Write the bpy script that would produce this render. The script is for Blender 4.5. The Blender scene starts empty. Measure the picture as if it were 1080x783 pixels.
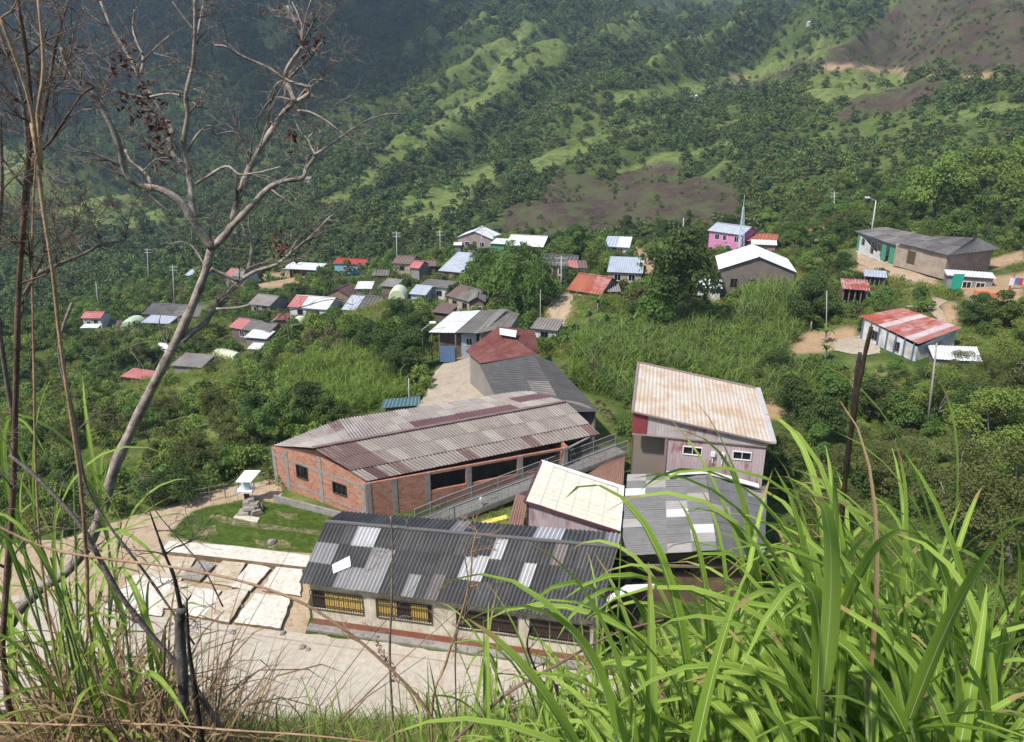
import bpy, bmesh, math, random
import numpy as np
from mathutils import Vector
PI = math.pi
rad = math.radians
random.seed(7)
RNG = np.random.default_rng(7)
SC = bpy.context.scene
COL = SC.collection

# ------------------------------------------------------------------ camera model
CAMH, PITCH, F = 27.0, rad(20.0), 816.0
CX, CY = 540.0, 391.5
cp, sp = math.cos(PITCH), math.sin(PITCH)

def ray(u, v):
    du, dv = (u-CX)/F, (v-CY)/F
    return np.array([du, cp-dv*sp, -sp-dv*cp])

def P(u, v, z=None, Y=None):
    """world point seen in the direction (u, v) at height z or at distance Y"""
    d = ray(u, v)
    t = (z-CAMH)/d[2] if z is not None else Y/d[1]
    return np.array([0, 0, CAMH]) + d*t

def proj(x, y, z):
    """world -> photo pixel (arrays allowed)"""
    x = np.asarray(x, float); y = np.asarray(y, float); z = np.asarray(z, float)-CAMH
    fw = y*cp - z*sp
    up = y*sp + z*cp
    fw = np.where(fw < 0.05, 0.05, fw)
    return CX+F*x/fw, CY-F*up/fw

# ------------------------------------------------------------------ object helpers
def setp(o, label=None, cat=None, group=None, kind=None):
    if label: o['label'] = label
    if cat: o['category'] = cat
    if group: o['group'] = group
    if kind: o['kind'] = kind
    return o

def empty(name, loc, label, cat, group=None, rz=0.0):
    o = bpy.data.objects.new(name, None)
    COL.objects.link(o)
    o.location = loc
    o.rotation_euler = (0, 0, rz)
    o.empty_display_size = .3
    return setp(o, label, cat, group)

def copy_tree(o, parent=None):
    c = o.copy(); COL.objects.link(c)
    if parent is not None: c.parent = parent
    for ch in KIDS.get(o.name, []):
        copy_child(ch, c)
    return c
KIDS = {}
def copy_child(ch, par):
    c = ch.copy(); COL.objects.link(c); c.parent = par
    for g in KIDS.get(ch.name, []):
        copy_child(g, c)

class MB:
    """mesh collector: quads / tris / ngons with uv (metres) and material slots"""
    def __init__(s):
        s.v = []; s.f = []; s.uv = []; s.mi = []; s.ph = {}
    def vert(s, p):
        s.v.append((float(p[0]), float(p[1]), float(p[2]))); return len(s.v)-1
    def face(s, pts, uv=None, mi=0):
        i0 = len(s.v)
        for p in pts: s.vert(p)
        s.f.append(list(range(i0, i0+len(pts))))
        if uv is None:
            a = np.array(pts[0], float); e = np.array(pts[1], float)-a
            L = np.linalg.norm(e); e = e/L if L > 1e-9 else np.array([1., 0, 0])
            n = np.cross(e, np.array(pts[-1], float)-a); nn = np.linalg.norm(n)
            g = np.cross(n/nn, e) if nn > 1e-9 else np.array([0, 0, 1.])
            uv = [(float(np.dot(np.array(p)-a, e)), float(np.dot(np.array(p)-a, g))) for p in pts]
        s.uv.append(uv); s.mi.append(mi)
    def hexa(s, b, t, mi=0, uvs=0.0):
        """b, t: 4 bottom and 4 top points, same winding (counter-clockwise from above)"""
        s.face([b[3], b[2], b[1], b[0]], mi=mi); s.face(t, mi=mi)
        for i in range(4):
            j = (i+1) % 4
            L = float(np.linalg.norm(np.array(b[j])-np.array(b[i])))
            s.face([b[i], b[j], t[j], t[i]],
                   uv=[(uvs, b[i][2]), (uvs+L, b[j][2]), (uvs+L, t[j][2]), (uvs, t[i][2])], mi=mi)
    def box(s, c, hx, hy, hz, yaw=0.0, mi=0):
        ca, sa = math.cos(yaw), math.sin(yaw)
        def q(x, y, z): return (c[0]+x*ca-y*sa, c[1]+x*sa+y*ca, c[2]+z)
        b = [q(-hx, -hy, -hz), q(hx, -hy, -hz), q(hx, hy, -hz), q(-hx, hy, -hz)]
        t = [q(-hx, -hy, hz), q(hx, -hy, hz), q(hx, hy, hz), q(-hx, hy, hz)]
        s.hexa(b, t, mi)
    def bar(s, a, b, w, h, mi=0):
        """rectangular bar from a to b, width w (horizontal), height h"""
        a = np.array(a, float); b = np.array(b, float); d = b-a; L = np.linalg.norm(d)
        if L < 1e-6: return
        d /= L
        up = np.array([0, 0, 1.]) if abs(d[2]) < .95 else np.array([0, 1., 0])
        sd = np.cross(d, up); sd /= np.linalg.norm(sd); up = np.cross(sd, d)
        def r(p): return [p-sd*w/2-up*h/2, p+sd*w/2-up*h/2, p+sd*w/2+up*h/2, p-sd*w/2+up*h/2]
        A, B = r(a), r(b)
        s.face([A[0], A[1], A[2], A[3]], mi=mi); s.face([B[3], B[2], B[1], B[0]], mi=mi)
        for i in range(4):
            j = (i+1) % 4
            s.face([A[j], A[i], B[i], B[j]], mi=mi)
    def tube(s, pts, rr, n=6, mi=0, cap=True):
        pts = [np.array(p, float) for p in pts]
        rings = []
        ref = np.array([.31, .17, .94])
        for i, p in enumerate(pts):
            d = pts[min(i+1, len(pts)-1)]-pts[max(i-1, 0)]
            L = np.linalg.norm(d); d = d/L if L > 1e-9 else np.array([0, 0, 1.])
            a = np.cross(d, ref)
            if np.linalg.norm(a) < .1: a = np.cross(d, np.array([1., 0, 0]))
            a /= np.linalg.norm(a); b = np.cross(d, a)
            i0 = len(s.v)
            for k in range(n):
                th = 2*PI*k/n
                s.vert(p+rr[i]*(math.cos(th)*a+math.sin(th)*b))
            rings.append(i0)
        acc = 0.0
        for i in range(len(pts)-1):
            L = float(np.linalg.norm(pts[i+1]-pts[i]))
            for k in range(n):
                j = (k+1) % n
                s.f.append([rings[i]+k, rings[i]+j, rings[i+1]+j, rings[i+1]+k])
                s.uv.append([(k/n, acc), ((k+1)/n, acc), ((k+1)/n, acc+L), (k/n, acc+L)])
                s.mi.append(mi)
            acc += L
        if cap:
            s.f.append([rings[0]+k for k in range(n)][::-1]); s.uv.append([(0, 0)]*n); s.mi.append(mi)
            s.f.append([rings[-1]+k for k in range(n)]); s.uv.append([(0, 0)]*n); s.mi.append(mi)
    def build(s, name, mats, parent=None, smooth=False, base=None):
        """links as one mesh object; coordinates are world, made local to base / parent"""
        if base is None: base = np.array(parent_loc(parent)) if parent is not None else np.zeros(3)
        me = bpy.data.meshes.new(name)
        nv = len(s.v)
        V = np.array(s.v, dtype=np.float32).reshape(-1, 3)-np.array(base, dtype=np.float32)
        me.vertices.add(nv); me.vertices.foreach_set('co', V.ravel())
        lens = np.array([len(f) for f in s.f], dtype=np.int32)
        flat = np.array([i for f in s.f for i in f], dtype=np.int32)
        me.loops.add(len(flat)); me.loops.foreach_set('vertex_index', flat)
        me.polygons.add(len(lens))
        me.polygons.foreach_set('loop_start', np.concatenate([[0], np.cumsum(lens)[:-1]]).astype(np.int32))
        me.polygons.foreach_set('material_index', np.array(s.mi, dtype=np.int32))
        me.polygons.foreach_set('use_smooth', np.full(len(lens), smooth, dtype=bool))
        uvl = me.uv_layers.new(name='UVMap')
        uvl.data.foreach_set('uv', np.array([c for f in s.uv for c in f], dtype=np.float32).ravel())
        if s.ph:
            w = me.uv_layers.new(name='Wave')
            w.data.foreach_set('uv', np.array([c for k, f in enumerate(s.f) for x in (s.ph.get(k) or [0.]*len(f)) for c in (x, 0.)], dtype=np.float32))
        me.update(calc_edges=True)
        for m in (mats if isinstance(mats, (list, tuple)) else [mats]): me.materials.append(m)
        o = bpy.data.objects.new(name, me)
        COL.objects.link(o)
        if parent is not None:
            o.parent = parent
            KIDS.setdefault(parent.name, []).append(o)
            LOC[o.name] = tuple(base)
        else:
            o.location = tuple(base); LOC[o.name] = tuple(base)
        return o
LOC = {}
def parent_loc(p):
    if p.name in LOC: return LOC[p.name]
    return tuple(p.location)

def quad_mesh(name, V, Q, mats, mi=None, uv=None, smooth=False):
    """fast mesh from numpy: V (n,3), Q (m,k) constant side count"""
    me = bpy.data.meshes.new(name)
    V = np.asarray(V, dtype=np.float32); Q = np.asarray(Q, dtype=np.int32)
    k = Q.shape[1]
    me.vertices.add(len(V)); me.vertices.foreach_set('co', V.ravel())
    me.loops.add(Q.size); me.loops.foreach_set('vertex_index', Q.ravel())
    me.polygons.add(len(Q)); me.polygons.foreach_set('loop_start', (np.arange(len(Q))*k).astype(np.int32))
    if mi is not None: me.polygons.foreach_set('material_index', np.asarray(mi, dtype=np.int32))
    me.polygons.foreach_set('use_smooth', np.full(len(Q), smooth, dtype=bool))
    if uv is not None:
        uvl = me.uv_layers.new(name='UVMap')
        uvl.data.foreach_set('uv', np.asarray(uv, dtype=np.float32)[Q.ravel()].ravel())
    me.update(calc_edges=True)
    for m in (mats if isinstance(mats, (list, tuple)) else [mats]): me.materials.append(m)
    return me

def link_mesh(name, me, parent=None, loc=(0, 0, 0)):
    o = bpy.data.objects.new(name, me); COL.objects.link(o)
    if parent is not None:
        o.parent = parent; KIDS.setdefault(parent.name, []).append(o)
    o.location = loc
    return o

# ------------------------------------------------------------------ value noise (numpy)
def _hash(ix, iy, seed):
    h = (ix.astype(np.int64)*374761393 + iy.astype(np.int64)*668265263 + seed*1442695041) & 0xffffffff
    h = ((h ^ (h >> 13))*1274126177) & 0xffffffff
    return ((h ^ (h >> 16)) & 0xffffff)/float(0xffffff)
def vnoise(x, y, seed=0):
    ix, iy = np.floor(x), np.floor(y)
    fx, fy = x-ix, y-iy
    fx = fx*fx*(3-2*fx); fy = fy*fy*(3-2*fy)
    a = _hash(ix, iy, seed); b = _hash(ix+1, iy, seed); c = _hash(ix, iy+1, seed); d = _hash(ix+1, iy+1, seed)
    return (a*(1-fx)+b*fx)*(1-fy)+(c*(1-fx)+d*fx)*fy
def fbm(x, y, seed=0, o=4):
    x = np.asarray(x, float); y = np.asarray(y, float)
    r = 0; a = 1; t = 0
    for k in range(o):
        r = r+a*vnoise(x*2**k+13.7*k, y*2**k-7.1*k, seed+k); t += a; a *= .5
    return r/t

def inpoly(poly, x, y):
    x = np.asarray(x, float); y = np.asarray(y, float)
    r = np.zeros(x.shape, bool); n = len(poly); j = n-1
    for i in range(n):
        xi, yi = poly[i][0], poly[i][1]; xj, yj = poly[j][0], poly[j][1]
        c = ((yi > y) != (yj > y)) & (x < (xj-xi)*(y-yi)/((yj-yi) if yj != yi else 1e-9)+xi)
        r ^= c; j = i
    return r
# ------------------------------------------------------------------ materials
def newmat(name):
    m = bpy.data.materials.new(name); m.use_nodes = True
    nt = m.node_tree
    for n in list(nt.nodes): nt.nodes.remove(n)
    out = nt.nodes.new('ShaderNodeOutputMaterial')
    return m, nt, out
class NT:
    def __init__(s, nt): s.nt = nt
    def n(s, t, **kw):
        nd = s.nt.nodes.new(t)
        for k, v in kw.items():
            if k.startswith('i_'):
                nd.inputs[k[2:].replace('_', ' ')].default_value = v
            else: setattr(nd, k, v)
        return nd
    def l(s, a, b): s.nt.links.new(a, b)
    def ramp(s, fac, stops, interp='LINEAR'):
        r = s.nt.nodes.new('ShaderNodeValToRGB'); cr = r.color_ramp; cr.interpolation = interp
        while len(cr.elements) < len(stops): cr.elements.new(.5)
        for e, (p, c) in zip(cr.elements, stops):
            e.position = p; e.color = (c[0], c[1], c[2], 1) if hasattr(c, '__len__') else (c, c, c, 1)
        s.l(fac, r.inputs[0]); return r.outputs[0]
    def noise(s, vec, scale, detail=4, rough=.55, dist=0):
        n = s.nt.nodes.new('ShaderNodeTexNoise'); n.inputs['Scale'].default_value = scale
        n.inputs['Detail'].default_value = detail; n.inputs['Roughness'].default_value = rough
        n.inputs['Distortion'].default_value = dist
        if vec is not None: s.l(vec, n.inputs['Vector'])
        return n.outputs[0]
    def mix(s, fac, a, b, blend='MIX'):
        m = s.nt.nodes.new('ShaderNodeMix'); m.data_type = 'RGBA'; m.blend_type = blend
        for sock, val in ((m.inputs[0], fac), (m.inputs[6], a), (m.inputs[7], b)):
            if hasattr(val, 'is_linked') or hasattr(val, 'links'): s.l(val, sock)
            elif hasattr(val, '__len__'): sock.default_value = (val[0], val[1], val[2], 1)
            else: sock.default_value = val
        return m.outputs[2]
    def math(s, op, a, b=0.0, clamp=False):
        m = s.nt.nodes.new('ShaderNodeMath'); m.operation = op; m.use_clamp = clamp
        for sock, val in ((m.inputs[0], a), (m.inputs[1], b)):
            if hasattr(val, 'links'): s.l(val, sock)
            else: sock.default_value = val
        return m.outputs[0]
    def mapping(s, vec, scale=(1, 1, 1), loc=None):
        m = s.nt.nodes.new('ShaderNodeMapping'); m.inputs['Scale'].default_value = scale
        s.l(vec, m.inputs['Vector'])
        if loc is not None: s.l(loc, m.inputs['Location'])
        return m.outputs[0]
    def bsdf(s, col, rough=.8, spec=.3, normal=None, metal=0.0):
        b = s.nt.nodes.new('ShaderNodeBsdfPrincipled')
        for k, val in (('Base Color', col), ('Roughness', rough), ('Specular IOR Level', spec), ('Metallic', metal)):
            if hasattr(val, 'links'): s.l(val, b.inputs[k])
            elif hasattr(val, '__len__'): b.inputs[k].default_value = (val[0], val[1], val[2], 1)
            else: b.inputs[k].default_value = val
        if normal is not None: s.l(normal, b.inputs['Normal'])
        return b.outputs[0]
    def bump(s, h, strength=.5, dist=.02):
        b = s.nt.nodes.new('ShaderNodeBump'); b.inputs['Strength'].default_value = strength
        b.inputs['Distance'].default_value = dist; s.l(h, b.inputs['Height']); return b.outputs[0]
    def rnd(s): return s.nt.nodes.new('ShaderNodeObjectInfo').outputs['Random']
    def uvr(s):
        """uv in metres, shifted per object"""
        uv = s.nt.nodes.new('ShaderNodeTexCoord').outputs['UV']
        r = s.math('MULTIPLY', s.rnd(), 57.0)
        return s.mapping(uv, loc=r)

_mc = {}
def wall_mat(color, dirt=.5, dirtcol=(.22, .17, .12), rough=.85):
    key = ('wall', color, dirt, dirtcol)
    if key in _mc: return _mc[key]
    m, nt, out = newmat('painted_wall'); N = NT(nt); color = tuple(x*.88 for x in color)
    uv = N.uvr()
    n1 = N.noise(uv, .9, 5, .6); n2 = N.noise(N.mapping(uv, (6, .7, 1)), 1, 4, .6)
    f = N.math('MULTIPLY', N.ramp(N.math('ADD', n1, N.math('MULTIPLY', n2, .5)), [(.55, 0.), (1.0, 1.)]), dirt*1.6, True)
    c = N.mix(f, color, dirtcol)
    c = N.mix(.25, c, N.ramp(N.noise(uv, 14, 3), [(.3, .35), (.7, 1.)]), 'MULTIPLY')
    N.l(N.bsdf(c, rough, .2, N.bump(N.noise(uv, 25, 3), .3, .01)), out.inputs[0])
    _mc[key] = m; return m

def plain_mat(name, color, rough=.6, metal=0., spec=.4, var=.25):
    key = ('plain', name, color)
    if key in _mc: return _mc[key]
    m, nt, out = newmat(name); N = NT(nt)
    tc = nt.nodes.new('ShaderNodeTexCoord').outputs['Object']
    c = N.mix(N.noise(tc, 3, 4), tuple(x*(1-var) for x in color), tuple(min(1, x*(1+var)) for x in color))
    N.l(N.bsdf(c, rough, spec, N.bump(N.noise(tc, 18, 3), .25, .01), metal), out.inputs[0])
    _mc[key] = m; return m

def brick_mat():
    if 'brick' in _mc: return _mc['brick']
    m, nt, out = newmat('hollow_brick'); N = NT(nt)
    uv = nt.nodes.new('ShaderNodeTexCoord').outputs['UV']
    w = N.noise(uv, 2.5, 3)
    b = nt.nodes.new('ShaderNodeTexBrick'); N.l(uv, b.inputs['Vector'])
    b.inputs['Scale'].default_value = 1.0
    b.inputs['Brick Width'].default_value = .40; b.inputs['Row Height'].default_value = .21
    b.inputs['Mortar Size'].default_value = .018; b.inputs['Mortar Smooth'].default_value = .3
    b.inputs['Color1'].default_value = (.40, .145, .085, 1); b.inputs['Color2'].default_value = (.58, .27, .18, 1)
    b.inputs['Mortar'].default_value = (.33, .27, .22, 1); b.inputs['Bias'].default_value = -.2
    c = N.mix(N.math('MULTIPLY', N.ramp(w, [(.47, 0.), (.66, 1.)]), .75), b.outputs[0], (.36, .25, .19))
    c = N.mix(.55, c, N.ramp(N.noise(uv, 6, 4), [(.3, .5), (.7, 1.)]), 'MULTIPLY')
    N.l(N.bsdf(c, .9, .15, N.bump(b.outputs['Fac'], -.5, .012)), out.inputs[0])
    _mc['brick'] = m; return m

def roof_mat(base, alt=None, stain=(.10, .085, .08), amt=.5, rust=None, rustamt=0., rough=.8, metal=0., key=None):
    """corrugated sheet: uv = (across, up the slope) in metres; streaks run down the slope"""
    k = ('roof', base, alt, stain, amt, rust, rustamt)
    if k in _mc: return _mc[k]
    m, nt, out = newmat('corrugated_sheet'); N = NT(nt)
    uv = N.uvr()
    alt = tuple(x*.86 for x in (alt or tuple(x*.8 for x in base))); base = tuple(x*.86 for x in base)
    c = N.mix(N.ramp(N.noise(uv, .45, 5, .6), [(.35, 0.), (.65, 1.)]), base, alt)
    streak = N.noise(N.mapping(uv, (7, .35, 1)), 1, 5, .65)
    patch = N.noise(uv, 1.3, 5, .65)
    f = N.math('MULTIPLY', N.ramp(N.math('ADD', N.math('MULTIPLY', streak, .6), N.math('MULTIPLY', patch, .4)), [(.42, 0.), (.68, 1.)]), amt)
    c = N.mix(f, c, stain)
    if rust:
        s2 = N.noise(N.mapping(uv, (2.2, .4, 1)), 1.1, 6, .7)
        p2 = N.noise(uv, .55, 5, .6)
        r = N.ramp(N.math('ADD', N.math('MULTIPLY', s2, .45), N.math('MULTIPLY', p2, .55)),
                   [(max(0, .62-rustamt*.35), 0.), (min(1, .72-rustamt*.3), 1.)])
        c = N.mix(r, c, rust)
    c = N.mix(.3, c, N.ramp(N.noise(uv, 22, 3), [(.3, .4), (.7, 1.)]), 'MULTIPLY')
    # grime in the sheet grooves, with their shade deepened in the colour too
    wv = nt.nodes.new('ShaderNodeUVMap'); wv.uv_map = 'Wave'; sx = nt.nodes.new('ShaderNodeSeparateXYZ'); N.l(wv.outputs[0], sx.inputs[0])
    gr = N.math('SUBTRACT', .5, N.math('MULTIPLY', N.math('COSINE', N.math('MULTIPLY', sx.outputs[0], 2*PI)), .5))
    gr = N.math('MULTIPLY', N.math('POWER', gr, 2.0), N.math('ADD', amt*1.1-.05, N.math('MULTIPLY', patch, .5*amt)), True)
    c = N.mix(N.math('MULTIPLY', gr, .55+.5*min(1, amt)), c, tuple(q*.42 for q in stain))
    N.l(N.bsdf(c, rough, .25, N.bump(N.noise(uv, 30, 2), .2, .01), metal), out.inputs[0])
    _mc[k] = m; return m

def glass_dark():
    if 'gd' in _mc: return _mc['gd']
    m, nt, out = newmat('window_pane'); N = NT(nt)
    N.l(N.bsdf((.012, .014, .016), .15, .5), out.inputs[0]); _mc['gd'] = m; return m

def leaf_mat(name, dark, light, transl=.38, var=.5, rough=.55, nscale=.35):
    if name in _mc: return _mc[name]
    m, nt, out = newmat(name); N = NT(nt)
    geo = nt.nodes.new('ShaderNodeNewGeometry')
    rp = geo.outputs['Random Per Island']
    ob = N.rnd()
    pos = geo.outputs['Position']
    f = N.math('ADD', N.math('MULTIPLY', ob, var), N.math('MULTIPLY', rp, .38))
    f = N.math('ADD', f, N.math('MULTIPLY', N.math('SUBTRACT', N.noise(pos, nscale, 2), .5), .9), True)
    c = N.mix(f, dark, light)
    hs = nt.nodes.new('ShaderNodeHueSaturation')
    N.l(c, hs.inputs['Color'])
    N.l(N.math('ADD', N.math('MULTIPLY', ob, .05), .475), hs.inputs['Hue'])
    hs.inputs['Saturation'].default_value = .90
    c = hs.outputs[0]
    a = N.bsdf(c, rough, .3)
    t = nt.nodes.new('ShaderNodeBsdfTranslucent'); N.l(N.mix(.5, c, (.5, .6, .08), 'MULTIPLY') if False else c, t.inputs['Color'])
    mx = nt.nodes.new('ShaderNodeMixShader'); mx.inputs[0].default_value = transl
    N.l(a, mx.inputs[1]); N.l(t.outputs[0], mx.inputs[2]); N.l(mx.outputs[0], out.inputs[0])
    _mc[name] = m; return m

def blade_mat(name, dark, light, rib=(.30, .42, .14), transl=.35, ribw=.10):
    """long grass blade: uv.x across (0..1), uv.y along (0..1)"""
    if name in _mc: return _mc[name]
    m, nt, out = newmat(name); N = NT(nt)
    geo = nt.nodes.new('ShaderNodeNewGeometry')
    uv = nt.nodes.new('ShaderNodeTexCoord').outputs['UV']
    sx = nt.nodes.new('ShaderNodeSeparateXYZ'); N.l(uv, sx.inputs[0])
    rp = geo.outputs['Random Per Island']
    f = N.math('ADD', N.math('MULTIPLY', rp, .8), N.math('MULTIPLY', sx.outputs[1], .25), True)
    c = N.mix(f, dark, light)
    st = N.noise(N.mapping(uv, (60, 1.5, 1)), 1, 2)
    c = N.mix(.35, c, N.ramp(st, [(.3, .5), (.7, 1.)]), 'MULTIPLY')
    d = N.math('ABSOLUTE', N.math('SUBTRACT', sx.outputs[0], .5))
    c = N.mix(N.math('LESS_THAN', d, ribw*.5), c, rib)
    # dry tips on some blades
    tip = N.math('MULTIPLY', N.math('GREATER_THAN', sx.outputs[1], .86), N.math('GREATER_THAN', rp, .55))
    c = N.mix(N.math('MULTIPLY', tip, .8), c, (.36, .25, .11))
    a = N.bsdf(c, .58, .2)
    t = nt.nodes.new('ShaderNodeBsdfTranslucent'); N.l(c, t.inputs['Color'])
    mx = nt.nodes.new('ShaderNodeMixShader'); mx.inputs[0].default_value = transl
    N.l(a, mx.inputs[1]); N.l(t.outputs[0], mx.inputs[2]); N.l(mx.outputs[0], out.inputs[0])
    _mc[name] = m; return m

def bark_mat(name, c1, c2, rough=.8, sc=6):
    if name in _mc: return _mc[name]
    m, nt, out = newmat(name); N = NT(nt)
    tc = nt.nodes.new('ShaderNodeTexCoord'); ob = tc.outputs['Object']; uv = tc.outputs['UV']
    a = N.noise(ob, sc, 5, .65); b = N.noise(N.mapping(uv, (9, 3, 1)), 1, 4, .6)
    f = N.ramp(N.math('ADD', N.math('MULTIPLY', a, .6), N.math('MULTIPLY', b, .4)), [(.36, 0.), (.64, 1.)])
    c = N.mix(f, c1, c2)
    N.l(N.bsdf(c, rough, .2, N.bump(N.math('ADD', a, N.noise(ob, sc*7, 3)), .6, .012)), out.inputs[0])
    _mc[name] = m; return m

def ground_mat(name, c1, c2, c3=None, sc=1.0, rough=.95, bump=.4, bd=.03):
    if name in _mc: return _mc[name]
    m, nt, out = newmat(name); N = NT(nt)
    if c1[0] > c1[1]: c1, c2, c3 = [tuple(x*.86 for x in q) if q else None for q in (c1, c2, c3)]
    pos = nt.nodes.new('ShaderNodeNewGeometry').outputs['Position']
    a = N.noise(pos, .35*sc, 6, .65); b = N.noise(pos, 2.2*sc, 5, .65)
    c = N.mix(N.ramp(a, [(.36, 0.), (.64, 1.)]), c1, c2)
    if c3: c = N.mix(N.ramp(b, [(.5, 0.), (.68, .8)]), c, c3)
    c = N.mix(.4, c, N.ramp(N.noise(pos, 9*sc, 4), [(.3, .45), (.7, 1.)]), 'MULTIPLY')
    N.l(N.bsdf(c, rough, .15, N.bump(N.math('ADD', b, N.noise(pos, 16*sc, 3)), bump, bd)), out.inputs[0])
    _mc[name] = m; return m
# ------------------------------------------------------------------ colours of the place
WHITE_SHEET = roof_mat((.84, .84, .83), (.74, .75, .75), (.42, .38, .33), .32, rough=.55)
BLUE_SHEET = roof_mat((.56, .61, .68), (.45, .50, .57), (.28, .26, .24), .4, rough=.55)
GREY_SHEET = roof_mat((.20, .19, .18), (.13, .125, .12), (.05, .048, .045), .6)
PALE_GREY = roof_mat((.42, .38, .34), (.29, .265, .24), (.12, .11, .10), .6, (.26, .15, .10), .2)
MID_GREY = roof_mat((.27, .25, .23), (.20, .185, .17), (.09, .08, .07), .65, (.20, .11, .075), .2)
RED_SHEET = roof_mat((.50, .07, .05), (.42, .06, .045), (.2, .08, .06), .3, rough=.6)
PINK_SHEET = roof_mat((.62, .23, .21), (.50, .16, .15), (.30, .15, .13), .35, rough=.6)
RUST_RED = roof_mat((.23, .055, .045), (.17, .04, .035), (.30, .17, .13), .55, (.12, .03, .025), .4)
RUST_PINK = roof_mat((.58, .42, .40), (.50, .28, .26), (.30, .10, .07), .4, (.33, .075, .045), .62)
ORANGE_TILE = roof_mat((.48, .16, .09), (.38, .12, .07), (.2, .08, .05), .4)
BROWN_SHEET = roof_mat((.25, .17, .14), (.20, .13, .11), (.10, .07, .06), .5)
BRICK_ROOF_A = roof_mat((.43, .385, .345), (.345, .30, .265), (.20, .155, .135), .6, (.23, .14, .12), .22)
BRICK_ROOF_B = roof_mat((.25, .165, .15), (.19, .12, .11), (.13, .08, .075), .5, (.36, .29, .26), .25)
BRICK_ROOF_C = roof_mat((.47, .43, .39), (.40, .355, .32), (.25, .20, .17), .5)
BRICK_ROOF_D = roof_mat((.175, .095, .095), (.13, .07, .07), (.09, .05, .05), .5)
SCH_DARK = roof_mat((.150, .148, .145), (.105, .103, .10), (.045, .043, .04), .6)
SCH_MID = roof_mat((.19, .187, .183), (.14, .137, .133), (.06, .057, .054), .6)
SCH_LIGHT = roof_mat((.44, .42, .415), (.36, .345, .34), (.2, .19, .185), .4)
SCH_PALE = roof_mat((.66, .65, .65), (.56, .55, .55), (.36, .35, .34), .3)
SCH_BROWN = roof_mat((.30, .26, .24), (.25, .21, .2), (.15, .12, .11), .4)
CREAM_SHEET = roof_mat((.84, .81, .68), (.78, .74, .58), (.58, .50, .36), .10, (.60, .48, .30), .12, rough=.55)
CHURCH_SHEET = roof_mat((.76, .70, .61), (.70, .60, .48), (.54, .40, .28), .4, (.54, .38, .24), .42, rough=.6)
HALL_A = roof_mat((.25, .245, .245), (.19, .185, .185), (.10, .095, .09), .6)
HALL_B = roof_mat((.42, .40, .38), (.36, .34, .325), (.2, .18, .17), .5)

CREAM = wall_mat((.74, .68, .56)); WHITEW = wall_mat((.78, .78, .76)); GREYW = wall_mat((.30, .28, .26))
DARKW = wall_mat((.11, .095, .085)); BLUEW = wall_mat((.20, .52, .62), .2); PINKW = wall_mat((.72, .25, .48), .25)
PALEBLUEW = wall_mat((.48, .58, .70), .25); BROWNW = wall_mat((.26, .19, .14)); TANW = wall_mat((.46, .38, .30))
GREENW = wall_mat((.05, .30, .18), .25); DKBLUEW = wall_mat((.10, .20, .38), .25); MAUVEW = wall_mat((.40, .32, .32))
BRICK = brick_mat()
CONC = ground_mat('bare_concrete', (.30, .28, .26), (.38, .355, .33), (.20, .18, .16), 1.2, .9)
WOOD = bark_mat('weathered_wood', (.13, .10, .075), (.26, .21, .16))
DKWOOD = bark_mat('dark_wood', (.05, .035, .025), (.11, .08, .055))
WHITE_PAINT = plain_mat('white_paint', (.72, .72, .70), var=.08)
GLASS = glass_dark()
POLE_M = plain_mat('grey_concrete_pole', (.42, .41, .39))
METAL = plain_mat('galvanised_steel', (.36, .37, .38), .5, .3)

# eave line (uL,vL)-(uR,vR) in the photo, its distance, wall height, depth, roof type, rise, materials ...
H = []
def hs(label, e, Y, h, D, rt, rise, wall, roofs, wins=(), door=None, group=None, over=.35, name='village_house', cat='house', open_front=False, rowsplit=None, wcol=None):
    H.append(dict(label=label, e=e, Y=Y, h=h, D=D, rt=rt, rise=rise, wall=wall, roofs=roofs, wins=wins, door=door,
                  group=group, over=over, name=name, cat=cat, open_front=open_front, rowsplit=rowsplit, wcol=wcol))
W2 = ((.28, 1.0, .9, 1.9), (.72, 1.0, .9, 1.9))
hs('long open shed with bright white sheet roof beside the bare orange earth bank', (298, 284, 335.5, 285), (180, 178), 2.2, 5, 'shed', .6, DARKW, [WHITE_SHEET], (), .5, name='open_shed', cat='shed', open_front=True)
hs('two storey turquoise house under a red roof', (351, 279, 384, 279), (195, 193), 4.6, 5.5, 'gable', .9, BLUEW, [RED_SHEET], ((.35, .9, 3.0, 3.9), (.8, .9, 3.0, 3.9), (.75, .9, .8, 1.8)), .2)
hs('small house with plain pale grey sheet roof above the pink and grey roofed house', (262, 323, 284, 321), (142, 140), 2.2, 6, 'gable', 1.2, GREYW, [PALE_GREY], W2)
hs('house with patched pink and white roof left of the turquoise house', (303, 326, 345, 325), (135, 133), 2.3, 7, 'gable', 1.3, WHITEW, [PINK_SHEET, WHITE_SHEET, WHITE_SHEET], W2, .5)
hs('house with half pink half grey roof uphill of two small white awnings', (242, 352, 282, 346), (126, 122), 2.3, 5, 'gable', 1.1, DARKW, [PINK_SHEET, MID_GREY, MID_GREY], W2)
hs('small white roofed lean-to directly below the half pink half grey roof', (257, 356, 281, 358), (121, 120), 1.7, 3, 'shed', .5, GREYW, [WHITE_SHEET], (), None, name='lean_to', cat='shed')
hs('tiny white roofed hut beside the end of the long pale plastic tunnel', (260.5, 369, 276, 368.5), (117, 116.5), 1.4, 2.2, 'shed', .4, WHITEW, [WHITE_SHEET], (), None, name='hut', cat='hut')
hs('small brown house with dull red gable roof just below the turquoise house', (341, 314, 370, 312), (152, 150), 2.3, 5, 'front', 1.5, BROWNW, [BRICK_ROOF_D], ((.5, 1.2, .8, 1.8),))
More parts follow.
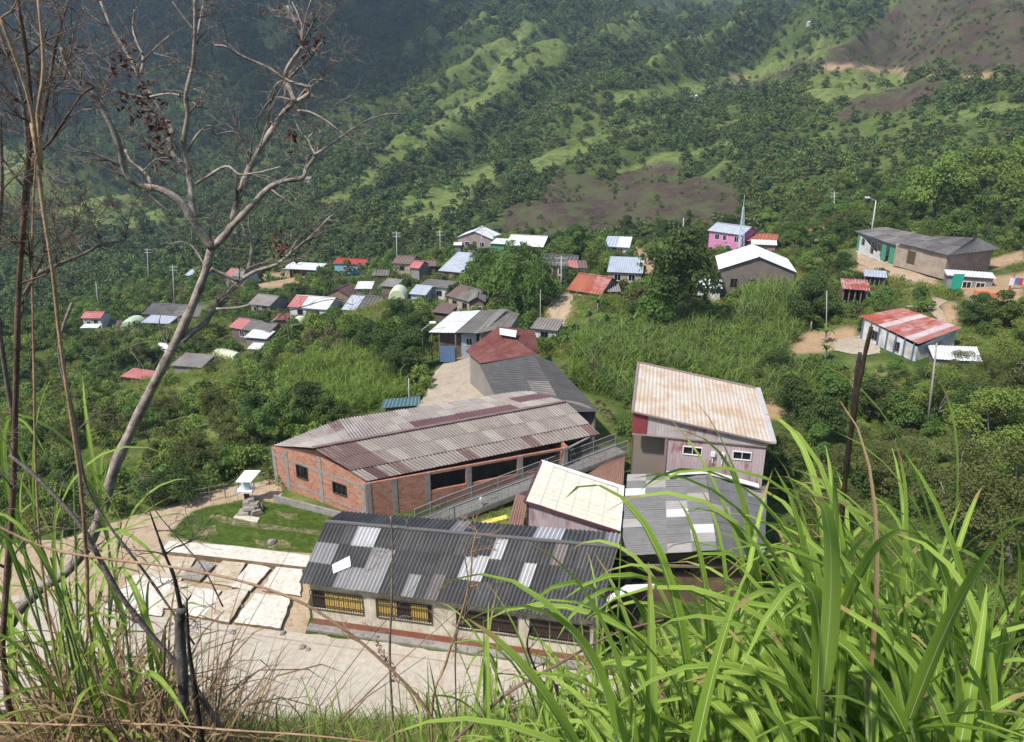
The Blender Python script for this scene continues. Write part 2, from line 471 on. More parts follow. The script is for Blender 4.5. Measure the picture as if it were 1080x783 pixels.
hs('house with long dark grey roof whose left third is pale blue', (360, 328, 404, 329), (131, 129), 2.3, 9, 'gable', 1.6, GREYW, [BLUE_SHEET, GREY_SHEET, MID_GREY], W2, .5)
hs('small pink roofed house near the left edge of the village', (85, 337, 106, 335), (150, 150), 2.4, 4, 'gable', .8, WHITEW, [PINK_SHEET], ((.3, .8, .8, 1.7),), .7)
hs('white sheet lean-to in front of the small pink roofed house', (84, 346, 103, 346.5), (146, 146), 1.5, 2, 'shed', .3, GREYW, [WHITE_SHEET], name='lean_to', cat='shed')
hs('long low house with weathered grey roof behind the dead tree trunk', (150, 334, 212, 332), (152, 150), 2.2, 8, 'gable', 1.2, BROWNW, [GREY_SHEET, MID_GREY], W2, .5)
hs('pale blue sheet awning on the front of the long low grey roofed house', (149, 341.5, 178, 341), (144, 143), 1.7, 3.5, 'shed', .6, GREYW, [BLUE_SHEET], name='lean_to', cat='shed', open_front=True)
hs('tiny white roof among dark shrubs left of the dead tree trunk', (158, 371, 174, 369), (122, 121), 1.3, 2.5, 'shed', .5, GREYW, [WHITE_SHEET], name='hut', cat='hut')
hs('small grey roofed shed right of the dead tree trunk above the green field', (180, 388, 212, 386), (108, 107), 1.8, 4, 'shed', .7, GREYW, [PALE_GREY], name='shed', cat='shed')
hs('pink sheet roof on thin posts among the green shrubs', (128, 404, 165, 396), (101, 99), 1.9, 2.6, 'shed', .4, DARKW, [PINK_SHEET], name='open_shed', cat='shed', open_front=True)
hs('small house with a pale pink roof on the orange earth bank', (236, 291.5, 257, 292), (190, 188), 2.3, 6, 'gable', 1.2, WHITEW, [PINK_SHEET, PALE_GREY], ((.5, 1, .8, 1.7),))
hs('blue grey roofed hut behind the dead tree at the far edge of the village', (195, 291, 215, 292), (195, 193), 2.2, 5, 'gable', 1.0, DKBLUEW, [BLUE_SHEET], W2)
# centre
hs('grey stone cottage with white gable roof on the crest', (481, 251.5, 519, 252.5), (160, 158), 2.6, 6.5, 'front', 1.5, MAUVEW, [WHITE_SHEET], ((.28, .9, .9, 1.9), (.72, .9, .9, 1.9)), .5)
hs('tiny white roofed outhouse left of the grey stone cottage', (478, 259, 487, 259), (158, 158), 2.0, 2, 'shed', .3, GREYW, [WHITE_SHEET], name='hut', cat='hut')
hs('long house with bright white roof behind the dark round tree', (533, 259, 573, 261), (150, 148), 2.6, 8, 'gable', 1.4, DARKW, [WHITE_SHEET], W2, .5)
hs('small pale green roofed annex between the stone cottage and the long white roof', (517, 257, 532, 258), (152, 151), 2.1, 3.5, 'shed', .5, GREENW, [WHITE_SHEET], name='annex', cat='shed')
hs('house with large light blue sheet roof left of the feathery tree', (462, 287, 489, 287), (145, 143), 2.2, 9, 'shed', 2.0, BROWNW, [BLUE_SHEET], W2, .3)
hs('low house with brown tiled roof behind the dome with a red sheet', (413, 278, 433, 279), (150, 149), 2.2, 6, 'gable', 1.0, TANW, [BROWN_SHEET], ((.5, 1, .8, 1.7),))
hs('small red roofed shed touching the back of a pale plastic dome', (431, 283, 442, 283), (146, 145), 2.0, 4, 'gable', 1.0, GREYW, [PINK_SHEET], name='shed', cat='shed')
hs('low white house with flat grey roof edge behind dark trees', (441, 302, 472, 304), (126, 124), 2.4, 4, 'shed', .3, WHITEW, [MID_GREY], ((.3, .9, .9, 1.8), (.7, .9, .9, 1.8)))
hs('pale blue lean-to roof on the left end of the low white house', (431, 310, 449, 312), (123, 122), 2.0, 3, 'shed', .9, PALEBLUEW, [BLUE_SHEET], name='lean_to', cat='shed')
hs('small grey roofed hut beside the cream plastic dome', (400, 303, 417, 302), (129, 128), 2.1, 3.5, 'shed', .6, DARKW, [PALE_GREY], name='hut', cat='hut')
hs('house with brown grey roof above the road bend', (470, 312, 496, 319), (118, 114), 2.4, 6, 'gable', 1.2, TANW, [BROWN_SHEET, MID_GREY], W2)
hs('small brown brick annex in front of the brown grey roofed house', (493, 320, 512, 319), (112, 112), 2.4, 4, 'front', .8, BROWNW, [MID_GREY], ((.3, .7, .9, 1.7), (.7, .7, .9, 1.7)), name='annex', cat='house')
hs('scrap of white sheet roof in the trees left of the street lamp', (411, 370, 421, 370), (88, 88), 1.0, 2.5, 'shed', .7, GREYW, [WHITE_SHEET], name='hut', cat='hut')
hs('long cream house with weathered dark grey roof', (566, 280, 606, 281), (126, 124), 2.3, 6, 'gable', 1.2, CREAM, [GREY_SHEET], ((.25, 1.3, .9, 1.8), (.7, 1.3, .9, 1.8)), .48)
hs('cream annex with pinkish low roof at the right end of the long cream house', (600, 284, 620, 282), (120, 120), 1.8, 4, 'shed', .4, CREAM, [PINK_SHEET, BROWN_SHEET], name='annex', cat='house')
hs('little blue house with a pale sheet roof on the grass terrace', (637, 261, 664, 261), (138, 137), 2.0, 6, 'shed', .9, PALEBLUEW, [BLUE_SHEET, WHITE_SHEET], ((.65, .9, .8, 1.7),), .4)
hs('house with rusty red hipped roof above the tan earth bank', (598, 306.5, 634, 311), (106, 103), 2.2, 6.5, 'gable', 1.8, BROWNW, [ORANGE_TILE, RUST_PINK], ((.3, 1, .7, 1.7),), .75)
hs('pale blue roof between the rusty red roof and the great dark tree', (640, 289, 678, 287), (114, 113), 2.2, 7, 'shed', 1.0, TANW, [BLUE_SHEET], W2)
hs('little white block house at the mouth of the road bend', (559, 349, 588, 347), (91, 90), 1.9, 4, 'shed', .35, WHITEW, [PALE_GREY], ((.5, .9, .7, 1.5),))
# right
hs('large dark hall with a bright white gable roof facing the camera', (758, 286, 841, 287), (106, 104), 4.0, 9.5, 'front', 2.0, wall_mat((.16, .14, .13)), [WHITE_SHEET], ((.2, 1.0, 1.5, 2.8), (.45, 1.0, 1.5, 2.8), (.7, 1.0, 1.5, 2.8)), None, name='village_hall', cat='hall')
hs('low white walled shed left of the large white gabled hall', (729, 304.5, 762, 303.5), (103, 102), 1.9, 4, 'shed', .35, WHITEW, [WHITE_SHEET], name='shed', cat='shed')
hs('two storey pink house with a pale blue roof beside the antenna mast', (746, 244, 783, 248), (140, 135), 3.7, 6, 'gable', 1.1, PINKW, [BLUE_SHEET], ((.25, .9, 2.3, 3.3), (.5, .9, 2.3, 3.3), (.85, .9, 2.3, 3.3), (.6, .9, .3, 1.6)), None)
hs('house with dusty red roof right of the antenna mast', (787, 256, 819, 255), (136, 134), 2.2, 7, 'gable', .9, BROWNW, [ORANGE_TILE, ORANGE_TILE], W2)
hs('narrow white sheet roof in front of the dusty red roof', (792, 260.5, 820, 256.5), (129, 128), 2.0, 2.5, 'shed', .4, wall_mat((.42, .25, .22)), [WHITE_SHEET], ((.5, .9, .5, 1.5),), name='annex', cat='house')
hs('faint orange roof in the dark trees behind the round bush', (853, 244, 868, 245), (142, 141), 2.0, 4, 'shed', .5, TANW, [ORANGE_TILE], name='hut', cat='hut')
hs('rusty flat roof on posts below the earth patio of the green and white house', (888, 306, 918, 306), (92, 91), 1.8, 4.5, 'shed', .35, DARKW, [RUST_PINK], name='open_shed', cat='shed', open_front=True)
hs('pale blue sheet roof at the lip of the earth patio', (911, 293, 936, 292), (99, 98), 1.2, 3, 'shed', .3, GREYW, [BLUE_SHEET], name='lean_to', cat='shed', open_front=True)
hs('corner stall with a pale flat roof and a green door below the brick house', (998, 292, 1051, 293), (99, 97), 2.3, 3, 'shed', .2, wall_mat((.25, .26, .28)), [WHITE_SHEET], ((.45, 1.0, .5, 1.6), (.75, 1.0, .5, 1.6)), None, name='stall', cat='shed')
hs('small dark shack with rusty roof tucked below the brown grey roofed house', (455, 330, 474, 331), (108, 107), 1.9, 3.5, 'shed', .6, DARKW, [BROWN_SHEET], name='shack', cat='shed')
hs('little grey roofed shack between the turquoise house and the brown tiled roof', (392, 291, 410, 291), (160, 160), 2.0, 4, 'gable', .8, BROWNW, [MID_GREY], name='shack', cat='shed')
hs('low rusty shack at the left foot of the patched pink and white roof', (288, 338, 303, 338), (129, 129), 1.8, 3, 'shed', .5, BROWNW, [RUST_RED], name='shack', cat='shed')
hs('small white sheet roof close behind the long dark grey roof with the blue third', (374, 305, 392, 305), (148, 148), 1.8, 4, 'shed', .6, GREYW, [WHITE_SHEET], name='shack', cat='shed')
hs('brown shack between the small pink roofed house and the green white dome', (112, 345, 126, 344), (152, 152), 1.8, 3.5, 'gable', .7, BROWNW, [BROWN_SHEET], name='shack', cat='shed')
hs('pale shack at the lower right of the rusty red hipped roof', (640, 308, 655, 308), (104, 104), 1.9, 3, 'shed', .5, TANW, [PALE_GREY], name='shack', cat='shed')
hs('rusty roofed shack left of the light blue sheet roof', (444, 281, 460, 281), (150, 150), 1.9, 4, 'gable', .8, DARKW, [BROWN_SHEET], name='shack', cat='shed')
# specks on the far hills
hs('tiny white roof on the bright green ridge far away', (730, 79.5, 738, 79.5), (455, 455), 2, 6, 'gable', 1.2, WHITEW, [WHITE_SHEET], name='farmhouse')
hs('tiny cream farmhouse beside the pale earth scar on the far ridge', (768, 82.5, 779, 84), (450, 450), 3, 6, 'gable', 1.4, TANW, [PINK_SHEET], name='farmhouse')
hs('tiny white farmhouse high on the left mountain', (449, 17, 458, 18), (790, 790), 3, 7, 'gable', 1.5, WHITEW, [WHITE_SHEET], name='farmhouse')
hs('tiny white farmhouse on the skyline pasture at the top right', (854, 9.5, 860, 9.5), (560, 560), 1.4, 3.5, 'gable', .8, WHITEW, [WHITE_SHEET], name='farmhouse')
hs('tiny pale roof at the foot of the left green spur', (321, 206, 329, 206), (350, 350), 2.5, 5, 'gable', 1, TANW, [PALE_GREY], name='farmhouse')

# ------------------------------------------------------------------ terrain control points
CTRL = []
def cz(u, v, z): CTRL.append(P(u, v, z=z))
def cy(u, v, Y): CTRL.append(P(u, v, Y=Y))
def cw(x, y, z): CTRL.append(np.array([x, y, z], float))
for x, y, z in [(-11, 33, 0), (5, 31, 0), (-25, 34, 0), (-34, 36, -.3), (-20, 28, 0), (0, 25, 0), (10, 30, 0), (-17, 51, 0), (-8, 40, 0), (0, 45, 0),
                (9, 44, 0), (14, 36, -.3), (18, 46, -.2), (0, 56, 0), (6, 64, 0), (-6, 62, 0), (-9, 56, 0), (10, 56, .4), (-18, 44, 0), (-24, 42, 0), (-4, 72, 0),
                (14, 62, .8), (-5, 80, -.2), (2, 76, 0), (-60, 20, -4), (-60, 50, -7), (30, 20, 0), (60, 20, 6), (45, 40, 5), (-12, 72, -1.5), (-13, 62, -.6)]:
    cw(x, y, z)
for u, v, z in [(300, 440, -1), (300, 390, -3), (200, 420, -5), (200, 480, -1.5), (100, 480, -3), (100, 420, -9), (230, 370, -11), (90, 352, -17),
                (150, 405, -11), (320, 340, -9), (200, 345, -13), (320, 292, -14), (250, 300, -16), (100, 300, -28), (420, 335, -3.5),
                (550, 275, -2), (620, 318, 0), (560, 320, -.8), (650, 270, -.8), (530, 290, -3), (690, 330, .6), (640, 370, .8), (720, 370, .6), (760, 340, .4),
                (860, 262, 1), (980, 302, 2.5), (920, 265, 2.2), (1070, 295, 3.2), (950, 390, 1), (850, 385, 0), (850, 345, .5),
                (1070, 400, 2.5), (1000, 500, .3), (880, 490, -.8), (820, 520, -.8), (1070, 540, 2.5), (960, 440, .3)]:
    cz(u, v, z)
for u, v, Y in [(1000, 235, 150), (1000, 205, 180), (1000, 150, 235), (1000, 100, 300), (1000, 50, 380), (1000, 5, 465), (1080, 120, 260), (1080, 60, 340),
                (900, 235, 160), (900, 200, 205), (900, 150, 290), (900, 100, 375), (900, 60, 455), (900, 20, 545),
                (1150, 100, 270), (1300, 100, 280), (1200, 250, 130),
                (700, 245, 205), (700, 228, 235), (700, 200, 270), (700, 150, 340), (700, 115, 400), (700, 90, 460),
                (800, 235, 195), (800, 200, 235), (800, 150, 310), (800, 100, 410), (800, 65, 490), (840, 40, 560),
                (600, 248, 215), (600, 215, 262), (600, 170, 335), (600, 120, 420), (600, 98, 470),
                (520, 240, 245), (520, 180, 350), (520, 115, 450), (520, 97, 490), (560, 40, 640), (600, 5, 760), (560, 80, 540),
                (430, 235, 265), (430, 195, 335), (430, 155, 410), (340, 238, 270), (345, 205, 345),
                (250, 258, 310), (250, 215, 460), (250, 160, 540), (100, 260, 330), (100, 230, 430), (100, 180, 520), (-50, 200, 470), (-50, 120, 600), (-50, 20, 780),
                (150, 120, 620), (300, 130, 580), (300, 60, 690), (100, 50, 740), (100, 0, 860), (300, 0, 810), (450, 40, 720), (450, 0, 830), (400, 90, 610),
                (680, 60, 800), (700, 20, 930), (760, 40, 900), (780, 10, 1000), (-250, 200, 500), (-300, 50, 760)]:
    cy(u, v, Y)
for x, y, z in [(0, 1250, 240), (-600, 1250, 260), (600, 1250, 260), (1200, 900, 230), (-1300, 900, 160), (900, 400, 120), (500, 150, 60), (300, 60, 30),
                (-400, 120, -40), (-250, 60, -30), (-500, 300, -60), (-150, 30, -16), (150, 20, 14), (-150, 200, -38), (-60, 190, -22), (20, 185, -10), (60, 175, -5), (100, 165, 0), (-280, 250, -45)]:
    cw(x, y, z)
for s in H:
    a = P(s['e'][0], s['e'][1], Y=s['Y'][0]); b = P(s['e'][2], s['e'][3], Y=s['Y'][1])
    m = (a+b)/2; m[2] -= s['h']+.05
    s['a'], s['b'], s['m'] = a, b, m
    # keep one control point per small area so that neighbours do not fight
    if all(np.hypot(*(c[:2]-m[:2])) > 5 for c in CTRL): CTRL.append(m)
CT = np.array(CTRL)
# ------------------------------------------------------------------ thin plate spline
def _U(r2): return np.where(r2 > 1e-9, .5*r2*np.log(np.maximum(r2, 1e-9)), 0)
S_ = 100.0
cxy = CT[:, :2]/S_
n_ = len(CT)
K = _U(((cxy[:, None]-cxy[None])**2).sum(-1))
lam = 2e-4*np.eye(n_)
Pm = np.hstack([np.ones((n_, 1)), cxy])
A_ = np.zeros((n_+3, n_+3)); A_[:n_, :n_] = K+lam; A_[:n_, n_:] = Pm; A_[n_:, :n_] = Pm.T
sol = np.linalg.solve(A_, np.concatenate([CT[:, 2], np.zeros(3)]))
def tps(x, y):
    x = np.asarray(x, float)/S_; y = np.asarray(y, float)/S_
    r = sol[n_]+sol[n_+1]*x+sol[n_+2]*y
    for i in range(n_):
        r = r+sol[i]*_U((x-cxy[i, 0])**2+(y-cxy[i, 1])**2)
    return r
def smax(a, b, k):
    h = np.clip(.5+.5*(a-b)/k, 0, 1)
    return b+(a-b)*h+k*h*(1-h)
def hill(x, y):
    t = np.clip((x/(np.abs(y)+6)+.1)/.6, 0, 1)
    s = .935-.10*t
    z = 25.35-s*np.maximum(y, -30)
    z = np.where(y < 0, 25.35-.45*y, z)
    return z+.5*(fbm(x*.35, y*.35, 3, 3)-.5)*np.clip(y/4, .2, 1)
def ridge_line(x, y):
    al, ac = (x*.55+y*.83), (x*.83-y*.55)
    return np.abs(fbm(ac/78+3, al/260+1, 21, 3)-.5)*2
def height_exact(x, y):
    v = tps(x, y)
    # ridges and gullies on the mountain sides, small bumps near
    far = np.clip((y-190)/220, 0, 1)
    al, ac = (x*.55+y*.83), (x*.83-y*.55)
    big = np.abs(fbm(ac/78+3, al/260+1, 21, 3)-.5)*2
    sml = np.abs(fbm(ac/26+9, al/70+5, 23, 3)-.5)*2
    v = v+far*(66*(.28-big)+26*(.3-sml)+7*(fbm(x/24, y/30, 31, 3)-.5))*np.clip((y-150)/450, .22, 1.)
    mid = np.clip((np.hypot(x*.9, y-55)-34)/25, 0, 1)
    v = v+mid*1.1*(fbm(x/7, y/7, 5, 3)-.5)
    # the level yard
    flat = np.clip(1-np.maximum(np.abs(x+3)-17, 0)/4, 0, 1)*np.clip(1-np.maximum(np.abs(y-44)-15, 0)/5, 0, 1)
    v = v*(1-flat)
    return smax(hill(x, y), v, .6)
NR, NS = 640, 500
R0, R1_, S0, S1 = math.log(5.), math.log(1330.), -1.55, 1.55
rr = np.exp(np.linspace(R0, R1_, NR))-22.0
ss = np.linspace(S0, S1, NS)
GY = np.repeat(rr[:, None], NS, 1); GX = ss[None]*(GY+26.0)
GZ = height_exact(GX, GY)
def Hh(x, y):
    """height of the terrain mesh"""
    x = np.asarray(x, float); y = np.asarray(y, float)
    fr = np.clip((np.log(np.maximum(y+22.0, 5.0))-R0)/(R1_-R0)*(NR-1), 0, NR-1.001)
    fs = np.clip((x/(y+26.0)-S0)/(S1-S0)*(NS-1), 0, NS-1.001)
    i = fr.astype(int); j = fs.astype(int); a = fr-i; b = fs-j
    return (GZ[i, j]*(1-a)*(1-b)+GZ[i+1, j]*a*(1-b)+GZ[i, j+1]*(1-a)*b+GZ[i+1, j+1]*a*b)
def hit(u, v, y0=30.0, y1=1200.0):
    """first terrain point seen at a pixel"""
    d = ray(u, v)
    ys = np.exp(np.linspace(math.log(y0), math.log(y1), 1500))
    t = ys/d[1]; z = CAMH+d[2]*t; x = d[0]*t
    below = np.where(z < Hh(x, ys))[0]
    if len(below) == 0: return None
    k = below[0]
    return np.array([x[k], ys[k], float(Hh(x[k], ys[k]))])
# ------------------------------------------------------------------ setting: terrain, roads
def ground_shader():
    m, nt, out = newmat('hillside_ground'); N = NT(nt)
    pos = nt.nodes.new('ShaderNodeNewGeometry').outputs['Position']
    at = nt.nodes.new('ShaderNodeAttribute'); at.attribute_name = 'cover'
    sp_ = nt.nodes.new('ShaderNodeSeparateColor'); N.l(at.outputs['Color'], sp_.inputs[0])
    n1 = N.noise(pos, .06, 6, .65); n2 = N.noise(pos, .5, 5, .65); n3 = N.noise(pos, 3.5, 4, .6)
    g = N.mix(N.ramp(n1, [(.38, 0.), (.62, 1.)]), (.028, .055, .012), (.070, .105, .022))
    g = N.mix(N.ramp(n2, [(.45, 0.), (.7, .7)]), g, (.15, .16, .05))
    g = N.mix(.5, g, N.ramp(n3, [(.3, .4), (.7, 1.)]), 'MULTIPLY')
    pa = N.mix(N.ramp(n2, [(.35, 0.), (.65, 1.)]), (.115, .155, .038), (.19, .215, .066))
    pa = N.mix(N.ramp(N.noise(pos, .22, 5, .7), [(.5, 0.), (.6, .7)]), pa, (.055, .085, .022)); pa = N.mix(.5, pa, N.ramp(n3, [(.3, .5), (.7, 1.)]), 'MULTIPLY')
    bu = N.mix(N.ramp(n1, [(.35, 0.), (.65, 1.)]), (.048, .033, .025), (.095, .068, .048))
    bu = N.mix(N.ramp(n2, [(.50, 0.), (.72, .8)]), bu, (.125, .105, .06)); bu = N.mix(N.ramp(N.noise(N.mapping(pos, (1, .45, 1)), .12, 6, .75), [(.47, 0.), (.60, .8)]), bu, (.085, .105, .035))
    bu = N.mix(.5, bu, N.ramp(n3, [(.3, .4), (.7, 1.)]), 'MULTIPLY')
    ea = N.mix(N.ramp(n2, [(.35, 0.), (.65, 1.)]), (.42, .29, .17), (.33, .22, .13))
    ea = N.mix(.4, ea, N.ramp(n3, [(.3, .5), (.7, 1.)]), 'MULTIPLY')
    c = N.mix(sp_.outputs[0], g, pa); c = N.mix(sp_.outputs[1], c, bu); c = N.mix(sp_.outputs[2], c, ea)
    N.l(N.bsdf(c, .95, .1, N.bump(N.math('ADD', n2, N.math('MULTIPLY', n3, .4)), .6, .25)), out.inputs[0])
    return m

PASTURE = [[(560, 172), (640, 140), (700, 118), (704, 124), (640, 150), (570, 182)], [(645, 100), (743, 84), (834, 58), (866, 52), (850, 66), (800, 86), (720, 101), (650, 113)],
           [(848, 95), (885, 75), (943, 76), (965, 86), (915, 102), (885, 116), (860, 112)],
           [(785, 78), (850, 48), (905, 40), (885, 62), (840, 72), (800, 88)],
           [(743, 137), (801, 119), (800, 127), (745, 144)], [(640, 180), (717, 157), (722, 164), (645, 186)], [(680, 172), (760, 150), (780, 150), (690, 182)],
           [(340, 212), (380, 183), (440, 140), (516, 95), (530, 98), (470, 138), (410, 178), (352, 222)],
           [(400, 228), (455, 205), (500, 181), (530, 163), (512, 200), (450, 243)],
           [(67, 194), (120, 200), (178, 225), (150, 245), (60, 235)], [(0, 145), (45, 165), (75, 220), (0, 230)],
           [(263, 25), (285, 18), (307, 40), (300, 62), (275, 50)], [(594, 217), (690, 198), (700, 204), (640, 222), (600, 228)],
           [(1000, 118), (1060, 110), (1080, 112), (1080, 122), (1010, 126)], [(640, 268), (720, 268), (700, 285), (600, 285)],
           [(520, 60), (560, 20), (575, 22), (540, 70), (515, 92)], [(150, 545), (300, 500), (345, 545), (330, 580), (200, 570)],
           [(230, 430), (300, 385), (430, 372), (425, 430), (330, 445), (250, 470), (190, 460)], [(480, 560), (560, 530), (560, 560)],
           [(905, 385), (960, 388), (960, 400), (880, 395)], [(960, 300), (1000, 300), (1000, 320), (965, 325)], [(70, 410), (200, 395), (240, 420), (200, 470), (100, 465)]]
BURNT = [[(790, 92), (860, 58), (905, 38), (955, -5), (1090, -5), (1090, 82), (1000, 76), (930, 76), (870, 72)],
         [(895, 104), (960, 88), (1000, 84), (990, 104), (930, 118), (880, 128)],
         [(520, 242), (545, 215), (600, 205), (743, 186), (785, 200), (775, 238), (640, 252), (540, 252)], [(590, 180), (640, 190), (700, 168), (730, 178), (640, 205), (560, 215)]]
EARTH = [[(230, 287), (300, 288), (340, 292), (330, 299), (280, 306), (245, 303), (225, 297)],
         [(868, 68), (946, 74), (1050, 80), (1050, 84), (946, 78), (870, 72)], [(770, 82), (780, 80), (786, 88), (778, 92)],
         [(573, 340), (577, 322), (590, 312), (602, 312), (600, 326), (592, 345), (580, 350)],
         
         [(800, 355), (850, 350), (905, 345), (905, 360), (870, 372), (800, 378)], [(1000, 300), (1085, 285), (1085, 318), (1030, 322)],
         [(905, 262), (930, 262), (990, 290), (990, 302), (960, 300), (900, 285)], [(995, 318), (1010, 318), (1015, 345), (1000, 345)],
         [(640, 250), (690, 268), (700, 285), (680, 290)], [(780, 430), (815, 420), (830, 440), (800, 445)], [(1040, 275), (1085, 262), (1085, 275), (1045, 285)],
         [(905, 395), (890, 400), (880, 420), (900, 420)], [(540, 300), (565, 298), (570, 306), (545, 312)]]
def build_terrain():
    V = np.stack([GX, GY, GZ], -1).reshape(-1, 3)
    idx = np.arange(NR*NS).reshape(NR, NS)
    Q = np.stack([idx[:-1, :-1], idx[:-1, 1:], idx[1:, 1:], idx[1:, :-1]], -1).reshape(-1, 4)
    me = quad_mesh('terrain', V, Q, ground_shader(), smooth=True)
    u, v = proj(GX.ravel(), GY.ravel(), GZ.ravel())
    x, y = GX.ravel(), GY.ravel()
    wob = 9*np.clip(y/200, .15, 1)
    u2 = u+wob*1.6*(fbm(x/9, y/9, 41, 3)-.5)*2; v2 = v+wob*.6*(fbm(x/9, y/9, 43, 3)-.5)*2
    def msk(polys):
        r = np.zeros(len(u))
        for p in polys:
            for k in range(5):   # soft edges
                ju, jv = [(0, 0), (3, 0), (-3, 0), (0, 1.5), (0, -1.5)][k]
                r = r+.2*inpoly(p, u2+ju, v2+jv)
        return np.clip(r, 0, 1)
    vis = (y > 34)
    pa, bu, ea = msk(PASTURE)*vis, msk(BURNT)*vis, msk(EARTH)*vis
    # drifts of open grass on all far slopes
    dr = np.clip((fbm(x/32, y/45, 77, 4)-.56)*6, 0, .38)*(y > 170)*(x > -.18*y)*(y < 600)
    cr = np.clip((.115-ridge_line(x, y))*14, 0, 1)*np.clip((fbm(x/30, y/40, 55, 3)-.36)*7, 0, 1)*np.clip((y-225)/40, 0, 1)*(x > -.16*y)*(y < 640)
    pa = np.maximum(np.maximum(pa, dr*(1-bu)), .72*cr*(1-bu))
    pa = np.maximum(pa, .55*(y < 190)*np.clip((fbm(x/6, y/6, 99, 3)-.45)*5, 0, 1))
    col = np.stack([pa, bu, ea, np.ones_like(pa)], -1).astype(np.float32)
    a = me.color_attributes.new('cover', 'FLOAT_COLOR', 'POINT'); a.data.foreach_set('color', col.ravel())
    o = link_mesh('hillside_terrain', me); setp(o, kind='structure')
    return pa.reshape(NR, NS), bu.reshape(NR, NS), ea.reshape(NR, NS)
def sample_grid(Gd, x, y):
    i = np.clip(np.round((np.log(np.maximum(y+22.0, 5.0))-R0)/(R1_-R0)*(NR-1)).astype(int), 0, NR-1)
    j = np.clip(np.round((x/(y+26.0)-S0)/(S1-S0)*(NS-1)).astype(int), 0, NS-1)
    return Gd[i, j]

from mathutils.geometry import delaunay_2d_cdt
def drape(name, poly, mat, off=.03, cell=.4, wob=.5, kind='structure'):
    """a sheet following the ground inside a world-space polygon with an uneven natural edge"""
    out = []; n = len(poly)
    for i in range(n):
        a = np.array(poly[i][:2], float); b = np.array(poly[(i+1) % n][:2], float)
        m = max(1, int(np.linalg.norm(b-a)/(cell*.8)))
        for k in range(m): out.append(a+(b-a)*k/m)
    o = np.array(out)
    o = o+wob*np.stack([fbm(o[:, 0]/1.1, o[:, 1]/1.1, 11, 3)-.5, fbm(o[:, 0]/1.1, o[:, 1]/1.1, 12, 3)-.5], 1)*1.6
    nx = int((o[:, 0].max()-o[:, 0].min())/cell)+1; ny = int((o[:, 1].max()-o[:, 1].min())/cell)+1
    X, Y = np.meshgrid(o[:, 0].min()+np.arange(nx)*cell, o[:, 1].min()+np.arange(ny)*cell)
    X, Y = X.ravel(), Y.ravel(); k = inpoly(o, X, Y); X, Y = X[k], Y[k]
    pts = [Vector((float(p[0]), float(p[1]))) for p in o]+[Vector((float(x), float(y))) for x, y in zip(X, Y)]
    vs, _e, fs, *_r = delaunay_2d_cdt(pts, [], [list(range(len(o)))], 1, 1e-4)
    V = np.array([(v[0], v[1]) for v in vs]); Z = Hh(V[:, 0], V[:, 1])+off
    me = quad_mesh(name, np.column_stack([V, Z]), np.array([list(f) for f in fs if len(f) == 3]), mat, smooth=True)
    ob = link_mesh(name, me); setp(ob, kind=kind); return ob
CLEARPOLY = []   # world polygons where nothing grows
def W(pts, z=0.0): return [P(u, v, z=z)[:2] for u, v in pts]

# ------------------------------------------------------------------ building kit
def unit(v): v = np.array(v, float); return v/np.linalg.norm(v)
def wall(mb, p, q, zb, tops, th, ops=(), mi=0, nside=None):
    """wall from p to q (xy), bottom zb; tops = function of s (0..1) -> top z; ops = [(s0, s1, z0, z1)] openings"""
    p = np.array(p[:2], float); q = np.array(q[:2], float); d = q-p; L = np.linalg.norm(d)
    n = np.array([-d[1], d[0]])/L*th if nside is None else np.array(nside)*th
    cuts = sorted(set([0., 1.]+[o[0] for o in ops]+[o[1] for o in ops]+[k/8 for k in range(1, 8)]))
    for s0, s1 in zip(cuts[:-1], cuts[1:]):
        if s1-s0 < 1e-5: continue
        sm = (s0+s1)/2; iv = [(zb, None)]
        for o in ops:
            if o[0] < sm < o[1]:
                new = []
                for a, b in iv:
                    new.append((a, o[2])); new.append((o[3], b))
                iv = new
        for a, b in iv:
            t0, t1 = (tops(s0), tops(s1)) if b is None else (b, b)
            if t0-a < .01 and t1-a < .01: continue
            A, B = p+d*s0, p+d*s1
            b4 = [(*A, a), (*B, a), (*(B+n), a), (*(A+n), a)]
            t4 = [(*A, t0), (*B, t1), (*(B+n), t1), (*(A+n), t0)]
            mb.hexa(b4, t4, mi, uvs=s0*L)

def window(par, p, q, th, s0, s1, z0, z1, outn, fm, bars=2, pane=None, name='window', hbar=True, proud=.02):
    """frame with bars set in the opening of a wall, pane behind"""
    p = np.array(p[:2], float); q = np.array(q[:2], float); d = q-p; L = np.linalg.norm(d); e = d/L
    o = np.array(outn)
    def pt(s, z, dep): r = p+d*s+o*dep; return (r[0], r[1], z)
    mb = MB(); w = .055
    dep = proud
    for a, b in [((s0, z0), (s1, z0)), ((s0, z1), (s1, z1)), ((s0, z0), (s0, z1)), ((s1, z0), (s1, z1))]:
        mb.bar(pt(a[0], a[1], dep), pt(b[0], b[1], dep), w, w)
    for k in range(1, bars):
        s = s0+(s1-s0)*k/bars
        mb.bar(pt(s, z0+.01, dep), pt(s, z1-.01, dep), w*.6, w*.6)
    base = np.array(pt((s0+s1)/2, z0, 0))
    f = mb.build(name, fm, par)
    g = MB(); k = -.07
    g.face([pt(s0, z0, k), pt(s1, z0, k), pt(s1, z1, k), pt(s0, z1, k)]); g.face([pt(s0, z1, k-.02), pt(s1, z1, k-.02), pt(s1, z0, k-.02), pt(s0, z0, k-.02)])
    g.build('pane', pane or GLASS, f)
    return f

